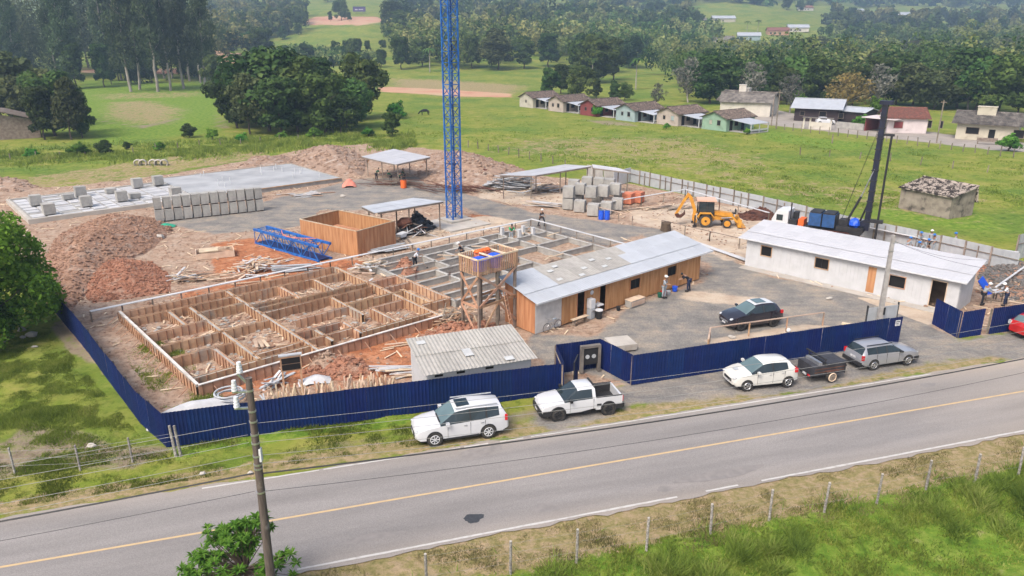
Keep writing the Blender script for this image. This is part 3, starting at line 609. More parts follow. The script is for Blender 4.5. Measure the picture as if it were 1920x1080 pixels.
# concrete-block strip foundations
cf = thing('block_foundation', 'grey concrete block foundation walls beyond the plank formwork', 'foundation', FO, AA)
CW = [(19.2, 14.9, 38, 14.9), (38, 2, 38, 14.9), (19.6, 13.3, 34, 13.3), (24, 13.3, 24, 9.2), (28.5, 14.9, 28.5, 9.2), (19.4, 11.4, 24, 11.4), (24, 11.0, 28.5, 11.0), (28.5, 11.6, 34, 11.6), (19.2, 9.2, 33.8, 9.2),
      (33.8, 14.7, 33.8, 3), (36, 14.7, 36, 9.5), (33.8, 12.4, 38, 12.4), (33.8, 9.4, 38, 9.4), (33.8, 6.2, 38, 6.2), (19.2, 7.4, 30, 7.4), (19.4, 5.6, 30, 5.6), (19.4, 3.8, 33.8, 3.8), (19.2, 2.0, 19.2, 14.9), (30, 9.2, 30, 3.8),
      (26.5, 7.4, 26.5, 3.8), (22.5, 9.2, 22.5, 5.6), (19.2, 2.2, 28, 2.2), (31.5, 14.9, 31.5, 11.6), (21.8, 13.3, 21.8, 11.4), (26.2, 13.3, 26.2, 11)]
for (x0, y0, x1, y1) in CW:
    d = Vector((x1 - x0, y1 - y0, 0)); L = d.length; d.normalize(); nr = Vector((-d.y, d.x, 0)); bm = MB(); n = max(1, int(L / .41))
    for c in range(4):
        off = 0 if c % 2 else -.2
        for k in range(n + (c % 2 == 0)):
            p = max(0, k * .41 + off); q = min(L, k * .41 + off + .395)
            if q - p < .05: continue
            j = random.uniform(-.006, .006); zc = -.30 + c * .2
            bm.beam(Vector((x0, y0, zc)) + d * p + nr * j, Vector((x0, y0, zc)) + d * q + nr * j, .19, .192)
    o = bm.build('block_wall', M['concrete'], cf)
    MB().beam(Vector((x0, y0, .425)), Vector((x1, y1, .425)), .26, .06).build('cap_beam', M['concrete'], o)
rb = MB()
for (x, y) in [(33.9, 13.2), (33.9, 14.4), (36, 13.6), (38, 13.4), (20, 8.4), (22, 6.6), (24.3, 6.6), (27, 4.6), (29, 6.4)]:
    for k in range(4): rb.cyl((x + .1 * (k % 2), y + .1 * (k // 2), .3), (x + .1 * (k % 2), y + .1 * (k // 2), .95), .012, 4)
rb.build('starter_bars', M['rust'], cf)
fm = MB()
for (x, y) in [(33.9, 14.3), (35.9, 13.5), (34.6, 12.6), (36.2, 12.4)]: fm.box(x - .15, x + .15, y - .15, y + .15, .2, 1.15)
fm.build('column_form', M['white_paint'], cf)
fm = MB()
for (x, y, a) in [(35, 13.4, .2), (35.4, 13, .7), (36.8, 11, .2), (31, 5.2, .5), (29, 12.8, -.6), (25, 12.5, -.7), (32, 5.6, 0.1)]: inst('loose_plank', pk_, cf, (x, y, .5), (0, .1, a), (1.7, 1, 1))

# ---------------------------------------------------------------- generic huts
def vboards(x0, x1, z0, z1, y, t=.025, w_=.2, top=None, ops=()):
    "vertical boards of a wall in the plane y; ops = openings (x0,x1,z0,z1); top(x) = height"
    b = MB(); x = x0
    while x < x1 - .01:
        e = min([x1, x + w_ * random.uniform(.8, 1.15)] + [q for o_ in ops for q in o_[:2] if q > x + .02]); j = random.uniform(0, .014); zt = top((x + e) / 2) if top else z1
        spans = [(z0 + random.uniform(-.02, .02), zt)]
        for (a, c, l, h) in ops:
            if e > a + .02 and x < c - .02:
                ns = []
                for s0, s1 in spans:
                    if s0 < l: ns.append((s0, min(s1, l)))
                    if s1 > h: ns.append((max(s0, h), s1))
                spans = ns
        for s0, s1 in spans: b.box(x, e - .006, y - t - j, y, s0, s1)
        x = e
    return b
def rot_build(mb, name, m, parent, loc, rz):
    o = mb.build(name, m, parent); o.location = loc; o.rotation_euler = (0, 0, rz); return o
def sheet_roof(root, x0, x1, y0, z0, y1, z1, mats, cols, rows, over=.12, w_=None, clear=(), dark=lambda i, j: False):
    "sloping roof in rows of corrugated sheets; every sheet its own part"
    sl = math.hypot(y1 - y0, z1 - z0); a = math.atan2(z1 - z0, y1 - y0); cw = (x1 - x0) / cols; rl_ = sl / rows
    ms = {k: corr('sheet', cw * 1.02, rl_ + over, M[k], n=max(4, int(cw * 5.6)), amp=.014 if k == 'roof_old' and cols < 8 else .006) for k in mats}
    for j in range(rows):
        for i in range(cols):
            k = mats[0]
            if len(mats) > 1 and dark(i, j): k = mats[1]
            s = j * rl_
            o = inst('roof_sheet', ms[k], root, (x0 + i * cw, y0 + s * math.cos(a) - 0.0, z0 + s * math.sin(a) + .035 * (j % 2) + .012 * (i % 2)), (a + random.uniform(-.0015, .0015), 0, 0))
    for (i, j) in clear:
        s = j * rl_; o = MB().box(0, cw * .55, 0, rl_ * .35, .05, .07).build('roof_light', M['roof_clear'], root); o.location = (x0 + i * cw, y0 + s * math.cos(a), z0 + s * math.sin(a)); o.rotation_euler = (a, 0, 0)
def window(root, x, z, w_, h, y, fm='fresh_wood', dark='black_gap', bars=0):
    f = MB().box(x - .06, x + w_ + .06, y - .05, y - .003, z - .06, z).box(x - .06, x + w_ + .06, y - .05, y - .003, z + h, z + h + .06).box(x - .06, x, y - .05, y - .003, z, z + h).box(x + w_, x + w_ + .06, y - .05, y - .003, z, z + h).build('window', M[fm], root)
    MB().box(x, x + w_, y + .1, y + .13, z, z + h).build('pane', M[dark], f)
    if bars: MB().box(x + w_ / 2 - .015, x + w_ / 2 + .015, y - .03, y, z, z + h).build('bar', M['steel_dark'], f)
    return f
# --- long varnished-board site office
wo = P(1003, 627); t = thing('plank_site_office', 'long orange board site office with a pale end panel and light sheet roof', 'site hut', wo, AA)
Lw, Dw, zf, zb_ = 17.9, 3.0, 2.3, 3.1
ops = [(6.9, 7.75, .1, 2.1), (9.9, 10.6, .1, 2.1), (12.1, 13.0, 1.05, 1.75), (15.6, 16.5, 1.1, 1.85)]
ox = [(3.9, 4.6, 0.1, 2.1), (6.15, 6.75, .1, 2.05), (9.4, 10.5, 1.0, 1.75), (13.7, 14.8, 1.1, 1.85)]
vboards(2.9, Lw, .05, zf, 0, ops=ox).build('front_wall', M['fresh_wood'], t)
pw = MB(); 
for k in range(8): pw.box(.0 + k * .30, .296 + k * .30, -.022 - .004 * (k % 2), 0, .02, 2.05 if k > 5 else zf)
pw.build('painted_panel', mat('painted_panel', (.52, .50, .48), (.42, .40, .38), rough=.85, rand=.1), t); vboards(2.4, 2.9, .05, zf, 0).build('front_wall', M['fresh_wood'], t)
MB().box(2.0, 4.0, -.05, -.03, 2.02, 2.2).build('lintel_board', M['form_wood'], t)
e = vboards(0, Dw, .05, 0, 0, top=lambda x: zf + (zb_ - zf) * (Dw - x) / Dw); rot_build(e, 'end_wall', M['fresh_wood'], t, (0, Dw, 0), R(-90))
e = vboards(0, Dw, .05, 0, 0, top=lambda x: zf + (zb_ - zf) * x / Dw); rot_build(e, 'end_wall', M['fresh_wood'], t, (Lw, 0, 0), R(90))
rot_build(vboards(0, Lw, .05, zb_, 0, w_=.4), 'rear_wall', M['fresh_wood'], t, (Lw, Dw, 0), R(180))
MB().box(.1, Lw - .1, .12, Dw - .1, .0, .08).build('floor_slab', M['dark_wood'], t)
MB().box(.1, Lw - .1, 1.3, 1.33, .1, 2.4).build('partition', M['dark_wood'], t)
for (x, z, w2, h) in [(9.4, 1.0, 1.1, .75), (13.7, 1.1, 1.1, .75)]: window(t, x, z, w2, h, -.03, bars=1)
for (x, w2) in [(3.9, .7), (6.15, .6)]:
    d = MB().box(x - .07, x, -.06, -.003, .05, 2.15).box(x + w2, x + w2 + .07, -.06, -.003, .05, 2.15).build('door_frame', M['fresh_wood'], t)
MB().box(-.3, 18.9, -.5, -.44, zf - .07, zf + .06).build('fascia', M['white_metal'], t)
sheet_roof(t, -.3, 18.9, -.5, zf, 3.35, 3.2, ['roof_light', 'roof_old'], 18, 3, dark=lambda i, j: (j > 0 and 3 <= i <= 9) or (j == 2 and i == 10))
for (x, s) in [(3.2, 1.7), (5.2, 1.5), (6.1, 2.2), (7.6, 2.9), (7.8, 1.75), (4.2, 3.3), (9.0, 2.5), (3.4, 2.9)]:
    a = math.atan2(.9, 3.85); o = MB().box(0, .5, 0, .28, .03, .045).build('roof_patch', M['roof_clear'], t); o.location = (x, -.5 + s * math.cos(a), zf + s * math.sin(a) + .03); o.rotation_euler = (a, 0, 0)
# things in front of it
def AW(x, y, z=0): return wo + Vector((x * ca - y * sa, x * sa + y * ca, z))
t = thing('bench', 'low pale plank bench against the orange board wall beside the bicycle', 'bench', AW(2.9, -.55), AA)
MB().box(0, 1.5, -.16, .16, .42, .46).build('seat', M['pale_wood'], t)
for x in (.2, 1.3): MB().box(x - .03, x + .03, -.14, .14, 0, .42).build('leg', M['old_wood'], t)
t = thing('washbasin_stand', 'small white washbasin on the board wall by the second doorway', 'washbasin', AW(5.75, -.3), AA)
MB().box(-.3, .3, -.26, .24, .78, .86).build('basin', M['white_paint'], t); MB().box(-.05, .05, .1, .22, 0, .78).build('pedestal', M['white_paint'], t); MB().cyl((0, .15, .86), (0, .05, 1.05), .02, 6).build('tap', M['chrome'], t)
t = thing('water_cooler', 'tall grey and white drinking fountain beside the first doorway', 'water cooler', AW(4.95, -.35), AA)
MB().box(-.2, .2, -.2, .2, 0, .75).build('cabinet', M['grey_sheet'], t); MB().box(-.21, .21, -.21, .21, .78, 1.45).build('tank', M['white_metal'], t); MB().box(-.1, .1, -.26, -.2, .55, .7).build('spout', M['chrome'], t)
t = thing('waste_bin', 'black plastic bin with a white lid under the washbasin', 'bin', AW(5.35, -.75), AA)
MB().cyl((0, 0, 0), (0, 0, .6), .2, 12, .27).build('bin_body', M['plastic_black'], t, angle=40); MB().cyl((0, 0, .6), (0, 0, .66), .28, 12).build('lid', M['white_metal'], t)
t = thing('wall_clock', 'round white dish hung on the boards above the washbasin', 'plate', AW(5.3, -.045, 1.75), AA)
MB().cyl((0, -.03, 0), (0, 0, 0), .16, 16).build('dish', M['white_metal'], t)
t = thing('stone_trough', 'low pale timber trough box standing in front of the office wall', 'box', AW(8.6, -.6), AA)
MB().box(0, 1.5, -.3, .3, 0, .5).build('box_body', M['concrete'], t); MB().box(.05, 1.45, -.34, -.31, .1, .42).build('side_board', M['pale_wood'], t); MB().box(-.03, 1.53, -.33, .33, .505, .54).build('lid', M['pale_wood'], t)
for i, (x, r, h, m, lb) in enumerate([(7.6, .16, .3, 'plastic_black', 'small black bucket left of the timber trough'), (12.1, .2, .35, 'cloth_dkgreen', 'dark green bucket near the far end of the office wall'), (12.7, .25, .3, 'lamp_red', 'red tub on the ground near the far end of the office wall'), (13.1, .2, .28, 'grey_sheet', 'grey bucket right beside the red tub'), (14.1, .22, .38, 'drum_blue', 'blue bucket by the tools at the office corner')]):
    o = MB().cyl((0, 0, 0), (0, 0, h), r * .8, 12, r).build('bucket', M[m]); o.location = AW(x, -.55 - .15 * (i % 2)); tag(o, lb, 'bucket')
# bicycle
t = thing('bicycle', 'grey bicycle leaning on the pale painted end of the board office', 'bicycle', AW(.75, -.32), AA)
for x in (.0, 1.05):
    wv = MB().ring((x, 0, .34), (0, 1, 0), .32, .018, 24, 5).build('wheel', M['steel_dark'], t)
    s = MB(); [s.cyl((x, 0, .34), (x + .31 * math.cos(k * .785), 0, .34 + .31 * math.sin(k * .785)), .004, 3) for k in range(8)]; s.build('spokes', M['chrome'], wv)
fr = MB()
for p, q in [((.0, 0, .34), (.17, 0, .80)), ((.17, 0, .72), (.45, 0, .33)), ((.45, 0, .33), (.68, 0, .80)), ((.17, 0, .74), (.64, 0, .70)), ((1.05, 0, .34), (.45, 0, .33)), ((1.05, 0, .34), (.65, 0, .72)), ((.17, 0, .8), (.14, 0, .97))]: fr.cyl(p, q, .02, 6)
fr.build('frame', M['chrome'], t); MB().cyl((.14, -.26, .97), (.14, .26, .97), .014, 6).build('handlebar', M['chrome'], t)
MB().box(.58, .84, -.08, .08, .82, .88).build('saddle', M['cloth_grey'], t); MB().box(.85, 1.2, -.07, .07, .70, .72).build('rack', M['chrome'], t)

# --- white long hut
wt = P(1397, 497); wa = ang(wt, P(1792, 581)) - R(2.6); t = thing('white_site_hut', 'long white board hut with dark windows and a pale sheet roof', 'site hut', wt, wa)
Lh, Dh = 16.4, 3.3
wops = [(1.35, 2.25, 1.2, 2.0), (6.0, 7.05, 1.15, 1.95), (11.7, 12.8, .95, 1.8), (14.6, 15.55, .05, 2.05), (10.1, 10.7, .1, 2.1)]
vboards(0, Lh, 0, 2.48, 0, w_=.28, ops=wops).build('front_wall', M['white_paint'], t)
rot_build(vboards(0, Dh, 0, 0, 0, w_=.28, top=lambda x: 2.48 + .62 * x / Dh), 'end_wall', M['white_paint'], t, (Lh, 0, 0), R(90))
rot_build(vboards(0, Dh, 0, 0, 0, w_=.28, top=lambda x: 3.1 - .62 * x / Dh), 'end_wall', M['white_paint'], t, (0, Dh, 0), R(-90))
rot_build(vboards(0, Lh, 0, 2.95, 0, w_=.4), 'rear_wall', M['white_paint'], t, (Lh, Dh, 0), R(180))
MB().box(.1, Lh - .1, .1, Dh - .1, -.1, .03).build('floor_slab', M['dark_wood'], t); MB().box(.1, Lh - .1, 1.4, 1.43, .03, 2.5).build('partition', M['dark_wood'], t)
for k, (a, c, l, h) in enumerate(wops[:3]): window(t, a, l, c - a, h - l, -.03, 'form_wood', bars=(k == 1))
d = MB().box(10.1, 10.7, -.04, -.01, .1, 2.1).build('door', M['fresh_wood'], t); MB().box(10.18, 10.62, -.055, -.042, .3, 1.0).box(10.18, 10.62, -.055, -.042, 1.15, 1.9).build('door_panel', M['fresh_wood'], d)
MB().box(14.53, 14.6, -.05, -.003, 0, 2.12).box(15.55, 15.62, -.05, -.003, 0, 2.12).box(14.53, 15.62, -.05, -.003, 2.05, 2.12).build('door_frame', M['pale_wood'], t)
MB().box(-.05, Lh, -1.0, -.05, -.3, .012).build('apron_slab', M['concrete_pale'], t)
MB().box(-.65, Lh + .45, -.42, -.37, 2.34, 2.44).build('fascia', M['white_metal'], t)
sheet_roof(t, -.65, Lh + .45, -.42, 2.42, 3.7, 3.22, ['roof_white'], 17, 3)
t = thing('broom_handle', 'grey pole leaning by the doorway at the hut corner', 'pole', P(1786, 578)); MB().cyl((0, 0, 0), (.3, .3, 1.5), .025, 6).build('pole', M['grey_sheet'], t)
# --- grey foreground shed behind the blue fence
SA = R(20.6); g0 = P(795, 705, 2.2) + Vector((math.cos(SA) * .25 - math.sin(SA) * .4, math.sin(SA) * .25 + math.cos(SA) * .4, -2.2)); t = thing('grey_roof_shed', 'small white shed with a weathered grey corrugated roof behind the front fence', 'shed', g0, SA)
vboards(0, 5.8, 0, 2.15, 0, w_=.35, ops=[]).build('front_wall', M['white_paint'], t)
rot_build(vboards(0, 3.5, 0, 2.3, 0, w_=.35, top=lambda x: 2.45 - .25 * x / 3.5), 'end_wall', M['white_paint'], t, (0, 3.5, 0), R(-90)); rot_build(vboards(0, 3.5, 0, 2.3, 0, w_=.35, top=lambda x: 2.2 + .25 * x / 3.5), 'end_wall', M['white_paint'], t, (5.8, 0, 0), R(90))
rot_build(vboards(0, 5.8, 0, 2.42, 0, w_=.5), 'rear_wall', M['white_paint'], t, (5.8, 3.5, 0), R(180))
for x in (.4, 1.6, 3.2): MB().box(x, x + .45, -.07, -.045, 1.86, 1.98).build('vent', M['black_gap'], t)
sheet_roof(t, -.25, 6.05, -.4, 2.2, 3.6, 2.62, ['roof_old'], 6, 2)
for (x, s) in [(4.3, .15), (0.2, 3.2), (2.35, 1.2)]:
    o = MB().box(0, .5, 0, .4 if s != 1.2 else .8, .06, .075).build('roof_patch', M['roof_clear'], t); o.location = (x, -.4 + s, 2.22 + .1 * s); o.rotation_euler = (.1, 0, 0)
# --- open plank enclosure
b0 = P(672, 483); br = R(54); t = thing('plank_enclosure', 'roofless box of upright orange boards beside the red earth', 'enclosure', b0, br)
Bx, By, Bh = 4.7, 7.6, 2.4
def enc(L, loc, rz, nm): rot_build(vboards(0, L, 0, Bh, 0, w_=.24), nm, M['fresh_wood'], t, loc, rz)
enc(Bx, (0, 0, 0), 0, 'board_wall'); enc(By, (0, By, 0), R(-90), 'board_wall'); enc(Bx, (Bx, By, 0), R(180), 'board_wall'); enc(By, (Bx, 0, 0), R(90), 'board_wall')
MB().beam((0, 0, Bh), (Bx, 0, Bh), .09, .06).beam((0, 0, Bh), (0, By, Bh), .09, .06).beam((Bx, 0, Bh), (Bx, By, Bh), .09, .06).beam((0, By, Bh), (Bx, By, Bh), .09, .06).build('top_rail', M['pale_wood'], t)
MB().box(2.2, 2.26, 2.2, 5.6, .9, 1.6).box(2.2, 2.75, 2.2, 5.6, 1.6, 1.66).build('shelf', M['fresh_wood'], t); MB().blob((3.4, 2.0, .3), .6, .6, .5, jit=.3).build('rubbish', M['pale_wood'], t)
# --- open shelters
def shelter(label, c4, zs, posts, m='roof_white', cols=7, rows=2, group=None):
    "c4: four roof corners given in the photograph with their heights"
    pts = [P(px, py, z) for (px, py), z in zip(c4, zs)]; o0 = Vector((pts[0].x, pts[0].y, 0)); root = thing('open_shelter', label, 'shelter', o0)
    q = [p - o0 for p in pts]; tk = .05
    for i in range(cols):
        a0, a1 = i / cols, (i + 1) / cols - .004
        for j in range(rows):
            c0, c1 = j / rows, (j + 1) / rows
            def L(u, v): return (q[0] * (1 - u) + q[1] * u) * (1 - v) + (q[3] * (1 - u) + q[2] * u) * v + Vector((0, 0, .02 * j))
            k = [L(a0, c0), L(a1, c0), L(a1, c1), L(a0, c1)]; MB().add([p for p in k] + [p + Vector((0, 0, tk)) for p in k], BOXF).build('roof_sheet', M[m], root)
    fr = MB()
    for a, b in ((0, 1), (3, 2), (0, 3), (1, 2)): fr.beam(q[a] * .96 + q[b] * .04 - Vector((0, 0, .08)), q[a] * .04 + q[b] * .96 - Vector((0, 0, .08)), .1, .14)
    for k in range(1, cols): fr.beam(q[0].lerp(q[1], k / cols) - Vector((0, 0, .05)), q[3].lerp(q[2], k / cols) - Vector((0, 0, .05)), .06, .08)
    fr.build('roof_frame', M['old_wood'], root)
    for (u, v) in posts:
        p = (q[0] * (1 - u) + q[1] * u) * (1 - v) + (q[3] * (1 - u) + q[2] * u) * v; MB().box(p.x - .06, p.x + .06, p.y - .06, p.y + .06, -.2, p.z - .05).build('post', M['old_wood'], root)
    return root, q
s1, q1 = shelter('white roofed open shelter over the rebar benders near the back pasture', [(678, 294), (742, 309), (808, 295), (738, 280)], [2.7, 2.7, 2.9, 2.9], [(.06, .1), (.95, .1), (.95, .92), (.06, .92), (.5, .1), (.5, .92)], cols=6)
for (u, v) in [(.06, .1), (.95, .92)]:
    p = (q1[0] * (1 - u) + q1[1] * u) * (1 - v) + (q1[3] * (1 - u) + q1[2] * u) * v; d = (q1[1] - q1[0]).normalized() * (.8 if u < .5 else -.8)
    MB().beam((p.x, p.y, p.z - .9), (p.x + d.x, p.y + d.y, p.z - .1), .07, .07).build('brace', M['fresh_wood'], s1)
s2, q2 = shelter('white roofed open shelter behind the orange plank box beside the blue mast', [(703, 400), (833, 378), (776, 372), (678, 388)], [2.7, 2.9, 3.0, 2.8], [(.1, .08), (.5, .08), (.96, .08), (.1, .9), (.6, .9), (.95, .9)], m='roof_light', cols=8)
s3, q3 = shelter('long thin white roofed timber shelter beside the grey block stacks', [(1000, 330), (1110, 312), (1060, 309), (935, 329)], [2.7, 2.9, 3.0, 2.8], [(.02, .1), (.5, .1), (.97, .1), (.02, .9), (.5, .9), (.97, .9)], cols=8)
s4, q4 = shelter('short white roofed lean-to with block walls at the back corner', [(1112, 315), (1183, 324), (1160, 316), (1110, 309)], [2.7, 2.6, 2.8, 2.9], [(.05, .1), (.95, .1), (.95, .9), (.05, .9)], cols=5)
for (a, b) in (((1100, 340), (1130, 345)), ((1132, 346), (1150, 349))):
    p, q = P(*a), P(*b); o0 = q4 and P(1112, 315, 2.7); MB().beam((p.x - o0.x, p.y - o0.y, 1.1), (q.x - o0.x, q.y - o0.y, 1.1), .15, 2.2).build('block_wall', M['concrete'], s4)
t = thing('white_wall_panel', 'blank white board wall at the start of the grey sheet fence', 'wall', P(1150, 350)); p = P(1181, 341) - P(1150, 350)
MB().beam((0, 0, .95), (p.x, p.y, .95), .08, 1.9).build('panel', M['white_paint'], t)
# --- grey back fence: panels between posts
gp = rib('grey_panel', 1.0, 1.0, M['grey_sheet'], n=4, d=.025); pst = MB().box(-.05, .05, -.14, -.03, -.3, 1.0).mesh('post', M['old_wood'])
def grey_fence(pts, label, h=1.75):
    root = thing('sheet_metal_fence', label, 'fence', pts[0])
    for a, b in zip(pts[:-1], pts[1:]):
        d = b - a; L = math.hypot(d.x, d.y); n = max(1, round(L / 1.9)); r = ang(a, b)
        for k in range(n):
            p = a + d * (k / n) - pts[0]; inst('panel', gp, root, (p.x, p.y, 0), (0, 0, r), (L / n, 1, h + random.uniform(-.05, .05)))
            inst('post', pst, root, (p.x, p.y, 0), (0, 0, r), (1.2, 1, h * 1.03))
            if k % 2: inst('post', pst, root, (p.x + d.x / n * .5, p.y + d.y / n * .5, 0), (0, 0, r), (.6, 1, h * .9))
            o = MB().box(0, L / n, -.09, -.04, h * .62, h * .62 + .06).build('rail', M['old_wood'], root); o.location = (p.x, p.y, 0); o.rotation_euler = (0, 0, r)
    return root
grey_fence([P(1181, 341), P(1300, 368), P(1430, 397), P(1600, 440)], 'pale grey sheet fence with dark posts behind the yellow digger')
grey_fence([P(1600, 440), P(1760, 477), P(1905, 512)], 'pale grey sheet fence with dark posts behind the blue helmeted workers')
grey_fence([P(1899, 489), P(1960, 470)], 'tall pale corrugated panel at the right edge of the yard', h=2.3)
batter([P(1112, 402), P(1284, 372), P(1440, 418)], 'thin white rail crossing in front of the grey and orange block stacks', z=1.1, w_=.25, step=3.6)
batter([P(1580, 438), P(1740, 473), P(1905, 497)], 'white rail on stakes running behind the workers', z=1.15, w_=.25, step=3)
batter([P(1240, 430), P(1330, 452), P(1445, 480)], 'brown pipe handrail in front of the yellow digger', z=.95, w_=.07, name='handrail', cat='railing', step=3, m='old_wood')
batter([P(1110, 402), P(1185, 422)], 'short brown handrail behind the two blue drums', z=1.0, w_=.09, name='handrail', cat='railing', step=2, m='pale_wood')
batter([P(1326, 662), P(1330, 640), P(1542, 610)], 'pinkish timber handrail round the black hatchback', z=.95, w_=.11, name='handrail', cat='railing', step=2.6, m='pale_wood', pm='form_wood')
batter([P(1300, 455), P(1400, 490)], 'row of long white planks lying beside the white hut', z=.12, w_=.55, name='plank_row', cat='planks', step=8)
batter([P(1862, 560), P(1930, 510)], 'slanting white beam over the rubble at the right edge', z=.9, w_=.14, name='beam', cat='beam', step=4)
# ---------------------------------------------------------------- left foundation slab
so = P(54, 420); sa_ = R(40.8); t = thing('slab_foundation', 'grey ring beam slab with white foam infill cells at the far left', 'foundation', so, sa_)
MB().box(0, 17.5, 0, .35, -.1, .45).box(0, .35, .35, 13.2, -.1, .45).box(.35, 17.5, 12.9, 13.2, -.1, .45).build('ring_beam', M['concrete_pale'], t)
MB().box(.35, 17.5, .35, 12.9, -.1, .30).build('base', M['concrete'], t)
MB().box(17.5, 36.0, 0, 15.4, -.1, .42).build('cast_slab', M['slab_grey'], t); MB().box(17.5, 36.2, -.2, 0, -.1, .5).box(36.0, 36.2, 0, 15.6, -.1, .47).box(17.5, 36, 15.4, 15.6, -.1, .5).build('edge_beam', M['concrete'], t)
MB().box(17.6, 36.1, -.32, -.22, .42, .52).box(17.6, 36.1, 15.0, 15.1, .5, .55).build('edge_plank', M['form_wood'], t)
fo = MB().box(0, 1, 0, 1, 0, 1).mesh('foam_block', M['foam_white'])
x = .6
while x < 17.2:
    wx = random.uniform(1.2, 2.2); y = .6
    while y < 12.6:
        wy = random.uniform(.5, 1.0)
        if random.random() < .86: inst('foam_block', fo, t, (x, y, .30), (0, 0, 0), (min(wx, 17.2 - x) - .2, min(wy, 12.7 - y) - .2, random.uniform(.06, .13)))
        y += wy
    x += wx
pp = MB().cyl((0, 0, 0), (0, 0, .7), .05, 6).mesh('stub_pipe', M['white_metal'])
for k in range(16): inst('stub_pipe', pp, t, (random.uniform(18, 35), random.uniform(1, 14.5), .4), (0, 0, 0), (1, 1, random.uniform(.7, 1.3)))
def slabpt(x, y, z=.42): return so + Vector((x * math.cos(sa_) - y * math.sin(sa_), x * math.sin(sa_) + y * math.cos(sa_), z))
# block cubes
def block_cube(mn, m, nx_=3, ny_=4, nz_=6, bx=.4, by=.3, bz=.2):
    b = MB()
    for k in range(nz_):
        for i in range(nx_):
            for j in range(ny_):
                if 0 < i < nx_ - 1 and 0 < j < ny_ - 1 and k < nz_ - 1: continue
                e = random.uniform(0, .012); b.box(i * bx - nx_ * bx / 2 + .006, (i + 1) * bx - nx_ * bx / 2 - .006, j * by - ny_ * by / 2 + .006, (j + 1) * by - ny_ * by / 2 - .006 - e, k * bz + .1, (k + 1) * bz + .094)
    return b.mesh(mn, M[m])
cube = [block_cube('block_cube', 'concrete'), block_cube('block_cube', 'concrete', nz_=5), block_cube('block_cube', 'concrete', nz_=6, ny_=3)]
plt_ = MB().box(-.5, .5, -.38, -.28, 0, .095).box(-.5, .5, -.05, .05, 0, .095).box(-.5, .5, .28, .38, 0, .095).mesh('pallet', M['dark_wood'])
redc = block_cube('brick_cube', 'brick_red', 4, 5, 6, .28, .24, .2)
def cubes(me, p, rz, label, group, name='block_stack', cat='block stack', s=1.0):
    o = bpy.data.objects.new(name, me); COL.objects.link(o); o.location = p; o.rotation_euler = (random.uniform(-.012, .012), random.uniform(-.012, .012), rz + random.uniform(-.05, .05)); o.scale = (s, s, s); tag(o, label, cat, group); inst('pallet', plt_, o); return o
for (px, py, lb) in [(68, 385, 'grey block stack at the left end of the foam cell slab'), (93, 402, 'tall grey block stack on the slab near its front left corner'), (128, 373, 'low grey block stack on the left half of the slab'), (152, 368, 'grey block stack near the back edge, left of the long joint'), (163, 387, 'grey block stack with a dark hole in front of the slab joint'), (208, 362, 'low grey block stack just right of the slab joint'), (229, 377, 'tall grey block stack in the middle of the slab'), (253, 371, 'half height grey block stack right of the tall middle one'), (258, 352, 'grey block stack on the back edge of the slab'), (297, 347, 'grey block stack at the back right of the foam cells'), (330, 370, 'grey block stack on the slab just behind the long front rows')]:
    low = 'low' in lb or 'half' in lb; cubes(cube[0], P(px, py, .43), sa_, lb, 'block stacks on the slab', s=.9).scale = (.95, .85, .45 if low else .92)
a0, a1 = P(300, 415), P(492, 394)
for k in range(12):
    for lv in range(2):
        p = a0.lerp(a1, k / 11.3); cubes(cube[2], Vector((p.x - .08 * lv, p.y + .12 * lv, 1.30 * lv)), ang(a0, a1), ('upper' if lv else 'lower') + ' row grey block stack in the long double row by the gravel track', ('upper' if lv else 'lower') + ' row of grey block stacks').scale = (.64, random.uniform(.85, 1), .97)
for k in range(7):
    p = P(345, 384).lerp(P(480, 372), k / 6); cubes(cube[2], p, ang(a0, a1), 'grey block stack in the rear row behind the long double row', 'rear row of grey block stacks').scale = (.66, .9, 1.0)
# right-hand stack group
r0 = R(-33)
for i, (px, py, z) in enumerate([(1066, 392, 0), (1087, 397, 0), (1112, 404, 0), (1137, 400, 0), (1157, 393, 0), (1066, 392, 1.3), (1087, 386, 1.3), (1108, 392, 1.3), (1130, 390, 1.3), (1152, 386, 1.3), (1075, 378, 1.3), (1100, 372, 1.3), (1122, 374, 1.3), (1142, 376, 1.3), (1083, 384, 0), (1120, 384, 0), (1160, 380, 0)]):
    p = P(px, py); cubes(cube[0], Vector((p.x, p.y, z)), r0 + .3, 'grey block stack ' + ('on the top tier' if z else 'on the ground tier') + ' of the group beside the brick stacks', ('top' if z else 'ground') + ' tier of block stacks beside the bricks')
cubes(redc, P(1178, 382), r0, 'orange brick stack, the left one of the pair behind the white rail', None, 'brick_stack', 'brick stack'); cubes(redc, P(1196, 380), r0, 'orange brick stack, the right one of the pair behind the white rail', None, 'brick_stack', 'brick stack')
o = block_cube('paver_pallet', 'concrete_pale', 4, 5, 3, .4, .3, .13); o = cubes(o, P(1163, 652), RA, 'low pallet of pale grey blocks just inside the blue fence', None, 'block_pallet', 'pallet')
for i, dx in enumerate((0, .62)):
    t = thing('drum', ('left' if i == 0 else 'right') + ' of the two blue plastic drums by the gravel track', 'drum', P(1127, 411) + Vector((dx, -.05 * i, 0)))
    MB().cyl((0, 0, 0), (0, 0, .95), .29, 16).ring((0, 0, .3), (0, 0, 1), .29, .02, 16, 4).ring((0, 0, .65), (0, 0, 1), .29, .02, 16, 4).build('barrel', M['drum_blue'], t, angle=40); MB().cyl((0, 0, .95), (0, 0, .97), .25, 16).build('lid', M['rig_blue'], t)
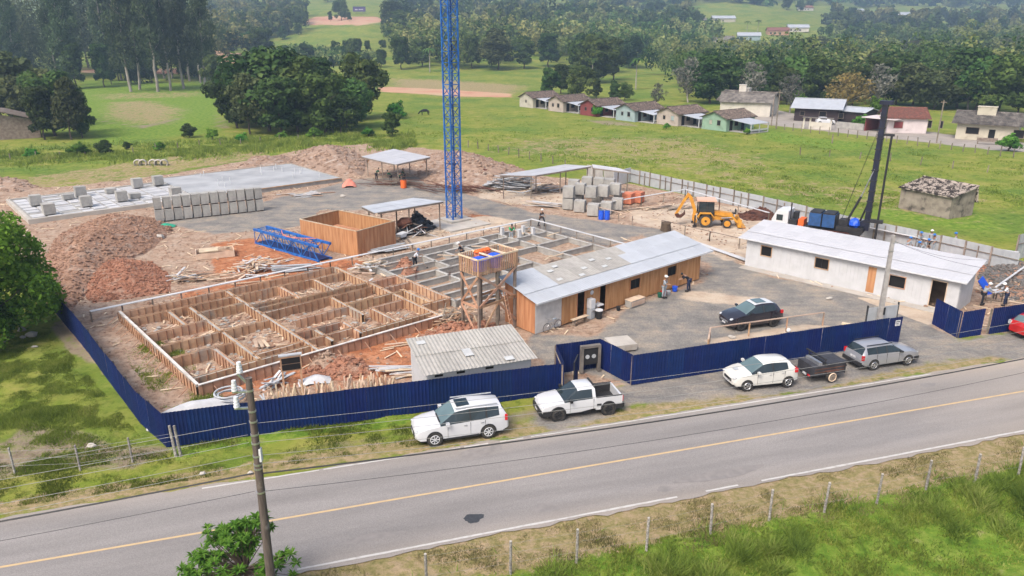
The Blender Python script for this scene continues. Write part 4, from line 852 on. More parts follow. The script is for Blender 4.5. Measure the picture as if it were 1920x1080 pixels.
# pipes rings on the grass
for k, px in enumerate((259, 268, 287, 297, 308)):
    o = MB().ring((0, 0, 0), (0, 1, 0), .5, .12, 18, 6).build('concrete_ring', M['concrete_pale'], smooth=True); o.location = P(px, 309) + Vector((0, 0, .25)); o.rotation_euler = (0, 0, R(20)); o.scale = (1, 4, 1)
    tag(o, ['leftmost', 'second from left', 'middle', 'second from right', 'rightmost'][k] + ' of five pale concrete pipes lying on the grass behind the slab', 'pipe', 'concrete pipes on the grass')

# ---------------------------------------------------------------- lattice masts
def lattice(root, L, w_, bay, m1='crane_blue', leg=.13, axis='z', z00=0.0):
    def T(x, y, z): return Vector((x, y, z + z00)) if axis == 'z' else Vector((z, x, y + w_ / 2))
    h = w_ / 2
    for sx, sy in ((-h, -h), (h, -h), (h, h), (-h, h)):
        MB().beam(T(sx, sy, 0), T(sx, sy, L), leg, leg).build('chord', M[m1], root)
    fc = [((-h, -h), (h, -h)), ((h, -h), (h, h)), ((h, h), (-h, h)), ((-h, h), (-h, -h))]
    for f, (a, b) in enumerate(fc):
        b_ = MB(); z = 0; k = 0
        while z < L - .01:
            z1 = min(L, z + bay); p, q = (a, b) if k % 2 else (b, a)
            b_.beam(T(p[0], p[1], z), T(q[0], q[1], z1), .06, .06)
            b_.beam(T(a[0], a[1], z), T(b[0], b[1], z), .05, .05); z = z1; k += 1
        b_.build('lattice_face', M[m1 if f in (0, 3) else m1], root)
t = thing('tower_crane_mast', 'tall blue lattice tower crane mast standing on its concrete pad', 'crane mast', P(852, 414), AA)
MB().box(-1.25, 1.25, -1.25, 1.25, .0, .28).build('base_plinth', M['concrete_pale'], t)
lattice(t, 33, 1.12, 1.05, leg=.13, z00=.28)
ld = MB(); ld.beam((-.15, .1, .2), (-.15, .1, 32.8), .05, .05).beam((.25, .1, .2), (.25, .1, 32.8), .05, .05)
for z in np.arange(.4, 32.8, .35): ld.beam((-.15, .1, z), (.25, .1, z), .03, .03)
ld.build('ladder', M['crane_dark'], t)
for z in np.arange(3, 33, 3.0): MB().box(-.5, .5, -.5, .5, z, z + .04).build('landing', M['crane_dark'], t) if z % 6 == 0 else None
t = thing('concrete_pad', 'pale square concrete pad under the blue crane mast', 'pad', P(855, 419), AA); MB().box(-2.6, 2.6, -2.6, 2.6, -.1, .09).build('pad', M['concrete_pale'], t)
c0, c1 = P(489, 455), P(600, 487)
t = thing('crane_section', 'blue lattice crane section lying on the red earth left of the plank box', 'crane section', c0 + Vector((.0, .3, 0)), ang(c0, c1))
lattice(t, 9.6, 1.35, 1.2, axis='x', leg=.2); MB().box(.1, 9.5, -.55, .55, .06, .12).build('floor_grating', M['crane_dark'], t)
hz2 = MB()
for k in range(14):
    a = k / 13; b = (k + 1) / 13; f = lambda s: Vector((3 + 4.5 * s, .3 - 1.0 * math.sin(s * 3.1), 1.55)); hz2.beam(f(a), f(b), .06, .06)
hz2.build('hose', M['pink_mesh'], t)

# ---------------------------------------------------------------- plank water tower
tl = AB(0, 0); A0 = P(899, 636); tr = R(43); t = thing('water_tower', 'timber stilt tower carrying a slatted box of blue water tanks', 'water tower', A0, tr)
Wx, Wy, Zp = 3.15, 1.65, 4.3
for x in (0, Wx / 2, Wx):
    for y in (0, Wy):
        MB().box(x - .08, x + .08, y - .08, y + .08, -.1, Zp).build('leg', M['old_wood'], t)
br_ = [((0, 0, .1), (Wx / 2, 0, 2.2)), ((Wx / 2, 0, 2.2), (Wx, 0, .6)), ((0, 0, 2.2), (Wx, 0, Zp)), ((0, 0, Zp), (Wx, 0, 2.2)), ((0, 0, 2.2), (0, Wy, 4.2)), ((0, Wy, 2.2), (0, 0, 4.2)), ((0, 0, .1), (0, Wy, 2.1)), ((0, 0, 2.2), (Wx, 0, 2.3)), ((0, Wy, 2.2), (Wx, Wy, 2.3)), ((Wx, 0, 0.3), (Wx, Wy, 2.2)), ((0, 0, 2.2), (0, Wy, 2.2)), ((Wx, 0, Zp), (Wx, Wy, 2.4))]
for p, q in br_:
    p = Vector(p) + Vector((-.1 if p[0] == 0 == q[0] else 0, -.1 if p[1] == 0 == q[1] else 0, 0)); q = Vector(q) + Vector((-.1 if br_[0] and p[0] < 0 and q[0] == 0 else 0, -.1 if p[1] < 0 and q[1] == 0 else 0, 0))
    MB().beam(p, q, .05, .16).build('brace', M['form_wood'], t)
MB().box(-.12, Wx + .12, -.12, Wy + .12, Zp, Zp + .08).build('deck', M['old_wood'], t)
sl = MB().box(0, .085, 0, .025, 0, 1.1).mesh('slat', M['form_wood'])
for k in range(20):
    x = -.12 + k * (Wx + .24) / 20
    for y in (-.15, Wy + .12): inst('slat', sl, t, (x, y, Zp + .02 + random.uniform(-.03, .03)))
for k in range(11):
    y = -.12 + k * (Wy + .24) / 11
    for x in (-.12, Wx + .14): inst('slat', sl, t, (x, y, Zp + .02 + random.uniform(-.03, .03)), (0, 0, R(90)))
MB().beam((-.16, -.16, Zp + 1.1), (Wx + .16, -.16, Zp + 1.1), .06, .1).beam((-.16, -.16, Zp + 1.1), (-.16, Wy + .16, Zp + 1.1), .06, .1).beam((Wx + .16, -.16, Zp + 1.1), (Wx + .16, Wy + .16, Zp + 1.1), .06, .1).beam((-.16, Wy + .16, Zp + 1.1), (Wx + .16, Wy + .16, Zp + 1.1), .06, .1).beam((1.05, -.16, Zp + 1.1), (1.05, Wy + .16, Zp + 1.1), .06, .1).beam((2.2, -.16, Zp + 1.1), (2.2, Wy + .16, Zp + 1.1), .06, .1).build('top_rail', M['pale_wood'], t)
for i, (x, y) in enumerate(((.75, .75), (2.0, .75))):
    w2 = thing('water_tank', ('left' if i == 0 else 'right') + ' blue water tank inside the slatted tower box', 'water tank', A0 + Vector((x * math.cos(tr) - y * math.sin(tr), x * math.sin(tr) + y * math.cos(tr), Zp + .08)), 0)
    MB().cyl((0, 0, 0), (0, 0, .75), .45, 18, .55).build('tank_body', M['drum_blue'], w2, angle=30); MB().cyl((0, 0, .75), (0, 0, .9), .57, 18, .2).build('lid', M['drum_blue'], w2, angle=30)
x, y = 1.5, 1.35; w2 = thing('brick_stack', 'small stack of orange bricks on the water tower deck', 'brick stack', A0 + Vector((x * math.cos(tr) - y * math.sin(tr), x * math.sin(tr) + y * math.cos(tr), Zp + .08)), tr)
for k in range(4):
    for i in range(3): MB().box(-.5 + i * .34, -.5 + i * .34 + .32, -.25, .25, k * .25, k * .25 + .24).build('brick', M['brick_red'], w2)
for i in range(4): MB().blob((-.45 + .3 * i, 0, 1.05), .2, .25, .12).build('bag', M['orange'], w2, smooth=True)
t = thing('ladder', 'rough timber ladder leaning beside the office end under the tower', 'ladder', P(962, 624), R(70))
for x in (-.2, .2): MB().beam((x, 0, 0), (x, .6, 2.9), .06, .05).build('stile', M['form_wood'], t)
for k in range(8): MB().beam((-.25, .07 * k + .03, .25 + k * .33), (.25, .07 * k + .03, .25 + k * .33), .05, .05).build('rung', M['form_wood'], t)
# ---------------------------------------------------------------- cars
def wheel(root, x, y, r, w_, side, tm='rubber', rm='chrome', spokes=7):
    "side = -1 near side, +1 far side"
    t0 = MB().cyl((x, y - w_ / 2, r), (x, y + w_ / 2, r), r, 22).build('wheel', M[tm], root, angle=40)
    f = y + side * (w_ / 2 + .004); b = MB()
    b.cyl((x, f - side * .02, r), (x, f, r), r * .66, 20); b.build('rim_well', M['steel_dark'] if spokes else M[rm], t0, angle=40)
    s = MB(); s.ring((x, f + side * .004, r), (0, 1, 0), r * .64, .018, 20, 4); s.cyl((x, f, r), (x, f + side * .02, r), r * .16, 8)
    for k in range(spokes):
        a = 2 * math.pi * k / spokes; s.beam((x + .12 * r * math.cos(a), f + side * .012, r + .12 * r * math.sin(a)), (x + .64 * r * math.cos(a), f + side * .012, r + .64 * r * math.sin(a)), .03, .055, up=(0, 1, 0))
    s.build('rim', M[rm], t0)
def car(root, S, W, wb, r, zb, paint, glassm, win, shield, rear, open_from=None):
    """S: stations (x, belt z, top z, half width at belt, half width at roof); ring of points per half:
    0 sill in, 1 sill out, 2 waist, 3 belt, 4 roof edge, 5 roof shoulder, 6 centre"""
    rings = []
    for (x, zbelt, ztop, wbelt, wroof) in S:
        e = .0 if ztop - zbelt > .12 else 1.0
        f = wbelt / (W / 2); k = zb + (.10 if x < .2 or x > S[-1][0] - .2 else 0)
        rings.append([(x, wbelt * .86, k), (x, wbelt * .985, k + .07), (x, wbelt * 1.0, k + (zbelt - k) * .55), (x, wbelt * .965, zbelt), (x, wroof, ztop - .07 * (1 - e * .4)), (x, wroof * .82, ztop - .012), (x, 0, ztop + .008)])
    n = len(S); V = []; idx = {}
    for i in range(n):
        for sd in (-1, 1):
            for j, (x, y, z) in enumerate(rings[i]):
                idx[i, sd, j] = len(V); V.append((x, y * sd, z))
    body = []; gl = {'side_window': [], 'windscreen': [], 'rear_window': []}
    for i in range(n - 1):
        for sd in (-1, 1):
            for j in range(6):
                q = (idx[i, sd, j], idx[i + 1, sd, j], idx[i + 1, sd, j + 1], idx[i, sd, j + 1])
                if sd == 1: q = q[::-1]
                if j == 3 and i in win: gl['side_window'].append((q, win[i], sd))
                elif j >= 4 and i in shield: gl['windscreen'].append((q, 0, sd))
                elif j >= 4 and i in rear: gl['rear_window'].append((q, 0, sd))
                else: body.append(q)
    for i, fl_ in ((0, 1), (n - 1, 0)):
        c = [idx[i, -1, j] for j in range(7)] + [idx[i, 1, j] for j in range(5, -1, -1)]
        body.append(tuple(c if not fl_ else c[::-1]))
    b = MB(); b.add(V, body); o = b.build('body', paint, root)
    o.data.shade_smooth(); o.data.set_sharp_from_angle(angle=R(38))
    def sub(nm, lst, m):
        if not lst: return
        mb = MB(); ids = {}; 
        for q, _, sd in lst:
            for v in q:
                if v not in ids: ids[v] = len(mb.v); mb.v.append(V[v])
            mb.f.append(tuple(ids[v] for v in q))
        mb.build(nm, m, root)
    for sd in (-1, 1):
        for g in sorted(set(k[1] for k in gl['side_window'])): sub('pillar' if g == 9 else 'side_window', [k for k in gl['side_window'] if k[2] == sd and k[1] == g], M['plastic_black' if g == 9 else 'glass'])
    sub('windscreen', gl['windscreen'], M[glassm]); sub('rear_window', gl['rear_window'], M[glassm])
    MB().box(S[0][0] + .25, S[-1][0] - .25, -W / 2 + .1, W / 2 - .1, zb - .04, zb + .1).build('underbody', M['plastic_black'], root)
    for x in wb:
        for sd in (-1, 1):
            yy = sd * (W / 2 - .010); mb = MB(); mb.cyl((x, yy - sd * .16, r + .02), (x, yy + sd * .016, r + .02), r + .055, 24); mb.build('wheel_arch', M['plastic_black'], root, angle=40)
            wheel(root, x, sd * (W / 2 - .085), r, .21, sd, **WH)
def at_car(px1, px2, wb, label, cat, name, flip=False):
    "put a car so that its near-side wheels touch the two measured points"
    a, b = P(*px1), P(*px2); r = ang(a, b); mid = (a + b) / 2
    return mid, r
def place_car(name, label, cat, a, b, W, wbx, lx, flip=False):
    pa, pb = P(*a), P(*b); r = ang(pa, pb); mid = (pa + pb) / 2; nrm = Vector((-math.sin(r), math.cos(r), 0)); d = Vector((math.cos(r), math.sin(r), 0))
    cx = (wbx[0] + wbx[1]) / 2
    # nose at local x=0; flipped cars point to the right
    if not flip: loc = mid + nrm * (W / 2 - .07) - d * cx; rz = r
    else: loc = mid + nrm * (W / 2 - .07) + d * cx; rz = r + math.pi
    return thing(name, label, cat, (loc.x, loc.y, .02), rz)
def det(root, nm, m, *boxes):
    b = MB()
    for q in boxes: b.box(*q)
    return b.build(nm, M[m], root)
def seam(root, W, xs_, z0, z1):
    b = MB()
    for x in xs_:
        for sd in (-1, 1): b.box(x - .006, x + .006, sd * (W / 2 * .99) - .012, sd * (W / 2 * .99) + .012, z0, z1)
    b.build('door_gap', M['plastic_black'], root)
# white SUV
WH = dict(rm='white_metal', spokes=7)
W = 1.80; t = place_car('parked_car', 'white SUV with roof rails and a sunroof parked on the verge beside the blue fence', 'car', (813, 836), (918, 820), W, (.9, 3.57), 4.66)
S = [(0, .55, .60, .62, .5), (.06, .70, .78, .78, .62), (.22, .80, .90, .85, .70), (.6, .90, .98, .885, .74), (1.2, .98, 1.06, .90, .74), (1.95, 1.02, 1.60, .90, .66), (2.1, 1.02, 1.64, .90, .67), (2.65, 1.04, 1.69, .90, .68), (2.72, 1.04, 1.69, .90, .68), (3.45, 1.08, 1.66, .90, .67), (3.55, 1.09, 1.65, .895, .66), (4.15, 1.14, 1.60, .88, .63), (4.3, 1.14, 1.56, .87, .62), (4.55, 1.05, 1.12, .84, .68), (4.64, .75, .80, .74, .6)]
car(t, S, W, (.9, 3.57), .35, .24, M['car_white'], 'glass_light', {4: 0, 5: 0, 6: 0, 7: 9, 8: 1, 9: 9, 10: 2}, {4}, {12})
det(t, 'sunroof', 'glass', (2.1, 2.75, -.38, .38, 1.685, 1.705))
for sd in (-1, 1): MB().beam((2.0, sd * .62, 1.70), (4.1, sd * .60, 1.68), .04, .05).build('roof_rail', M['grey_sheet'], t); det(t, 'mirror', 'car_white', (1.45, 1.62, sd * .99 - .1, sd * .99 + .1, 1.02, 1.17)); MB().blob((.16, sd * .66, .73), .17, .12, .075, 8, 5).build('headlight', M['lamp_glass'], t, smooth=True); det(t, 'taillight', 'lamp_red', (4.42, 4.56, sd * .80 - .07, sd * .80 + .07, .82, 1.1)); det(t, 'door_handle', 'chrome', (2.35, 2.5, sd * .905 - .012, sd * .905 + .012, .86, .89), (3.2, 3.35, sd * .905 - .012, sd * .905 + .012, .88, .91))
det(t, 'grille', 'plastic_black', (-.035, .05, -.42, .42, .38, .60)); det(t, 'number_plate', 'plate', (-.045, -.036, -.2, .2, .42, .53)); det(t, 'side_skirt', 'plastic_black', (1.35, 3.1, -.91, -.86, .22, .32), (1.35, 3.1, .86, .91, .22, .32)); seam(t, W, (1.55, 2.68, 3.42), .36, 1.0); det(t, 'wiper', 'plastic_black', (1.17, 1.24, -.6, .3, 1.09, 1.11))
# white pickup
WH = dict(rm='steel_dark', spokes=6)
W = 1.70; t = place_car('pickup_truck', 'small white two-door pickup with an open black load bed in front of the fence recess', 'pickup', (1045, 788), (1140, 776), W, (.85, 3.60), 4.47)
S = [(0, .55, .60, .60, .5), (.06, .68, .76, .74, .6), (.22, .78, .86, .80, .68), (.7, .88, .93, .84, .72), (1.2, .93, .99, .85, .72), (1.95, .98, 1.50, .85, .62), (2.1, .98, 1.53, .85, .62), (2.72, 1.0, 1.53, .85, .62), (2.80, 1.0, 1.52, .85, .62), (2.9, 1.0, 1.50, .85, .60)]
car(t, S, W, (.85, 3.60), .32, .26, M['car_white'], 'glass', {4: 0, 5: 0, 6: 0}, {4}, set())
det(t, 'bed_side', 'car_white', (2.9, 4.36, -.85, -.76, .34, 1.0), (2.9, 4.36, .76, .85, .34, 1.0), (4.28, 4.38, -.76, .76, .34, .98)); det(t, 'bed_liner', 'plastic_black', (2.91, 4.28, -.76, .76, .40, .52), (2.91, 2.95, -.76, .76, .52, 1.01), (2.91, 4.28, -.77, -.72, .52, .99), (2.91, 4.28, .72, .77, .52, .99)); det(t, 'bed_rail', 'plastic_black', (2.95, 4.34, -.82, -.76, 1.0, 1.03), (2.95, 4.34, .76, .82, 1.0, 1.03))
for x in (.85, 3.6):
    for sd in (-1, 1): MB().ring((x, sd * .845, .34), (0, 1, 0), .40, .045, 20, 6).build('arch_moulding', M['plastic_black'], t, smooth=True)
det(t, 'front_bumper', 'plastic_black', (-.08, .10, -.66, .66, .26, .56), (.05, .5, -.86, -.80, .26, .55), (.05, .5, .80, .86, .26, .55)); det(t, 'rear_bumper', 'plastic_black', (4.30, 4.50, -.80, .80, .30, .52), (3.95, 4.4, -.87, -.82, .30, .55)); det(t, 'sport_bar', 'plastic_black', (2.86, 2.95, -.55, .55, 1.48, 1.56))
det(t, 'fuel_vent', 'plastic_black', (2.95, 3.2, -.865, -.85, .55, .68)); seam(t, W, (1.5, 2.78), .36, 1.0)
for sd in (-1, 1): det(t, 'mirror', 'plastic_black', (1.45, 1.58, sd * .95 - .1, sd * .95 + .1, .98, 1.12)); MB().blob((.14, sd * .62, .70), .16, .12, .07, 8, 5).build('headlight', M['lamp_glass'], t, smooth=True); det(t, 'taillight', 'lamp_red', (4.36, 4.40, sd * .80 - .05, sd * .80 + .05, .68, .98))
det(t, 'number_plate', 'plate', (-.09, -.081, -.2, .2, .36, .47))
# cream hatchback
WH = dict(rm='chrome', spokes=5)
W = 1.70; t = place_car('parked_car', 'cream white hatchback with a dark bonnet stripe parked in front of the blue fence', 'car', (1397, 733), (1477, 725), W, (.75, 3.24), 3.9)
S = [(0, .52, .58, .60, .5), (.06, .66, .74, .75, .6), (.2, .76, .86, .80, .66), (.6, .88, .95, .84, .70), (1.0, .95, 1.02, .85, .70), (1.72, .99, 1.46, .85, .61), (1.95, 1.0, 1.51, .85, .62), (2.25, 1.01, 1.53, .85, .62), (2.32, 1.01, 1.53, .85, .62), (3.0, 1.07, 1.50, .85, .60), (3.2, 1.10, 1.47, .84, .60), (3.45, 1.10, 1.40, .82, .58), (3.78, 1.0, 1.06, .80, .62), (3.89, .72, .78, .72, .56)]
car(t, S, W, (.75, 3.24), .30, .22, M['car_cream'], 'glass_light', {4: 0, 5: 0, 6: 0, 7: 9, 8: 1, 9: 1}, {4}, {11})
det(t, 'bonnet_stripe', 'grey_sheet', (.35, .85, -.05, .32, .955, .962)); det(t, 'grille', 'plastic_black', (-.03, .04, -.40, .40, .46, .60)); det(t, 'number_plate', 'plate', (-.045, -.03, -.2, .2, .34, .45)); seam(t, W, (1.35, 2.29, 3.0), .34, .98)
for sd in (-1, 1): det(t, 'mirror', 'car_cream', (1.28, 1.42, sd * .95 - .1, sd * .95 + .1, 1.0, 1.12)); MB().blob((.16, sd * .62, .72), .2, .12, .07, 8, 5).build('headlight', M['lamp_glass'], t, smooth=True); det(t, 'taillight', 'lamp_red', (3.62, 3.80, sd * .78 - .06, sd * .78 + .06, .85, 1.08)); det(t, 'door_handle', 'chrome', (2.05, 2.18, sd * .855 - .01, sd * .855 + .01, .84, .87), (2.8, 2.93, sd * .855 - .01, sd * .855 + .01, .86, .89))
# silver estate, seen from behind
WH = dict(rm='chrome', spokes=6)
W = 1.65; t = place_car('parked_car', 'silver estate car with its tailgate towards the covered trailer', 'car', (1636, 693), (1699, 684), W, (.85, 3.30), 4.15, flip=True)
S = [(0, .55, .60, .60, .5), (.06, .66, .74, .74, .6), (.22, .76, .84, .79, .66), (.7, .85, .90, .82, .70), (1.25, .91, .96, .825, .70), (1.95, .96, 1.38, .825, .60), (2.1, .96, 1.42, .825, .61), (2.4, .97, 1.44, .825, .61), (2.48, .97, 1.44, .825, .61), (3.1, .98, 1.43, .825, .61), (3.18, .98, 1.43, .825, .61), (3.8, .98, 1.40, .81, .59), (3.88, .98, 1.38, .81, .59), (4.1, .92, .97, .79, .66), (4.17, .62, .70, .72, .6)]
car(t, S, W, (.85, 3.30), .30, .24, M['car_silver'], 'glass', {4: 0, 5: 0, 6: 0, 7: 9, 8: 1, 9: 9, 10: 2}, {4}, {12})
det(t, 'tailgate_glass', 'glass_light', (4.06, 4.075, -.5, .5, 1.0, 1.02)); det(t, 'rear_bumper', 'plastic_black', (4.0, 4.26, -.76, .76, .30, .50)); det(t, 'number_plate', 'plate', (4.17, 4.19, -.22, .22, .62, .74)); det(t, 'front_bumper', 'plastic_black', (-.04, .25, -.72, .72, .28, .46), (.1, .42, -.84, -.78, .3, .5), (.1, .42, .78, .84, .3, .5)); seam(t, W, (1.55, 2.44, 3.14), .34, .94)
for sd in (-1, 1): MB().beam((2.0, sd * .55, 1.475), (3.75, sd * .53, 1.455), .035, .04).build('roof_rail', M['plastic_black'], t); det(t, 'taillight', 'lamp_red', (4.02, 4.16, sd * .76 - .06, sd * .76 + .06, .66, .95)); det(t, 'mirror', 'plastic_black', (1.45, 1.6, sd * .92 - .09, sd * .92 + .09, .94, 1.05)); MB().blob((.14, sd * .6, .68), .15, .12, .07, 8, 5).build('headlight', M['lamp_glass'], t, smooth=True)
# black hatchback in the yard
WH = dict(rm='steel_dark', spokes=6)
W = 1.72; t = place_car('parked_car', 'black hatchback with a white roof and glass sunroof parked inside the yard', 'car', (1387, 620), (1450, 612), W, (.8, 3.3), 4.1)
S = [(0, .55, .60, .60, .5), (.06, .68, .76, .76, .62), (.22, .78, .86, .82, .68), (.7, .90, .96, .85, .72), (1.15, .96, 1.02, .86, .72), (1.9, 1.0, 1.44, .86, .62), (2.1, 1.0, 1.48, .86, .63), (2.45, 1.02, 1.50, .86, .63), (2.53, 1.02, 1.50, .86, .63), (3.2, 1.06, 1.47, .86, .61), (3.4, 1.08, 1.44, .85, .6), (3.65, 1.08, 1.36, .83, .58), (3.95, .98, 1.04, .81, .62), (4.08, .7, .76, .74, .56)]
car(t, S, W, (.8, 3.3), .31, .22, M['car_dark'], 'glass_light', {4: 0, 5: 0, 6: 0, 7: 9, 8: 1, 9: 1}, {4}, {11})
rfp = MB(); 
for a, b in ((5, 6), (6, 7), (7, 9), (9, 10)):
    xa, xb = S[a][0], S[b][0]; za, zb2 = S[a][2] + .03, S[b][2] + .03; wa_, wb2 = S[a][4] * .85, S[b][4] * .85
    rfp.add([(xa, -wa_, za - .01), (xb, -wb2, zb2 - .01), (xb, 0, zb2 + .008), (xa, 0, za + .008)], [(0, 1, 2, 3)]).add([(xa, wa_, za - .01), (xb, wb2, zb2 - .01), (xb, 0, zb2 + .008), (xa, 0, za + .008)], [(3, 2, 1, 0)])
rfp.build('roof_panel', M['car_white'], t); det(t, 'sunroof', 'glass_light', (2.1, 2.85, -.38, .38, 1.545, 1.56))
det(t, 'grille', 'chrome', (-.03, .04, -.40, .40, .48, .56)); det(t, 'number_plate', 'plate', (-.045, -.03, -.2, .2, .34, .45))
for sd in (-1, 1): det(t, 'mirror', 'car_dark', (1.42, 1.56, sd * .97 - .1, sd * .97 + .1, 1.0, 1.12)); MB().blob((.18, sd * .64, .73), .2, .12, .08, 8, 5).build('headlight', M['lamp_glass'], t, smooth=True); det(t, 'taillight', 'lamp_red', (3.80, 3.98, sd * .80 - .06, sd * .80 + .06, .85, 1.05))
t.scale = (1, 1, 1.08)
# red and silver car at the right edge
WH = dict(rm='chrome', spokes=5)
rp = P(1911, 640); t = thing('parked_car', 'red car cut off by the right edge of the photo', 'car', (rp.x + 3.95, rp.y + 1.7, .02), RA + math.pi)
S = [(0, .55, .60, .60, .5), (.2, .76, .86, .80, .66), (1.1, .95, 1.02, .85, .70), (1.85, .99, 1.46, .85, .61), (2.3, 1.01, 1.53, .85, .62), (3.2, 1.07, 1.50, .85, .60), (3.5, 1.10, 1.42, .82, .58), (3.8, 1.0, 1.06, .80, .62), (3.92, .72, .78, .72, .56)]
car(t, S, 1.7, (.8, 3.2), .3, .22, M['car_red'], 'glass_light', {3: 0, 4: 1}, {2}, {6})
for sd in (-1, 1): det(t, 'taillight', 'lamp_glass', (3.70, 3.90, sd * .76 - .1, sd * .76 + .1, .72, .98))
# covered trailer
pw_ = P(1551, 716); t = thing('utility_trailer', 'small dark box trailer with a black tarpaulin lid between the cream and silver cars', 'trailer', (pw_.x - .05, pw_.y + .78, .02), RA)
WH = dict(rm='old_wood', spokes=0)
det(t, 'tub', 'tarp', (-1.15, .95, -.72, .72, .42, .98)); MB().box(-.35, .98, -.75, .75, .98, 1.12).build('cover', M['tarp'], t); det(t, 'corner_post', 'steel_dark', (.93, .97, -.76, -.70, .4, 1.1), (.93, .97, .70, .76, .4, 1.1))
det(t, 'side_band', 'rust', (-1.1, .9, -.735, -.72, .60, .65), (-1.1, .9, -.735, -.72, .80, .84)); det(t, 'tail_beam', 'steel_dark', (-1.35, -1.28, -.75, .75, .40, .50)); det(t, 'tail_lamp', 'lamp_red', (-1.37, -1.34, -.66, -.46, .42, .52), (-1.37, -1.34, .46, .66, .42, .52)); det(t, 'number_plate', 'plate', (-1.375, -1.35, -.35, -.05, .40, .52))
MB().beam((.95, 0, .45), (1.7, 0, .45), .08, .08).beam((.95, -.5, .45), (1.6, -.02, .45), .06, .06).beam((.95, .5, .45), (1.6, .02, .45), .06, .06).build('drawbar', M['steel_dark'], t)
MB().beam((-.45, -.70, 1.0), (-.45, -.70, 1.35), .05, .05).beam((-.45, .70, 1.0), (-.45, .70, 1.35), .05, .05).beam((-.45, -.75, 1.37), (-.45, .95, 1.37), .1, .07).build('load_bar', M['steel_dark'], t); det(t, 'bundle', 'chrome', (-.75, -.55, -.6, .6, .98, 1.15))
for sd in (-1, 1):
    wheel(t, 0, sd * .82, .31, .18, sd, rm='old_wood', spokes=0); det(t, 'mudguard', 'rust', (-.4, .4, sd * .82 - .1, sd * .82 + .1, .66, .69)); MB().ring((0, sd * .92, .31), (0, 1, 0), .24, .035, 20, 4).build('tyre_wall', M['pale_wood'], t)
# motorcycle seen over the fence
t = thing('motorcycle', 'motorcycle parked inside the yard with its mirrors showing over the blue fence', 'motorcycle', P(1470, 655), RA)
WH = dict(rm='chrome', spokes=6)
for x in (0, 1.3): MB().ring((x, 0, .31), (0, 1, 0), .26, .05, 18, 6).build('wheel', M['rubber'], t, smooth=True)
MB().blob((.65, 0, .82), .3, .15, .14, 8, 5).build('fuel_tank', M['car_dark'], t, smooth=True); MB().box(.85, 1.5, -.13, .13, .76, .86).build('seat', M['plastic_black'], t)
MB().cyl((0, 0, .31), (.25, 0, 1.05), .03, 6).cyl((.25, -.38, 1.05), (.25, .38, 1.05), .02, 6).beam((.2, 0, .7), (1.3, 0, .4), .06, .08).build('frame', M['steel_dark'], t); MB().box(.4, .8, -.14, .14, .32, .65).build('engine', M['steel_dark'], t)
for sd in (-1, 1): MB().cyl((.25, sd * .3, 1.05), (.2, sd * .36, 1.3), .01, 4).blob((.2, sd * .38, 1.32), .02, .07, .05).build('mirror', M['chrome'], t)
MB().blob((.25, .1, 1.22), .14, .13, .14, 10, 6).build('helmet', M['helmet_white'], t, smooth=True)

# ---------------------------------------------------------------- backhoe loader
h0 = P(1324, 428); h1 = P(1361, 424); hr = R(-8)
t = thing('backhoe_loader', 'yellow backhoe loader with its rear digging arm folded up to the left', 'digger', P(1324, 426) + Vector((0, .9, 0)), hr)
# local x: 0 rear axle, 2.1 front axle, digging arm towards -x
for sd in (-1, 1):
    wheel(t, 0, sd * .90, .68, .42, sd, rm='yellow', spokes=0); MB().cyl((0, sd * 1.12, .68), (0, sd * 1.14, .68), .12, 10).build('hub', M['rust'], t)
    wheel(t, 2.15, sd * .90, .46, .32, sd, rm='yellow', spokes=0)
    MB().prism([(-.85, 1.05), (-.6, 1.5), (.5, 1.5), (.9, 1.0), (.8, 1.0), (.45, 1.42), (-.55, 1.42), (-.78, 1.05)], sd * .9 - .26, sd * .9 + .26).build('mudguard', M['yellow'], t)
MB().prism([(-.6, .6), (.9, .6), (.9, 1.1), (-.6, 1.1)], -.55, .55).prism([(.8, .7), (2.7, .7), (2.75, 1.35), (.85, 1.6)], -.42, .42).build('chassis', M['yellow'], t)
MB().box(2.6, 2.8, -.4, .4, .75, 1.3).build('radiator_grille', M['plastic_black'], t)
cabp = MB()
for x, y in ((-.75, -.72), (-.75, .72), (.8, -.72), (.8, .72), (.1, -.74), (.1, .74)): cabp.beam((x, y, 1.1), (x * .93, y * .97, 2.62), .08, .08)
cabp.build('cab_frame', M['plastic_black'], t); MB().box(-.72, .77, -.70, .70, 1.1, 2.6).build('cab_glass', M['glass'], t); MB().box(-.92, .98, -.82, .82, 2.62, 2.78).build('cab_roof', mat('cab_roof', (.62, .38, .28), (.55, .35, .27), rough=.7), t)
MB().cyl((1.4, .25, 1.5), (1.4, .25, 2.35), .05, 8).build('exhaust', M['rust'], t)
# loader arms + bucket
for sd in (-1, 1):
    MB().beam((.9, sd * .5, 1.35), (2.6, sd * .5, 1.15), .12, .22).beam((2.6, sd * .5, 1.15), (3.3, sd * .5, .45), .12, .2).build('loader_arm', M['yellow'], t); MB().cyl((1.6, sd * .5, .9), (2.7, sd * .5, 1.0), .05, 8).build('ram', M['chrome'], t)
MB().prism([(3.2, .15), (4.0, .08), (4.02, .14), (3.4, .25), (3.3, .5), (3.45, .95), (3.38, 1.0), (3.2, .55)], -1.1, 1.1).build('loader_bucket', M['yellow'], t); MB().box(3.2, 3.55, -1.12, -1.1, .12, .95).box(3.2, 3.55, 1.1, 1.12, .12, .95).build('bucket_cheek', M['yellow'], t); MB().box(2.7, 3.1, -.3, .3, 1.3, 1.38).box(3.0, 3.08, -.35, .35, 1.38, 1.75).build('hose_guard', M['plastic_black'], t)
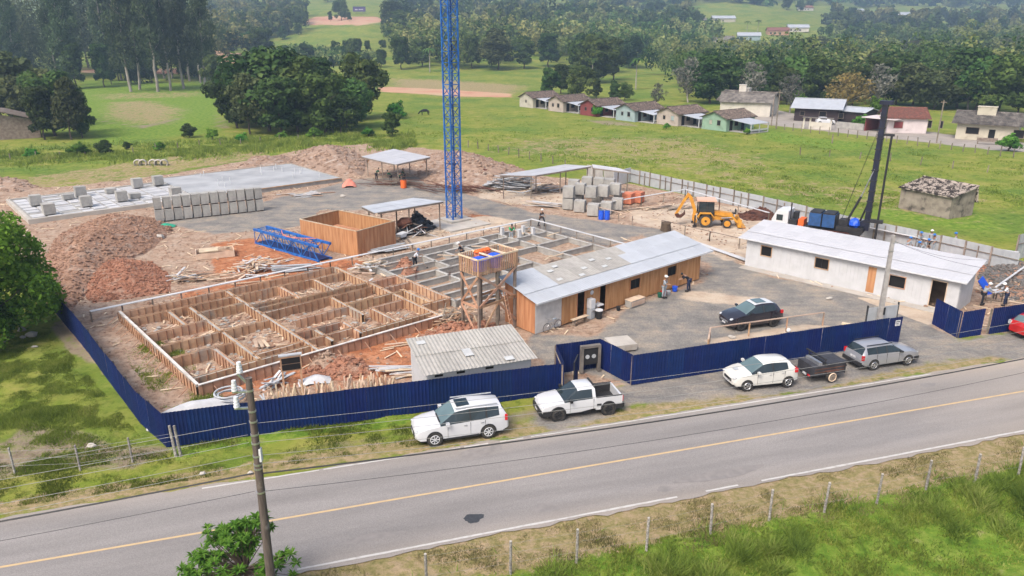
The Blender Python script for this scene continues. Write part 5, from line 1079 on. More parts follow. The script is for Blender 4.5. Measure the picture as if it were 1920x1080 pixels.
# digging arm
MB().box(-1.15, -.85, -.9, .9, .45, .75).box(-1.25, -.95, -.22, .22, .5, 1.1).build('rear_frame', M['yellow'], t)
for sd in (-1, 1): MB().beam((-1.05, sd * .85, 1.2), (-1.05, sd * .85, .15), .14, .14).box(-1.25, -.85, sd * .85 - .18, sd * .85 + .18, .05, .13).build('stabiliser', M['steel_dark'], t)
MB().prism([(-1.0, .7), (-1.25, .65), (-1.2, 1.5), (-1.75, 2.9), (-1.9, 3.2), (-1.65, 3.25), (-1.35, 2.85), (-.9, 1.6)], -.12, .12).build('boom', M['yellow'], t)
MB().prism([(-1.85, 3.35), (-1.6, 3.15), (-1.95, 2.7), (-2.85, .95), (-3.0, .85), (-3.05, 1.1), (-2.3, 2.6)], -.10, .10).build('dipper', M['yellow'], t); MB().cyl((-1.05, 0, 1.9), (-1.55, 0, 3.15), .05, 8).cyl((-1.65, 0, 3.05), (-2.55, 0, 1.9), .045, 8).build('ram', M['plastic_black'], t)
MB().prism([(-3.05, 1.1), (-2.85, .75), (-2.4, .75), (-2.0, 1.15), (-2.05, 1.5), (-2.15, 1.2), (-2.5, .95), (-2.8, 1.2)], -.3, .3).build('digging_bucket', M['rust'], t)

# ---------------------------------------------------------------- drill rig truck
a, b = P(1475, 437), P(1610, 456); ur = ang(a, b)
t = thing('drill_rig_truck', 'white cab truck carrying a tall dark drilling mast behind the white hut', 'drill truck', a, ur)
WH = dict(rm='steel_dark', spokes=6); f = lambda p: p
t.scale = (.88, .95, .97)  # local x from the cab backwards
MB().prism([(-1.45, .5), (-1.5, 1.5), (-1.05, 2.45), (-.2, 2.55), (.25, 2.5), (.3, .55)], -1.15, 1.15).build('cab', M['white_metal'], t)
MB().box(-1.0, -.3, -1.17, -1.152, 1.5, 2.1).box(-1.0, -.3, 1.152, 1.17, 1.5, 2.1).build('side_window', M['glass'], t); MB().add([(-1.49, -1, 1.55), (-1.49, 1, 1.55), (-1.13, .95, 2.32), (-1.13, -.95, 2.32)], [(0, 1, 2, 3)]).build('windscreen', M['glass'], t); MB().box(-1.56, -1.46, -1.1, 1.1, .4, .8).build('bumper', M['plastic_black'], t)
for x in (-.75, 4.6, 5.9):
    for sd in (-1, 1): wheel(t, x, sd * 1.0, .5, .38, sd, spokes=0, rm='old_wood')
MB().box(-1.2, 7.6, -.45, .45, .7, .95).box(.4, 7.8, -1.15, 1.15, .98, 1.15).build('chassis', M['steel_dark'], t); MB().box(.35, 1.2, -1.1, -.4, .55, 1.7).box(.4, .9, .3, 1.0, 1.15, 2.2).build('equipment', M['steel_dark'], t)
MB().prism([(4.1, 1.15), (4.0, 1.05), (6.6, 1.05), (6.9, .7), (7.0, .72), (6.65, 1.15)], -1.2, -.9).build('mudguard', M['rust'], t)
MB().box(1.3, 1.9, -.9, .5, 1.15, 1.8).build('winch', M['orange'], t); MB().cyl((.45, -.9, 1.2), (.45, -.9, 3.3), .07, 8).build('exhaust', M['steel_dark'], t)
for x in (2.4, 3.8): 
    o = MB().box(x, x + 1.25, -.95, .85, 1.35, 2.6).build('power_pack', M['rig_blue'], t); MB().box(x + .05, x + 1.2, -.9, .8, 2.61, 2.75).box(x + 1.27, x + 1.32, -.95, .85, 1.3, 2.6).build('grille', M['steel_dark'], o)
MB().box(5.2, 7.9, -.8, .8, 1.16, 1.6).box(5.4, 6.3, -.5, .5, 1.6, 2.2).build('drill_base', M['steel_dark'], t); MB().blob((6.9, -.3, 2.0), .6, .5, .5, 8, 5, .15).build('cloth_cover', M['drum_blue'], t)
mb_ = (8.1, 0, 1.6); mt_ = (8.15, 0, 13.2); v = lambda s: tuple(mb_[k] + (mt_[k] - mb_[k]) * s for k in range(3))
MB().beam(v(-.02), v(1), .52, .52).build('mast', M['navy'], t); mbx = MB()
for s in np.arange(.05, 1, .085): q = v(s); mbx.box(q[0] - .34, q[0] + .30, -.31, .31, q[2], q[2] + .1)
mbx.build('mast_collar', M['steel_dark'], t); q = v(1); MB().box(q[0] - .55, q[0] + .75, -.35, .35, q[2], q[2] + .35).build('mast_head', M['navy'], t)
MB().cyl((9.1, 0, 0), (9.15, 0, 10.6), .11, 8).build('drill_rod', M['steel_dark'], t); q = v(.75); MB().box(q[0], 9.4, -.15, .15, 10.4, 10.6).box(8.0, 9.6, -.25, .25, 2.2, 2.5).build('rod_guide', M['steel_dark'], t)
MB().cyl((6.0, -.35, 1.7), (7.2, -.3, 4.6), .12, 8).build('ram', M['steel_dark'], t); MB().cyl((7.2, -.3, 4.6), (8.1, -.2, 7.4), .06, 8).build('ram_rod', M['chrome'], t); MB().cyl((7.2, .35, 1.7), (8.15, .2, 4.8), .1, 8).build('ram', M['steel_dark'], t)
MB().beam((6.9, 0, 1.6), (8.2, 0, 2.3), .6, .5).build('mast_foot', M['navy'], t)
for k in range(2): MB().cyl((8.3 + .1 * k, .3, 13), (5.5, .2 * k, 2), .015, 4).build('cable', M['cable'], t)

# ---------------------------------------------------------------- people
def skin_mesh(name, verts, edges, radii, m, root, sub=1):
    me = bpy.data.meshes.new(name); me.from_pydata([tuple(v) for v in verts], edges, []); me.materials.append(m)
    o = bpy.data.objects.new(name, me); COL.objects.link(o); o.parent = root
    sk = o.modifiers.new('skin', 'SKIN'); L = me.skin_vertices[0] if me.skin_vertices else None
    if L is None:
        bm = __import__('bmesh').new(); bm.from_mesh(me); bm.verts.layers.skin.verify(); bm.to_mesh(me); bm.free(); L = me.skin_vertices[0]
    for i, r in enumerate(radii):
        L.data[i].radius = (r, r) if not isinstance(r, tuple) else r; L.data[i].use_root = (i == 0)
    ss = o.modifiers.new('subsurf', 'SUBSURF'); ss.levels = sub; ss.render_levels = sub
    return o
def person(label, px, py, face, shirt, trousers, hat=None, lean=0.0, stride=.12, arm=(.25, .25), elbow=.5, z=0.0, group=None, reach=0.0, vest=None):
    base = P(px, py, z); t = thing('person', label, 'person', base, face)
    # local: x forward, y left
    def rotp(v, piv, a):  # lean forward about the hips
        x, zz = v[0] - piv[0], v[2] - piv[2]; return (piv[0] + x * math.cos(a) + zz * math.sin(a), v[1], piv[2] - x * math.sin(a) + zz * math.cos(a))
    hip = (0, 0, .95); up = lambda v: rotp(v, hip, lean)
    s = stride
    V = [hip, up((0, 0, 1.15)), up((0, 0, 1.40)), up((0, 0, 1.50)), up((.02, 0, 1.62)), up((.02, 0, 1.72)),
         (s * .5, .10, .90), (s * .9 + .04, .10, .50), (s, .10, .09), (s + .15, .10, .04), (-s * .5, -.10, .90), (-s * .6, -.10, .50), (-s * 1.1, -.10, .12), (-s * 1.1 + .14, -.10, .05)]
    E_ = [(0, 1), (1, 2), (2, 3), (3, 4), (4, 5), (0, 6), (6, 7), (7, 8), (8, 9), (0, 10), (10, 11), (11, 12), (12, 13)]
    Rr = [(.14, .11), (.13, .11), (.15, .11), .055, .088, .07, .085, .06, .045, .035, .085, .06, .045, .035]
    for sd, am in ((1, arm[0]), (-1, arm[1])):
        sh = up((0, sd * .20, 1.42)); el = (sh[0] + .28 * math.sin(am), sd * .25, sh[2] - .28 * math.cos(am)); wr = (el[0] + .25 * math.sin(am + elbow), sd * .22, el[2] - .25 * math.cos(am + elbow)); hd = (wr[0] + .09 * math.sin(am + elbow), sd * .21, wr[2] - .09 * math.cos(am + elbow))
        k = len(V); V += [sh, el, wr, hd]; E_ += [(2, k), (k, k + 1), (k + 1, k + 2), (k + 2, k + 3)]; Rr += [.055, .042, .032, .036]
    skin_mesh('body', V, E_, Rr, M['skin'], t)
    skin_mesh('shirt', [V[0], V[1], V[2], V[14], V[15], V[18], V[19]], [(0, 1), (1, 2), (2, 3), (3, 4), (2, 5), (5, 6)], [(.165, .13), (.155, .135), (.175, .13), .08, .062, .08, .062], M[shirt], t)
    skin_mesh('trousers', [V[0], V[6], V[7], V[8], V[10], V[11], V[12]], [(0, 1), (1, 2), (2, 3), (0, 4), (4, 5), (5, 6)], [(.16, .13), .105, .078, .06, .105, .078, .06], M[trousers], t)
    bt = MB()
    for q in (V[8], V[12]): bt.box(q[0] - .06, q[0] + .2, q[1] - .05, q[1] + .05, q[2] - .09, q[2] + .02)
    bt.build('boots', M['plastic_black'], t); h = V[5]
    if hat: MB().blob((h[0], 0, h[2] + .02), .135, .12, .11, 12, 6).cyl((h[0] + .03, 0, h[2] - .0), (h[0] + .03, 0, h[2] + .02), .155, 12).build('helmet', M[hat], t, smooth=True)
    else: MB().blob((h[0] - .01, 0, h[2] + .0), .105, .10, .10, 10, 6).build('hair', M['plastic_black'], t, smooth=True)
    if vest: c = V[1]; MB().box(c[0] - .155, c[0] + .155, -.19, .19, c[2], c[2] + .07).build('reflective_band', M[vest], t)
    return t
person('worker striding along the grey track in a white helmet and dark clothes', 1015, 424, R(-25), 'cloth_dark', 'cloth_dark', 'helmet_white', .05, .3, (.5, -.4), .3, vest='white_paint')
person('worker in a pale shirt and blue cap bending over a tool', 778, 503, R(0), 'cloth_white', 'cloth_dark', 'helmet_blue', .45, .1, (.7, .5), .6, z=.1)
tt = thing('shovel', 'long handled tool held by the worker in the pale shirt on the foundations', 'tool', P(784, 503, .1), R(0)); MB().cyl((.1, 0, .9), (.75, 0, .1), .02, 6).build('handle', M['pale_wood'], tt); MB().box(.7, .85, -.1, .1, .03, .1).build('blade', M['steel_dark'], tt)
person('worker in a bright green shirt and dark cap standing in the far grey foundations', 958, 453, R(-60), 'cloth_green', 'cloth_grey', None, .25, .08, (.5, .6), .7)
person('worker in dark clothes half hidden behind the slatted water tower box', 867, 490, R(180), 'cloth_dark', 'cloth_dark', 'helmet_white', .4, .1, (.5, .3), .5)
person('worker in grey with a white helmet standing before the orange office wall', 1244, 559, R(-30), 'cloth_grey', 'cloth_grey', 'helmet_white', .1, .05, (.3, .6), 1.0)
person('worker crouching by tools in a dark top at the end of the office wall', 1291, 546, R(180), 'cloth_dark', 'cloth_navy', None, .9, .1, (.9, .6), .4)
wk = [(1720, 470, -60, 'blue helmeted worker on the left of the group behind the white hut', 'helmet_blue', .1), (1742, 466, -120, 'white helmeted worker standing at the back of the group behind the white hut', 'helmet_white', .05), (1727, 481, -40, 'blue helmeted worker stooping in front in the group behind the white hut', 'helmet_blue', .5), (1733, 486, 160, 'blue helmeted worker lowest in the middle of the group behind the white hut', 'helmet_blue', .8), (1749, 474, 200, 'blue helmeted worker on the right of the group behind the white hut', 'helmet_blue', .2), (1697, 480, 20, 'worker of whom only a pale blue helmet shows above the white hut roof', 'helmet_blue', .4), (1789, 472, 150, 'lone blue helmeted worker walking right of the group by the grey fence', 'helmet_blue', .12)]
for (px, py, fc, lb, ht, ln) in wk: person(lb, px, py, R(fc), 'cloth_grey', 'cloth_grey' if px != 1789 else 'cloth_navy', ht, ln, .12, (.4, .3), .5, group=None)
person('man in a grey shirt leaning over plans on the left of the table', 1840, 572, R(10), 'cloth_grey', 'cloth_dark', 'helmet_white', .5, .12, (.7, .7), .5)
person('man in a pale blue shirt leaning over plans on the right', 1884, 573, R(175), 'cloth_white', 'cloth_navy', 'helmet_white', .4, .12, (.7, .7), .5)
t = thing('plan_table', 'trestle table with white plan sheets between the two helmeted men', 'table', P(1862, 566), R(8)); MB().box(-.5, .5, -.35, .35, .82, .86).build('tabletop', M['pale_wood'], t)
for x in (-.42, .42):
    for y in (-.28, .28): MB().box(x - .03, x + .03, y - .03, y + .03, 0, .82).build('leg', M['old_wood'], t)
o = MB().box(-.55, .5, -.4, .3, 0, .012).build('plan_sheet', M['foam_white']); o.location = P(1862, 566) + Vector((0, 0, .87)); o.rotation_euler = (0, 0, R(20)); tag(o, 'white plan sheet spread on the trestle table', 'paper')
o = MB().box(-.3, .3, -.03, .03, 0, 1.6).build('blue_board', M['drum_blue']); o.location = P(1858, 552); o.rotation_euler = (R(-20), R(-35), R(30)); tag(o, 'dark blue board propped behind the plan table', 'board')
for (px, py, fc, lb, ln) in [(748, 345, -30, 'rebar bender in dark green stooping at the left under the far white shelter', .7), (733, 343, 180, 'rebar bender in dark green in the middle under the far white shelter', .5), (758, 341, 170, 'rebar bender in dark green standing on the right under the far white shelter', .15), (706, 338, 10, 'rebar bender with a green cap at the far left of the shelter bench', .5)]: person(lb, px, py, R(fc), 'cloth_dkgreen', 'cloth_dark', None, ln, .1, (.7, .6), .6)

# ---------------------------------------------------------------- earth heaps, rubble, planks
def heap(label, pts, h, m, chunks=260, cs=.16, name='earth_heap', cat='earth heap', seed=0, px=True, m2=None):
    rr = np.random.default_rng(seed + 50)
    Q = [P(*q) for q in pts] if px else pts; cx = sum(q.x for q in Q) / len(Q); cy = sum(q.y for q in Q) / len(Q)
    x0, x1 = min(q.x for q in Q), max(q.x for q in Q); y0, y1 = min(q.y for q in Q), max(q.y for q in Q)
    st = max(.18, (x1 - x0) / 70); gx = np.arange(x0, x1 + st, st); gy = np.arange(y0, y1 + st, st); GX, GY = np.meshgrid(gx, gy)
    L_ = [(q.x, q.y) for q in Q]; size = min(x1 - x0, y1 - y0) / 2
    wgt = inpoly(GX, GY, L_, size * .8); wgt = np.clip((wgt - .5) * 2, 0, 1) ** .8; GZ_ = wgt * h * (.45 + 1.1 * fbm(GX / (size * .7), GY / (size * .7), seed, 4)) + wgt * (fbm(GX / .5, GY / .5, seed + 9, 3) - .45) * .28 - .06
    nxx, nyy = len(gx), len(gy); ii = np.arange(nxx * nyy).reshape(nyy, nxx); q4 = np.stack([ii[:-1, :-1], ii[:-1, 1:], ii[1:, 1:], ii[1:, :-1]], -1).reshape(-1, 4)
    keep = (wgt.ravel()[q4] > 0).any(1); root = bpy.data.objects.new(name, npmesh(name, np.stack([GX.ravel() - cx, GY.ravel() - cy, GZ_.ravel()], -1), q4[keep], M[m], True)); COL.objects.link(root); root.location = (cx, cy, 0); tag(root, label, cat)
    cand = np.argwhere(wgt > .06); b = MB()
    for _ in range(chunks):
        j, i = cand[rr.integers(len(cand))]; s = cs * rr.uniform(.4, 1.5); p = Vector((gx[i] - cx + rr.uniform(-st, st), gy[j] - cy + rr.uniform(-st, st), GZ_[j, i])); b.blob((p.x, p.y, p.z + s * .15), s, s * rr.uniform(.5, 1), s * .6, 5, 4, .3)
    c = b.build('clods', M[m2 or m], root); c['kind'] = 'stuff'; return root
heap('long brown earth heap between the slab foundation and the left fence', [(95, 545), (75, 490), (110, 440), (180, 412), (290, 408), (325, 430), (290, 465), (215, 500), (170, 545), (130, 590)], 1.75, 'earth_brown', 2600, .12, seed=1)
heap('smaller brick red earth heap in front of the brown one', [(150, 545), (165, 505), (215, 482), (285, 492), (325, 520), (320, 548), (250, 560), (170, 570)], 1.15, 'earth_red', 1800, .10, seed=2)
heap('pale earth bank running behind the cast slab', [(540, 300), (575, 278), (660, 280), (690, 300), (680, 332), (640, 330), (600, 322)], 1.7, 'earth_pale', 300, .25, seed=3)
heap('low pale earth heap at the far end of the slab by the pasture', [(440, 318), (470, 295), (540, 292), (560, 312), (520, 318)], .9, 'earth_pale', 150, .2, seed=4)
heap('wide pale earth bank behind the blue crane mast', [(780, 330), (800, 292), (880, 288), (960, 310), (1010, 330), (980, 352), (870, 350), (800, 345)], 1.8, 'earth_pale', 350, .25, seed=5)
heap('dark brown brushwood heap left of the timber shelter', [(870, 330), (900, 315), (945, 320), (940, 340), (890, 345)], 1.2, 'rust', 300, .18, seed=6)
heap('loose red soil heap in front of the formwork', [(560, 700), (620, 668), (680, 672), (700, 700), (640, 712)], .6, 'earth_red', 220, .12, seed=7)
heap('grey topped soil heap beside the dark framed board', [(575, 690), (600, 672), (640, 676), (650, 692), (600, 700)], .9, 'earth_pale', 120, .1, seed=8)
heap('red soil heap at the foot of the water tower', [(770, 640), (830, 612), (900, 610), (955, 618), (960, 640), (860, 655)], .8, 'earth_red', 350, .14, seed=9)
heap('red clay heap on the grey foundations beside the stooping worker', [(735, 512), (745, 495), (770, 492), (782, 508), (760, 515)], .9, 'earth_red', 80, .12, seed=10)
heap('dark earth heap behind the yellow digger', [(1380, 405), (1410, 392), (1465, 398), (1450, 412), (1400, 415)], .8, 'rust', 120, .15, seed=11)
heap('rubble heap of grey and brown scraps at the right edge', [(1828, 520), (1850, 488), (1910, 490), (1990, 510), (1990, 590), (1880, 560), (1840, 545)], 1.0, 'earth_brown', 1500, .13, 'rubble_heap', 'rubble', 12, m2='rubble_dark')
heap('brown earth heap at the far left on the grass', [(-60, 352), (-20, 330), (40, 335), (75, 350), (30, 362)], .9, 'earth_pale', 150, .2, seed=13)
heap('bright red spoil strip behind the white hut', [(1640, 468), (1700, 462), (1800, 480), (1880, 508), (1870, 516), (1760, 498)], .35, 'earth_red', 260, .15, seed=14)
unit = {k: MB().box(-.5, .5, -.5, .5, -.5, .5).mesh('plank', M[k]) for k in ('pale_wood', 'old_wood', 'fresh_wood', 'form_wood', 'grey_sheet', 'foam_white', 'rust')}
def planks(label, px, py, rx, ry, n, L=2.0, mats=('pale_wood',), rz=None, spread=1.2, top=.5, w_=.14, name='plank_pile', cat='planks', tilt=.12, child='plank', z0=0.0):
    c = P(px, py, z0); t = thing(name, label, cat, c); rr = random.Random(px * 7 + py)
    for k in range(n):
        a = rr.uniform(0, math.pi) if rz is None else rz + rr.gauss(0, spread * .12); u, v = rr.gauss(0, .42), rr.gauss(0, .42); z = .05 + top * max(0, 1 - (u * u + v * v)) * rr.random()
        inst(child, unit[rr.choice(mats)], t, (u * rx, v * ry, z), (0, rr.uniform(-tilt, tilt), a), (L * rr.uniform(.5, 1.25), w_ * rr.uniform(.6, 1.5), .035))
    return t
planks('scattered pale scrap boards in a heap behind the formwork pit', 480, 505, 2.2, 2.6, 70, 1.6, ('pale_wood', 'pale_wood', 'foam_white', 'form_wood'), top=.8)
planks('few white scrap boards dumped on the red heap edge', 345, 525, 1.3, 1.2, 18, 2.2, ('foam_white', 'pale_wood'), top=.9, tilt=.4)
planks('long pale boards lying along the back rail', 400, 520, 4.5, 1.4, 26, 3.0, ('pale_wood', 'form_wood'), R(25), top=.2)
planks('pale offcuts heaped between formwork and grey foundations', 700, 508, 1.8, 2.2, 60, 1.2, ('pale_wood', 'pale_wood', 'foam_white'), top=1.1, tilt=.4)
planks('tangle of pale sticks under the water tower', 850, 605, 2.0, 2.3, 75, 1.5, ('pale_wood', 'old_wood', 'form_wood'), top=.9, w_=.08, tilt=.4)
lt = thing('stake_row', 'long row of pale pointed stakes leaning behind the blue front fence', 'stakes', P(500, 788)); rr = random.Random(3)
A1, B1 = P(500, 788), P(735, 757)
for k in range(110):
    s = rr.random(); q = A1.lerp(B1, s) - A1 + rn * rr.uniform(.25, 1.5); inst('stake', unit[rr.choice(('pale_wood', 'pale_wood', 'form_wood'))], lt, (q.x, q.y, .45), (rr.uniform(-.5, -.1), rr.uniform(-.3, .3), RA + rr.uniform(-.5, .5)), (.08, .06, rr.uniform(1.0, 1.9)))
planks('stack of long grey timber beside the red earth', 555, 507, 1.3, .5, 14, 3.4, ('grey_sheet',), R(25), top=.5, w_=.2, spread=.3)
planks('small stack of grey steel boards in front of the plank box', 728, 472, 1.1, .4, 14, 3.2, ('grey_sheet',), AA, top=.6, w_=.2, spread=.2)
planks('grey boards and pipes stacked at the office end of the tower', 935, 560, 1.0, 1.0, 14, 3.0, ('grey_sheet', 'form_wood'), AA, top=.8, w_=.2, spread=.4)
planks('pile of white formwork panels left of the timber shelter', 960, 352, 3.2, 2.2, 110, 2.8, ('foam_white', 'grey_sheet', 'old_wood', 'foam_white'), R(10), top=2.0, w_=.3, tilt=.25)
planks('pile of pale boards under the long timber shelter', 1020, 358, 2.2, 1.5, 45, 2.2, ('pale_wood', 'old_wood', 'foam_white'), R(30), top=1.0, w_=.22, tilt=.2)
planks('low stack of long white poles by the shelter posts', 1025, 387, 1.6, .5, 16, 4.0, ('foam_white', 'pale_wood'), R(-28), top=.5, w_=.15, spread=.3)
planks('scrap boards on the gravel beside the cast slab', 570, 366, 3.4, 1.5, 34, 2.2, ('pale_wood', 'foam_white', 'form_wood'), R(35), top=.2, w_=.2)
planks('pale boards and pipes in front of the two brick stacks', 1240, 391, 3.0, .6, 16, 4.0, ('pale_wood', 'old_wood'), R(30), top=.2)
planks('scrap wood strewn over the ground by the plan table', 1905, 545, 2.8, 2.0, 70, 1.5, ('pale_wood', 'old_wood', 'form_wood'), top=.5, tilt=.2)
planks('long poles lying right of the plan table', 1912, 570, 1.6, .5, 8, 3.2, ('pale_wood',), R(-20), top=.2, w_=.1)
planks('scrap boards in front of the grey roofed shed', 745, 700, 1.5, .9, 16, 2.2, ('pale_wood', 'foam_white'), R(15), top=.3)
planks('long timbers lying behind the grey roofed shed', 800, 645, 2.6, .3, 9, 3.6, ('pale_wood', 'form_wood'), R(5), top=.2)
planks('bundle of grey pipes lying at the front corner of the formwork', 500, 775, 1.0, .8, 14, 2.2, ('grey_sheet', 'old_wood'), R(120), top=.6, w_=.1, name='pipe_bundle', cat='pipes', child='pipe')
planks('white and grey boards propped by the dark framed board', 520, 722, .4, .8, 8, 2.6, ('grey_sheet', 'foam_white'), R(70), top=.6, tilt=.6)
planks('brown rebar cages laid in a long bundle beside the blue mast', 850, 358, 6.0, .9, 60, 5.0, ('rust',), R(-40), top=.8, w_=.06, spread=.4, name='rebar_bundle', cat='rebar', child='rebar')
planks('brown rebar lengths on the bench under the far white shelter', 745, 347, 4.0, 1.3, 50, 4.5, ('rust', 'old_wood'), R(-25), top=.9, w_=.06, spread=.6, name='rebar_bundle', cat='rebar', child='rebar')
planks('white props lying under the blue mast shelter', 775, 440, 2.2, 1.6, 40, 1.8, ('rust', 'old_wood', 'foam_white'), top=1.2, w_=.12, name='prop_pile', cat='props', child='prop', tilt=.5)
heap('dark machine scrap heap under the shelter beside the mast', [(745, 445), (755, 420), (800, 412), (815, 430), (790, 442)], 1.2, 'steel_dark', 150, .2, 'scrap_heap', 'scrap', 21)
t = thing('concrete_mixer', 'dusty concrete mixer under the shelter beside the plank box', 'mixer', P(757, 440), R(20)); MB().cyl((0, 0, 1.2), (.7, -.3, 1.5), .55, 14, .3).cyl((0, 0, 1.2), (-.5, .2, 1.0), .55, 14, .3).build('drum', M['rust'], t, angle=40); MB().beam((-.4, 0, 0), (0, 0, 1.2), .1, .1).beam((.5, 0, 0), (0, 0, 1.2), .1, .1).beam((0, .5, 0), (0, 0, 1.2), .1, .1).build('stand', M['steel_dark'], t)
for k in range(2): o = MB().beam((0, 0, 0), (0, -4.2, 0), .18, .06).build('skid_plank', M['old_wood']); o.location = P(752 + 10 * k, 447 + 0) + Vector((0, 0, .1)); o.rotation_euler = (0, 0, R(18)); tag(o, ('left' if k == 0 else 'right') + ' of two long ramp planks running towards the foundations', 'plank')
t = thing('wheelbarrow', 'white wheelbarrow at the top of the ramp planks', 'wheelbarrow', P(753, 450), R(60)); MB().prism([(-.4, .35), (.35, .3), (.6, .7), (-.5, .65)], -.3, .3).build('tray', M['white_metal'], t); MB().beam((.3, .15, .2), (-1.0, .3, .55), .04, .04).beam((.3, -.15, .2), (-1.0, -.3, .55), .04, .04).build('handles', M['old_wood'], t); MB().ring((.5, 0, .2), (0, 1, 0), .16, .04, 14, 5).build('wheel', M['rubber'], t)
dx9 = np.random.default_rng(77); SB = {'earth_pale': MB(), 'pale_wood': MB(), 'earth_brown': MB()}; ok9 = (site > .6) & (gravel < .5) & (inside < .1); jj = np.argwhere(ok9 & (X < 45) & (Y < 115))
for k in range(5200):
    j, i = jj[dx9.integers(len(jj))]; x, y, z = X[j, i] + dx9.uniform(-.2, .2), Y[j, i] + dx9.uniform(-.2, .2), Z[j, i]; s = dx9.uniform(.03, .12) * (1.6 if dx9.random() < .08 else 1); q = dx9.random()
    if q < .16: a = dx9.uniform(0, 3.14); L = dx9.uniform(.3, 1.3); SB['pale_wood'].beam((x, y, z + .05), (x + L * math.cos(a), y + L * math.sin(a), z + .06), .08, .03)
    else: SB['earth_pale' if q < .6 else 'earth_brown'].blob((x, y, z + s * .2), s, s * .8, s * .6, 5, 4, .3)
for k9, lb in (('earth_pale', 'pale stones and crumbs'), ('earth_brown', 'brown clods'), ('pale_wood', 'wood offcuts')): tag(SB[k9].build('scattered_' + ('offcuts' if k9 == 'pale_wood' else 'clods'), M[k9]), lb + ' strewn over the bare site ground', 'debris', kind='stuff')
# pallet crate with boards
t = thing('plywood_tray', 'low pale plywood tray with a sheet on top, standing on the dirt behind the formwork', 'tray', P(368, 488), R(22)); MB().box(0, 3.2, 0, .06, 0, .5).box(0, .06, .06, 2.0, 0, .5).box(3.14, 3.2, .06, 2.0, 0, .5).box(.06, 3.14, 1.94, 2.0, 0, .5).build('side_board', M['pale_wood'], t); o = MB().box(.3, 1.9, .5, 1.7, .5, .56).build('loose_sheet', M['pale_wood'], t)
for k in range(5): inst('plank', unit['pale_wood'], t, (2.4 + .12 * k, 1.0, .5 + .06 * k), (.1 * k, .2, .6 * k), (1.2, .14, .035))
# dark framed board
t = thing('framed_board', 'dark double panel in a pinkish frame standing at the formwork front', 'board', P(530, 728), RA + .05)
MB().box(0, 1.15, -.05, .05, 1.0, 1.9).build('frame', M['form_wood'], t); MB().box(.08, 1.07, -.07, -.052, 1.08, 1.42).box(.08, 1.07, -.07, -.052, 1.46, 1.8).build('dark_panel', M['black_gap'], t); MB().box(-.05, 1.2, -.06, .2, 1.9, 1.97).build('top_board', M['grey_sheet'], t); MB().box(.03, .13, -.05, .05, -.1, 1.0).box(1.02, 1.12, -.05, .05, -.1, 1.0).build('leg', M['form_wood'], t)
def drape(label, px, py, sx, sy, h, m, rz, seed, name='tarpaulin', cat='tarpaulin'):
    gx = np.linspace(-1, 1, 24); GX, GY = np.meshgrid(gx, gx); r = np.sqrt(GX ** 2 + GY ** 2); Zt = h * np.clip(1.25 - r, 0, 1) * (.5 + fbm(GX * 1.6 + seed, GY * 1.6, seed, 4)) + .05 * fbm(GX * 6, GY * 6, seed) + .02
    ii = np.arange(576).reshape(24, 24); q4 = np.stack([ii[:-1, :-1], ii[:-1, 1:], ii[1:, 1:], ii[1:, :-1]], -1).reshape(-1, 4); jx = GX * sx * (1 + .1 * (fbm(GY * 3, GX * 0, seed) - .5)); o = bpy.data.objects.new(name, npmesh(name, np.stack([jx.ravel(), (GY * sy).ravel(), Zt.ravel()], -1), q4, M[m], True)); COL.objects.link(o); o.location = P(px, py); o.rotation_euler = (0, 0, rz); tag(o, label, cat)
drape('white sheet pile with a coiled hose behind the front left fence corner', 360, 775, 2.3, .8, .55, 'foam_white', RA + .3, 4)
drape('crumpled white plastic sheet on the red soil in front of the formwork', 590, 716, .9, .5, .35, 'foam_white', .3, 7)
drape('green plastic netting scrap beside the block rows', 312, 425, .9, .5, .3, 'net_green', .2, 9, 'netting', 'netting')
drape('pink safety netting bundle at the corner of the cast slab', 655, 350, .9, .6, .9, 'pink_mesh', .2, 11, 'netting', 'netting')
o = MB().ring((0, 0, 0), (.1, .1, 1), .75, .05, 24, 6).ring((.1, .05, .12), (0, .1, 1), .7, .05, 24, 6).ring((-.05, 0, .24), (0, 0, 1), .72, .05, 24, 6).build('hose_coil', M['grey_sheet'], smooth=True); o.location = P(432, 752) + Vector((0, 0, .3)); tag(o, 'coil of grey hose lying at the front left corner of the formwork', 'hose')
t = thing('barrel', 'orange drum in front of the far white shelter', 'barrel', P(757, 352)); MB().cyl((0, 0, 0), (0, 0, 1.0), .38, 14).build('barrel_body', M['orange'], t, angle=40); MB().cyl((0, 0, 1.0), (0, 0, 1.03), .34, 14).build('lid', M['rust'], t)
o = MB().cyl((0, 0, 0), (0, 0, .7), .55, 10, .45).blob((0, 0, .75), .5, .5, .2, 8, 5, .2).build('tree_stump', M['dark_wood']); o.location = P(1248, 432); tag(o, 'dark brown stump at the near end of the handrail by the office roof', 'stump')
t = thing('grey_gate_panel', 'pale grey metal gate leaf beside the concrete pole', 'gate', P(1621, 612), RA)
MB().box(0, 2.6, -.02, .02, .1, 1.3).build('panel', M['grey_sheet'], t); MB().box(0, .06, -.05, .05, 0, 1.5).box(1.2, 1.26, -.05, .05, 0, 1.5).box(2.55, 2.6, -.05, .05, 0, 1.5).build('frame', M['steel_dark'], t)
t = thing('slab_walkway', 'short timber board lying by the grey gate', 'plank', P(1578, 612), R(-38)); MB().box(0, 1.6, -.1, .1, 0, .3).build('board', M['pale_wood'], t)
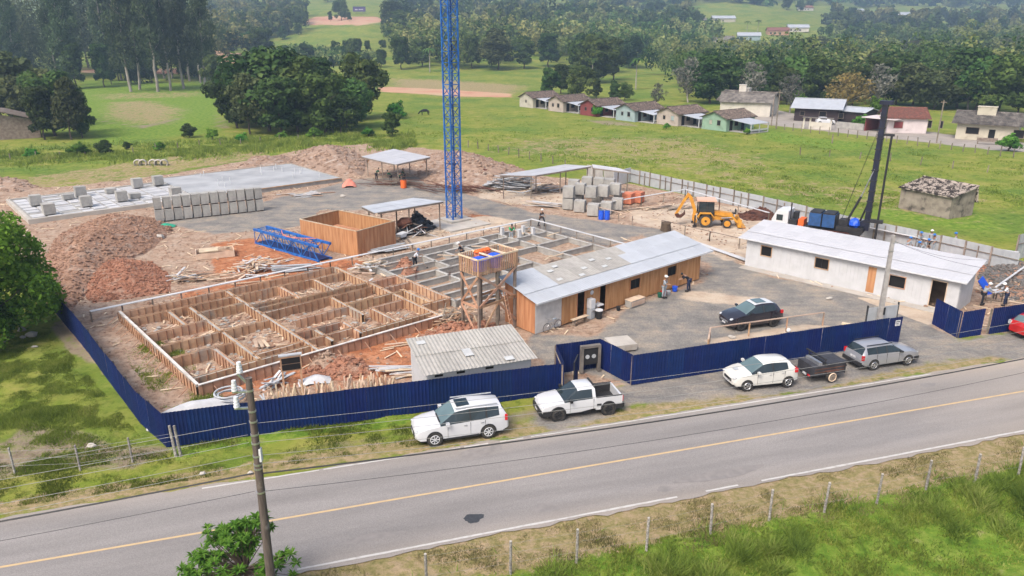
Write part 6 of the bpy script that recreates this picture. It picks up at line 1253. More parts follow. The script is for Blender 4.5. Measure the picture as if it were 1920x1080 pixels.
for (px, py, s) in [(40, 620, .35), (60, 630, .4), (43, 634, .2), (65, 652, .2), (8, 640, .25), (172, 837, .22), (650, 348, .3), (642, 369, .35), (470, 387, .2), (1555, 561, .25), (1448, 592, .3), (300, 447, .5), (1255, 672, .2), (1372, 634, .25), (470, 888, .15), (380, 889, .15)]:
    o = MB().blob((0, 0, s * .3), s, s * .7, s * .5, 7, 5, .25).build('stone', M['concrete_pale']); o.location = P(px, py); o['group'] = 'loose pale stones'; tag(o, 'loose pale stone lying on the ground', 'stone')
# ---------------------------------------------------------------- village houses
def tiles(root, nm, x0, x1, y0, z0, y1, z1, m, cw=.26, rows=None):
    "rows of curved tiles on one slope: ridged and stepped"
    sl = math.hypot(y1 - y0, z1 - z0); n = max(3, int((x1 - x0) / cw)); r = rows or max(3, int(sl / .45)); V = []; F = []
    uy, uz = (y1 - y0) / sl, (z1 - z0) / sl
    for j in range(r):
        for e in (0, 1):
            s = (j + e) * sl / r; lift = .06 * (1 - e)
            for i in range(n * 2 + 1):
                x = x0 + (x1 - x0) * i / (2 * n); h = lift + (.07 if i % 2 else 0) + random.uniform(-.012, .012); V.append((x, y0 + uy * s - uz * h, z0 + uz * s + uy * h))
    k = 2 * n + 1
    for j in range(r):
        for i in range(k - 1): a = j * 2 * k + i; F.append((a, a + 1, a + k + 1, a + k))
    return MB().add(V, F).build(nm, m, root)
def gable_house(label, p, rz, L, D, h, rise, wall, roofm, wins=(), porch=None, over=.35, base=.0, cat='house', front_doors=(), name='village_house', chimney=None, gwins=(), tile=True, floor=0.0, ridge=.5):
    """local x along the ridge, front wall y=0 facing the camera side; gable walls at x=0 and x=L"""
    t = thing(name, label, cat, p, rz); yr = D * ridge
    W_ = M[wall]
    MB().box(0, L, 0, .15, floor, h).build('front_wall', W_, t); MB().box(0, L, D - .15, D, floor, h).build('rear_wall', W_, t)
    for x in (0, L - .15): MB().add([(x, .15, floor), (x + .15, .15, floor), (x + .15, D - .15, floor), (x, D - .15, floor), (x, .0, h), (x + .15, .0, h), (x + .15, D, h), (x, D, h), (x, yr, h + rise), (x + .15, yr, h + rise)], [(0, 4, 8, 7, 3), (1, 2, 6, 9, 5), (0, 3, 2, 1), (0, 1, 5, 4), (3, 7, 6, 2), (4, 5, 9, 8), (8, 9, 6, 7)]).build('gable_wall', W_, t)
    sl = rise / yr; s2 = rise / (D - yr)
    r1 = MB().add([(-over, -over, h - over * sl), (L + over, -over, h - over * sl), (L + over, yr, h + rise), (-over, yr, h + rise), (-over, D + over, h - over * s2), (L + over, D + over, h - over * s2)] + [(a, b, c + .09) for a, b, c in [(-over, -over, h - over * sl), (L + over, -over, h - over * sl), (L + over, yr, h + rise), (-over, yr, h + rise), (-over, D + over, h - over * s2), (L + over, D + over, h - over * s2)]], [(0, 3, 2, 1), (3, 4, 5, 2), (6, 7, 8, 9), (9, 8, 11, 10), (0, 1, 7, 6), (4, 10, 11, 5), (0, 6, 9, 3), (3, 9, 10, 4), (1, 2, 8, 7), (2, 5, 11, 8)]).build('roof', M[roofm], t)
    if tile:
        tiles(r1, 'tiles', -over, L + over, -over, h - over * sl + .10, yr, h + rise + .10, M[roofm]); tiles(r1, 'tiles', -over, L + over, D + over, h - over * s2 + .10, yr, h + rise + .10, M[roofm])
    MB().box(-over, L + over, yr - .13, yr + .13, h + rise + .08, h + rise + .24).build('ridge', M[roofm], r1)
    for (x, z, w2, hh, mm) in wins:
        f = MB().box(x - .08, x + w2 + .08, -.05, -.003, z - .08, z).box(x - .08, x + w2 + .08, -.05, -.003, z + hh, z + hh + .08).box(x - .08, x, -.05, -.003, z, z + hh).box(x + w2, x + w2 + .08, -.05, -.003, z, z + hh).build('window', M['old_wood'], t); MB().box(x, x + w2, -.03, -.004, z, z + hh).build('pane', M[mm], f)
    for (y, z, w2, hh, mm) in gwins:
        f = MB().box(-.05, -.003, y - .08, y + w2 + .08, z - .08, z).box(-.05, -.003, y - .08, y + w2 + .08, z + hh, z + hh + .08).build('window', M['old_wood'], t); MB().box(-.03, -.004, y, y + w2, z, z + hh).build('pane', M[mm], f)
    for (x, w2) in front_doors: MB().box(x, x + w2, -.05, -.003, floor, floor + 2.05).build('door', M['black_gap'], t)
    if chimney: x, y, a, b, c = chimney; MB().box(x, x + a, y, y + b, h, h + c).box(x - .1, x + a + .1, y - .1, y + b + .1, h + c, h + c + .15).build('chimney', M[wall], t)
    return t
for nm, c in dict(w_cream=(.46, .43, .37), w_beige=(.42, .36, .32), w_red=(.20, .05, .05), w_blue=(.29, .37, .38), w_teal=(.30, .40, .37), w_green=(.25, .37, .28), w_pink=(.60, .53, .53), w_dark=(.045, .032, .034), w_white=(.58, .54, .48), w_yellow=(.50, .46, .37), w_orange=(.50, .30, .19)).items():
    M[nm] = mat(nm, c, [k * .85 for k in c], rough=.9, scale=.8, dirt=((c[0] * .6, c[1] * .57, c[2] * .55), .9, .58, .6))
# the row of six cottages: gable towards the field, porch to the right
RW = [((967, 198), (999, 203), 'w_cream', 'first cottage of the row, cream gable wall at the far left end', 2.6, 4.2), ((1021, 205), (1056, 211), 'w_beige', 'second cottage of the row, dull beige gable wall', 2.6, 4.6), ((1083, 213), (1119, 219), 'w_red', 'third cottage of the row, dark red gable wall', 2.5, 4.6), ((1151, 223), (1190, 229), 'w_blue', 'fourth cottage of the row, pale blue gable wall', 2.5, 4.8), ((1227, 230), (1271, 237), 'w_beige', 'fifth cottage of the row, greyish gable with a blue shutter', 2.5, 4.8), ((1311, 240), (1361, 247), 'w_green', 'sixth cottage of the row, mint green gable wall at the right end', 2.5, 5.2)]
rot_row = ang(P(967, 198), P(1361, 246))
for k, (a, b, wc, lb, h, pd) in enumerate(RW):
    pa, pb = P(*a), P(*b); g = (pb - pa).length
    # ridge runs away from the camera; local x = ridge direction, gable at x=0
    rz = rot_row + R(90); D = 5.6 + .1 * k
    t = gable_house(lb, pb, rz, 9.0, D, h, 1.15, wc, 'tile', over=.45, gwins=[(1.2 + .3 * (k % 2), 1.1, .8, .9, 'black_gap' if k not in (4,) else 'w_blue'), (3.6, 1.2, .6, .7, 'black_gap' if k != 5 else 'w_cream')] if k not in (0,) else [(2.6, 1.3, .5, .6, 'black_gap')], front_doors=[(1.0, .9), (4.8, .9)], wins=[(2.6, 1.0, 1.0, .9, 'black_gap')])
    q = MB(); q.add([(.9, -.05, h - .18), (6.6, -.05, h - .18), (6.6, -pd, h - .75), (.9, -pd, h - .75), (.9, -.05, h - .1), (6.6, -.05, h - .1), (6.6, -pd, h - .67), (.9, -pd, h - .67)], [(0, 3, 2, 1)[::-1], (4, 5, 6, 7), (0, 1, 5, 4), (1, 2, 6, 5), (2, 3, 7, 6), (3, 0, 4, 7)])
    pr = q.build('porch_roof', M['roof_light'], t); pp = MB()
    for x in (1.0, 3.7, 6.5): pp.box(x - .07, x + .07, -pd + .05, -pd + .2, 0, h - .7)
    pp.build('porch_posts', M['white_paint'], pr); MB().box(.9, 6.6, -pd, -.05, 0, .12).build('porch_floor', M['concrete'], t)
    MB().box(1.0, 6.4, -pd + .05, -pd + .1, .5, .8).build('porch_rail', M['white_paint' if k % 2 else 'old_wood'], t)
gable_house('white two level house with a square chimney behind the green cottage', P(1445, 214), R(160), 11, 7, 3.4, 1.7, 'w_white', 'roof_grey', chimney=(6, 2.4, 1.6, 1.2, 3.4), over=.6)
def villa(lb, a, b, D, h, rise, wall, rf, **k):
    pa, pb = P(*a), P(*b); return gable_house(lb, pa, ang(pa, pb), (pb - pa).length, D, h, rise, wall, rf, **k)
villa('white two level house with dark windows and a grey roof behind the cottages', (1349, 212), (1437, 218), 7.5, 3.4, 1.7, 'w_white', 'roof_grey', wins=[(1.2, 1.2, 1.6, 1.1, 'black_gap'), (4.3, 1.2, 1.4, 1.1, 'black_gap'), (8.3, 1.2, 1.4, 1.2, 'black_gap')], chimney=(3.8, 2.2, 2.2, 1.4, 2.5), over=.8)
h_dark = villa('long dark plank house with a pale metal roof', (1488, 226), (1570, 230), 7, 3.0, 1.4, 'w_dark', 'roof_light', wins=[(1.2, 1.2, .9, .9, 'black_gap'), (5.2, .9, 1.4, 1.3, 'black_gap'), (9.2, 1.0, .9, 1.0, 'black_gap')], over=.9, tile=False, ridge=.75)
villa('low carport with a grey roof right of the dark plank house', (1574, 228), (1618, 232), 6, 2.4, .6, 'w_dark', 'roof_light', over=.5, tile=False, name='carport', cat='carport')
villa('pinkish white house with a brown tiled roof and an open brown garage', (1662, 249), (1736, 251), 8, 3.0, 1.5, 'w_pink', 'tile_red', wins=[(1.2, 1.0, 1.5, 1.2, 'w_red'), (7.2, 1.2, .6, 1.3, 'black_gap'), (9.2, 1.2, .6, 1.3, 'black_gap')], over=.5)
g = P(1620, 245); t = thing('garage', 'open brown garage wing left of the pinkish white house', 'garage', g, ang(P(1620, 245), P(1660, 249))); MB().box(0, 6.3, 5, 5.2, 0, 2.6).box(0, .2, 0, 5, 0, 2.6).build('brown_wall', M['w_red'], t); MB().box(-.5, 6.4, -.8, 5.4, 2.6, 2.75).build('roof', M['w_pink'], t); MB().box(-6, -.2, 0, .2, 0, 1.3).build('yard_wall', M['concrete'], t)
villa('cream house with a dark veranda and a weathered roof at the right edge', (1790, 260), (1905, 268), 8, 3.2, 1.5, 'w_yellow', 'roof_grey', wins=[(1.6, 1.1, 2.0, 1.1, 'black_gap'), (9.0, .9, 1.6, 1.3, 'black_gap'), (13.0, .2, 1.6, 2.1, 'black_gap')], front_doors=[(5.2, 1.0)], chimney=(2.6, 2.6, 3.0, 1.4, 2.5), over=.9)
bn = MB(); p = P(1836, 266); t = thing('park_bench', 'brown bench on the veranda of the cream house', 'bench', P(1850, 271), R(-25)); MB().box(-1.6, 1.6, 0, .4, .45, .52).build('seat', M['old_wood'], t); MB().box(-1.6, 1.6, .4, .46, .6, 1.1).build('backrest', M['old_wood'], t); MB().box(-1.5, -1.35, 0, .4, 0, .45).box(1.35, 1.5, 0, .4, 0, .45).build('legs', M['old_wood'], t)
# gateway and small things by the village road
t = thing('gateway', 'small tiled gateway on white posts in front of the dark plank house', 'gateway', P(1506, 241), ang(P(1506, 241), P(1541, 243)))
for x in (0, 1.2, 5.2): MB().box(x - .15, x + .15, -.15, .15, 0, 2.2).build('post', M['w_white'], t)
MB().box(-.3, 5.6, -.5, .5, 2.2, 2.35).build('roof', M['roof_grey'], t); MB().box(1.3, 5.0, -.05, .05, 0, 1.4).build('gate_panel', M['w_white'], t)
WH = dict(rm='chrome', spokes=5); q = P(1565, 233); t = thing('parked_car', 'small white car parked between the carport and the gateway', 'car', (q.x, q.y, 0), R(170))
S = [(0, .55, .60, .60, .5), (.2, .76, .86, .80, .66), (1.1, .95, 1.02, .85, .70), (1.85, .99, 1.46, .85, .61), (2.3, 1.01, 1.53, .85, .62), (3.2, 1.07, 1.50, .85, .60), (3.5, 1.10, 1.42, .82, .58), (3.8, 1.0, 1.06, .80, .62), (3.92, .72, .78, .72, .56)]
car(t, S, 1.7, (.8, 3.2), .3, .22, M['car_white'], 'glass', {3: 0, 4: 1}, {2}, {6})
# lone brick hut
b0, b1, b2 = P(1684, 390), P(1778, 411), P(1808, 400); hr_ = ang(b0, b1); hl = (b1 - b0).length
t = gable_house('small windowless old hut with a mottled tile roof standing alone in the field', b0, hr_, hl, 4.0, 2.35, .75, 'wall_old', 'tile_hut', over=.25, name='old_hut', cat='hut', ridge=.95)
# far houses seen between the trees
far = [(975, 48, 'w_white', 'tile_red'), (1250, 52, 'w_white', 'tile_red'), (1292, 46, 'w_beige', 'roof_grey'), (1337, 42, 'w_yellow', 'roof_light'), (1245, 76, 'w_beige', 'roof_light'), (1330, 84, 'w_beige', 'roof_grey'), (1383, 76, 'w_blue', 'roof_light'), (1440, 66, 'w_orange', 'tile_red'), (1478, 60, 'w_white', 'roof_light'), (1502, 20, 'w_white', 'tile_red'), (1600, 25, 'w_white', 'roof_light'), (1690, 32, 'w_white', 'roof_light'), (1675, 34, 'w_cream', 'roof_light'), (1848, 136, 'w_beige', 'roof_light')]
places = ['far left of all, above the middle wood', 'with a red roof among the far trees', 'beige, right of the red roofed one', 'long and low at the foot of the far green field', 'beige and low in front of the far trees', 'half hidden grey roofed one by the dark wood', 'pale blue with a white roof on the far road', 'orange walled beside the far green field', 'pale, right of the orange walled one', 'on the far crest below the hazy hill', 'white on the crest left of the hazy gap', 'pale on the right hand crest', 'cream, just left of the palest crest house', 'beige roof glimpsed in the right hand wood']
for (px, py, wc, rc), pl in zip(far, places):
    p = TP(px, py); gable_house('distant house, ' + pl, p, R(random.uniform(-15, 15)), 17 if px != 1337 else 22, 9, 3.8, 2.2, wc, rc, wins=[(1.5, 1, 1.4, 1.2, 'black_gap'), (5, 1, 1.4, 1.2, 'black_gap'), (9, .9, 1.4, 1.2, 'black_gap')], over=.6, tile=False, name='distant_house')
t = thing('billboard', 'small purple billboard on the far hillside', 'billboard', TP(674, 26)); MB().box(-6, 6, -.2, .2, 2, 6.5).build('board', mat('violet', (.07, .04, .16), rough=.6), t); MB().box(-4, -1.5, -.26, -.21, 3.4, 4.4).box(-.5, 3.8, -.26, -.21, 3.5, 4.3).build('print', M['white_paint'], t); MB().box(-4, -3.7, -.1, .1, 0, 2).box(3.7, 4, -.1, .1, 0, 2).build('post', M['old_wood'], t)
# old barn at the left edge
p0 = P(-60, 266); p1 = P(77, 258); t = thing('old_barn', 'weathered grey plank barn with a stepped roof at the left edge', 'barn', p0, ang(p0, p1)); L = (p1 - p0).length
vboards(0, L, 0, 3.6, 0, w_=.35, top=lambda x: 3.2 + 2.6 * max(0, (1 - x / L))).build('front_wall', M['old_wood'], t); rot_build(vboards(0, 8, 0, 3.2, 0, w_=.5), 'end_wall', M['old_wood'], t, (L, 0, 0), R(90))
MB().add([(-1, -.8, 6.1), (L * .55, -.8, 4.9), (L + .6, -.8, 3.1), (L + .6, 8, 3.1), (L * .55, 8, 4.9), (-1, 8, 6.1)] + [(-1, -.8, 6.25), (L * .55, -.8, 5.05), (L + .6, -.8, 3.25), (L + .6, 8, 3.25), (L * .55, 8, 5.05), (-1, 8, 6.25)], [(0, 1, 4, 5)[::-1], (1, 2, 3, 4)[::-1], (6, 7, 10, 11), (7, 8, 9, 10), (0, 1, 7, 6), (1, 2, 8, 7), (2, 3, 9, 8)]).build('roof', M['old_wood'], t)
# cow
t0 = TP(797, 216); t = thing('cow', 'black cow grazing in the pasture left of the blue mast', 'cow', t0, R(190))
V = [(0, 0, 1.05), (.45, 0, 1.08), (.8, 0, 1.12), (-.5, 0, 1.08), (-.85, 0, 1.05), (1.15, 0, .85), (1.45, 0, .45), (1.65, 0, .22), (.7, .2, .75), (.72, .2, .38), (.72, .2, .05), (.7, -.2, .75), (.62, -.2, .38), (.66, -.2, .05), (-.75, .2, .8), (-.88, .2, .42), (-.82, .2, .05), (-.75, -.2, .8), (-.66, -.2, .42), (-.72, -.2, .05), (-1.0, 0, .9), (-1.05, 0, .45)]
E_ = [(0, 1), (1, 2), (0, 3), (3, 4), (2, 5), (5, 6), (6, 7), (2, 8), (8, 9), (9, 10), (2, 11), (11, 12), (12, 13), (4, 14), (14, 15), (15, 16), (4, 17), (17, 18), (18, 19), (4, 20), (20, 21)]
skin_mesh('body', V, E_, [.36, .35, .30, .34, .30, .20, .15, .10, .13, .075, .06, .13, .075, .06, .15, .08, .06, .15, .08, .06, .05, .03], M['cloth_dark'], t); MB().beam((1.4, .12, .62), (1.38, .3, .66), .05, .1).beam((1.4, -.12, .62), (1.38, -.3, .66), .05, .1).build('ears', M['cloth_dark'], t)

# ---------------------------------------------------------------- poles and wires
t = thing('utility_pole', 'dark concrete roadside pole with white insulators and metal bands, bottom left', 'utility pole', P(517, 1169)); LP = t.location.copy()
LP.z = 0; tp = Vector((.10, .0, 9.15)); MB().cyl((0, 0, -.5), tp, .165, 14, .10).build('shaft', M['pole_dark'], t, angle=40)
def on(z): return tp * (z / 9.15)
bd = MB()
for z in (5.2, 6.05, 6.2, 6.5, 6.95, 7.25, 7.7, 8.05, 8.75): q = on(z); bd.cyl(q - Vector((0, 0, .03)), q + Vector((0, 0, .03)), .165 - .0071 * z + .012, 14)
bd.build('band', M['chrome'], t)
for z in (8.75, 9.35, 8.2): 
    q = Vector((-.34 if z < 9 else -.12, -.05, z)); ib = MB()
    for k in range(4): ib.cyl(q + Vector((0, 0, .085 * k)), q + Vector((0, 0, .085 * k + .05)), .095 - .008 * k, 12).cyl(q + Vector((0, 0, .085 * k + .05)), q + Vector((0, 0, .085 * (k + 1))), .065, 12)
    ib.build('insulator', M['porcelain'], t, angle=40)
MB().beam((-.42, -.05, 8.15), (.12, 0, 8.15), .06, .06).beam((-.42, -.05, 8.7), (.12, 0, 8.7), .06, .06).beam((-.2, -.05, 9.3), (.12, 0, 8.9), .06, .06).build('bracket', M['chrome'], t); MB().box(.12, .22, -.08, .08, 6.3, 6.75).build('junction_box', M['white_metal'], t)
R2 = LP + rd * 42 + rn * .1; L2 = LP - rd * 38
t = thing('utility_pole', 'roadside pole beyond the right edge of the photo', 'utility pole', (R2.x, R2.y, 0)); MB().cyl((0, 0, -.5), (0, 0, 9.2), .20, 12, .13).build('shaft', M['pole_dark'], t)
def wire(label, p, q, sag, r=.008, m='wire', n=40, name='overhead_wire'):
    p = Vector(p); q = Vector(q); mb = MB(); pts = []
    for k in range(n + 1):
        s = k / n; v = p.lerp(q, s); v.z -= sag * 4 * s * (1 - s); pts.append(v - p)
    for a, b in zip(pts[:-1], pts[1:]): mb.cyl(a, b, r, 4)
    o = mb.build(name, M[m]); o.location = p; tag(o, label, 'wire', 'overhead wires along the road'); return o
Lq = lambda z, dx=0: LP + Vector((dx, 0, z))
for i, (zz, zr, zl) in enumerate([(7.62, 7.9, 7.6), (7.22, 7.5, 7.25), (6.95, 7.2, 7.0), (6.5, 6.75, 6.6), (6.2, 6.5, 6.25)]):
    od = ['topmost', 'second highest', 'third highest', 'fourth highest', 'fifth highest'][i]
    wire(od + ' thin grey wire running right from the pole over the parked cars', Lq(zz, .13), R2 + Vector((0, 0, zr)), .55 + .08 * i)
    wire(od + ' thin grey wire running left from the pole over the grass', Lq(zz, -.13), L2 + Vector((0, 0, zl)), .5 + .05 * i)
wire('thick black sagging cable crossing above the road edge to the right', Lq(5.85, .14), R2 + Vector((0, 0, 6.1)), .55, .03, 'cable', name='telephone_cable'); wire('thick black cable crossing above the grass verge to the left edge', Lq(5.85, -.14), L2 + Vector((0, 0, 5.9)), .5, .03, 'cable', name='telephone_cable')
wire('thin dark wire hanging over the far lane to the right', Lq(5.2, .14), R2 + Vector((0, 0, 5.6)), .75, .009, 'cable'); wire('thin dark wire hanging over the far lane to the left edge', Lq(5.2, -.14), L2 + Vector((0, 0, 5.3)), .5, .009, 'cable')
t = thing('concrete_pole', 'pale square concrete pole in front of the white hut', 'utility pole', P(1647, 612)); b = MB(); h = 6.4; b.add([(-.17, -.13, -.3), (.17, -.13, -.3), (.17, .13, -.3), (-.17, .13, -.3), (-.10, -.09, h), (.10, -.09, h), (.10, .09, h), (-.10, .09, h)], BOXF); b.build('shaft', M['pole_conc'], t); MB().beam((0, -.1, 5.9), (.35, -.1, 5.9), .04, .04).box(-.13, .13, -.11, .11, 5.3, 5.36).build('bracket', M['chrome'], t); MB().box(.1, .22, -.16, -.05, .9, 1.4).build('meter_box', M['plastic_black'], t)
for k in range(2): wire('thin drop wire from the concrete pole to the ' + ('white hut roof' if k else 'right edge'), P(1647, 612) + Vector((.1, 0, 6.0)), (P(1857, 487, 3.2) if k else R2 + Vector((-3, 8, 6.0))), .4, .008, 'cable')
for i, (px, py, hh, lb) in enumerate([(1455, 240, 7.5, 'dark pole by the village road left of the dark plank house'), (1446, 236, 6, 'short dark pole by the village road beside the cottages'), (1756, 268, 7.5, 'grey lamp pole between the pinkish and the cream house'), (1072, 182, 7, 'grey pole behind the row of cottages'), (1560, 268, 1.6, 'short dark stake in the field before the village road')]):
    t = thing('pole', lb, 'pole', P(px, py)); MB().cyl((0, 0, -.3), (0, 0, hh), .13, 8, .1).build('shaft', M['old_wood'], t)
    if hh > 6.5: MB().beam((-.5, 0, hh - .4), (.5, 0, hh - .4), .1, .1).build('crossarm', M['old_wood'], t)
# ---------------------------------------------------------------- roadside fence posts
vp = [(957, 1075, 1.45), (1081, 1056, 1.5), (1212, 1030, 1.5), (1332, 1002, 1.45), (1442, 975, 1.5), (1545, 960, 1.5), (1644, 941, 1.5), (1736, 917, 1.45), (1828, 903, 1.5), (1909, 893, 1.5), (800, 1100, 1.5)]
nm_ = ['first', 'second', 'third', 'fourth', 'fifth', 'sixth', 'seventh', 'eighth', 'ninth', 'tenth']
for i, (px, py, h) in enumerate(vp):
    p = P(px, py); z = GZ(p.x, p.y); top = P(px, py).z; t = thing('fence_post', ('weathered roadside fence post, ' + nm_[i] + ' from the left along the bottom') if i < 10 else 'fence post peeping up at the bottom edge of the photo', 'fence post', (p.x, p.y, z - .1), R(random.uniform(0, 90)), 'roadside fence posts')
    b = MB(); lx, ly = random.uniform(-.05, .05), random.uniform(-.05, .05); r = .055; pr = None; h = 1.55 - z * .0
    for k in range(6): a, c = k / 6, (k + 1) / 6; b.cyl((lx * a, ly * a, h * a), (lx * c, ly * c, h * c), r * random.uniform(.85, 1.1), 8, r * random.uniform(.85, 1.1))
    b.build('post', M['post_grey'], t); MB().cyl((lx, ly, h), (lx, ly, h + .03), r * .9, 8).build('post_cap', M['concrete_pale'], t)
ends = [P(q[0], q[1]) for q in sorted(vp)]
for j, zz in enumerate((.5, .95, 1.35)):
    b = MB(); o0 = Vector((ends[0].x, ends[0].y, 0))
    for a, c in zip(ends[:-1], ends[1:]): b.cyl(Vector((a.x, a.y, GZ(a.x, a.y) + zz)) - o0, Vector((c.x, c.y, GZ(c.x, c.y) + zz)) - o0, .003, 3)
    o = b.build('fence_wire', M['wire']); o.location = o0; tag(o, ('lowest', 'middle', 'top')[j] + ' wire strung along the roadside fence posts', 'wire', 'roadside fence wires')
for i, (px, py) in enumerate([(28, 888), (151, 883), (249, 868)]):
    p = P(px, py); t = thing('fence_post', ['leftmost', 'middle', 'rightmost'][i] + ' of three thin stakes of the wire fence left of the blue fence corner', 'fence post', p); MB().beam((0, 0, -.1), (-.05, .05, 1.3), .07, .07).build('post', M['post_grey'], t)
for k, (dx, lb) in enumerate([(0, 'short pale post leaning at the blue fence corner'), (9, 'second pale post tied at the blue fence corner')]): t = thing('fence_post', lb, 'fence post', P(330 + dx, 853)); MB().cyl((0, 0, -.1), (-.15, .1, 1.5), .08, 8, .06).build('post', M['post_grey'], t)
for j, zz in enumerate((.4, .75, 1.15)):
    b = MB(); Q = [P(-60, 893), P(28, 888), P(151, 883), P(249, 868), P(330, 853)]
    for a, c in zip(Q[:-1], Q[1:]): b.cyl(a - Q[0] + Vector((0, 0, zz)), c - Q[0] + Vector((0, 0, zz)), .007, 3)
    o = b.build('fence_wire', M['wire']); o.location = Q[0]; tag(o, ('lowest', 'middle', 'top')[j] + ' wire of the short stake fence left of the blue corner', 'wire', 'stake fence wires')
# field fences: stakes along the village road and across the pasture
def stakes(pts, n, h, label, group, w_=.12):
    L = [P(*q) for q in pts]; me_ = MB().box(-w_ / 2, w_ / 2, -w_ / 2, w_ / 2, -.2, h).mesh('stake', M['old_wood'])
    seg = [(b - a).length for a, b in zip(L[:-1], L[1:])]; T_ = sum(seg)
    for k in range(n):
        s = T_ * k / (n - 1); i = 0
        while i < len(seg) - 1 and s > seg[i]: s -= seg[i]; i += 1
        p = L[i].lerp(L[i + 1], min(1, s / seg[i])); o = bpy.data.objects.new('field_stake', me_); COL.objects.link(o); o.location = (p.x, p.y, 0); o.rotation_euler = (random.uniform(-.08, .08), random.uniform(-.08, .08), random.random()); o.scale = (1, 1, random.uniform(.8, 1.1)); tag(o, label, 'stake', group)
stakes([(1440, 240), (1600, 258), (1760, 278), (1925, 298)], 26, 1.4, 'thin stake in the wire fence along the village road', 'stakes along the village road')
stakes([(860, 272), (930, 285), (1000, 300), (1060, 312)], 11, 1.2, 'short stake between the pale earth bank and the pasture', 'stakes by the earth bank')
stakes([(20, 300), (120, 296), (200, 290), (330, 280), (480, 268), (560, 262)], 14, 1.2, 'stake along the weedy ditch behind the slab', 'stakes along the weedy ditch')
stakes([(1500, 290), (1650, 300), (1800, 318), (1920, 330)], 8, 1.2, 'thin stake in the rough field before the old hut', 'stakes in the rough field')

# ---------------------------------------------------------------- trees
def leafmesh(name, lobes, per, size, m, seed, flat=.35, up=.35, drop=0.0):
    r = np.random.default_rng(seed); Cc = []; Nn = []
    w2 = np.array([l[3] * l[4] for l in lobes]); w2 = w2 / w2.sum()
    for l, ww in zip(lobes, w2):
        n = int(per * ww) + 6; d = r.normal(size=(n, 3)); d[:, 2] += up; d /= np.linalg.norm(d, axis=1)[:, None]
        rad = r.uniform(.62, 1.06, (n, 1)); c = np.array(l[:3]) + d * rad * np.array([l[3], l[3], l[4]]); Cc.append(c); nn = d + r.normal(size=(n, 3)) * flat; Nn.append(nn)
    C_ = np.concatenate(Cc); N_ = np.concatenate(Nn); N_ /= np.linalg.norm(N_, axis=1)[:, None]; n = len(C_)
    a = np.cross(N_, r.normal(size=(n, 3))); a /= np.linalg.norm(a, axis=1)[:, None]; b = np.cross(N_, a); s = size * r.uniform(.55, 1.3, (n, 1)); k = s * r.uniform(.4, .8, (n, 1))
    if drop: a[:, 2] -= drop; a /= np.linalg.norm(a, axis=1)[:, None]
    V = np.stack([C_ - a * s, C_ + b * k, C_ + a * s - N_ * s * .25, C_ - b * k], 1).reshape(-1, 3); Q = np.arange(4 * n).reshape(n, 4)
    me_ = npmesh(name, V, Q, m); at = me_.attributes.new('tint', 'FLOAT', 'POINT')
    big_ = fbm(C_[:, 0] * .45 + seed, C_[:, 1] * .45 + C_[:, 2] * .3, seed, 3); tn = np.clip(.15 + .9 * (big_ - .25) * 1.0 + r.uniform(-.22, .22, n), 0, 1); at.data.foreach_set('value', np.repeat(tn, 4).astype(np.float32)); return me_
def crown_lobes(seed, R_, H, base, n=14, top=.8):
    r = random.Random(seed); L = []; base = base * .45; n = int(n * 1.7)
    for k in range(n):
        a = r.uniform(0, 6.28); f = r.random(); z = base + (H - base) * (.10 + .80 * f); d = R_ * math.sqrt(r.random()) * .80 * math.sqrt(max(.08, 1 - (1.7 * f - .75) ** 2)); q = R_ * r.uniform(.20, .40); L.append((d * math.cos(a), d * math.sin(a), z, q, q * r.uniform(.7, 1.0)))
    L.append((0, 0, base + (H - base) * .5, R_ * .62, (H - base) * .38)); return L
def trunkmesh(name, H, r, m, seed, fork=4, lean=.3, spread=2.0):
    rr = random.Random(seed); b = MB(); p = Vector((0, 0, -.4)); pts = [p]
    for k in range(5): p = p + Vector((rr.uniform(-lean, lean), rr.uniform(-lean, lean), H / 5)); pts.append(p)
    for k in range(5): b.cyl(pts[k], pts[k + 1], r * (1 - k * .15), 7, r * (1 - (k + 1) * .15))
    for k in range(fork):
        a = rr.uniform(0, 6.28); s = pts[rr.choice((2, 3, 4))]; e = s + Vector((math.cos(a) * spread, math.sin(a) * spread, H * rr.uniform(.25, .45))); b.cyl(s, e, r * .45, 5, r * .12); a += 1; e2 = e + Vector((math.cos(a) * spread * .6, math.sin(a) * spread * .6, H * .15)); b.cyl(e, e2, r * .15, 4, r * .05)
    return b.mesh(name, m)
TV = []
def variant(seed, R_, H, base, m, per=4200, size=.40, n=14, bark='bark', **k):
    return (leafmesh('crown', crown_lobes(seed, R_, H, base, n), per, size, M[m], seed, **k), trunkmesh('trunk', (base + H) / 2, .24, M[bark], seed, spread=R_ * .5), H)
V_dark = [variant(1, 5.2, 12, 2.6, 'leaf_dark'), variant(2, 4.6, 13, 3.2, 'leaf_dark'), variant(3, 5.8, 11, 2.2, 'leaf_dark'), variant(12, 4.0, 14, 3.4, 'leaf_dark')]
V_mid = [variant(4, 5.0, 11, 2.4, 'leaf_mid'), variant(5, 4.4, 12, 3, 'leaf_mid'), variant(14, 5.4, 10, 2.2, 'leaf_mid')]
V_olive = [variant(6, 5.4, 12, 2.8, 'leaf_olive', flat=.6), variant(7, 5.0, 10.5, 2.4, 'leaf_olive', flat=.6)]
V_grey = [(leafmesh('crown', crown_lobes(8, 3.8, 10, 3.0, 12), 700, .32, M['leaf_grey'], 8, flat=1), trunkmesh('trunk', 7.5, .2, M['bark_pale'], 8, fork=12, spread=2.4), 10)]
V_gold = [(leafmesh('crown', crown_lobes(9, 6.0, 8, 2.6, 16), 1600, .34, M['leaf_gold'], 9, flat=1), trunkmesh('trunk', 5.0, .3, M['bark_pale'], 9, fork=12, spread=3.6), 8)]
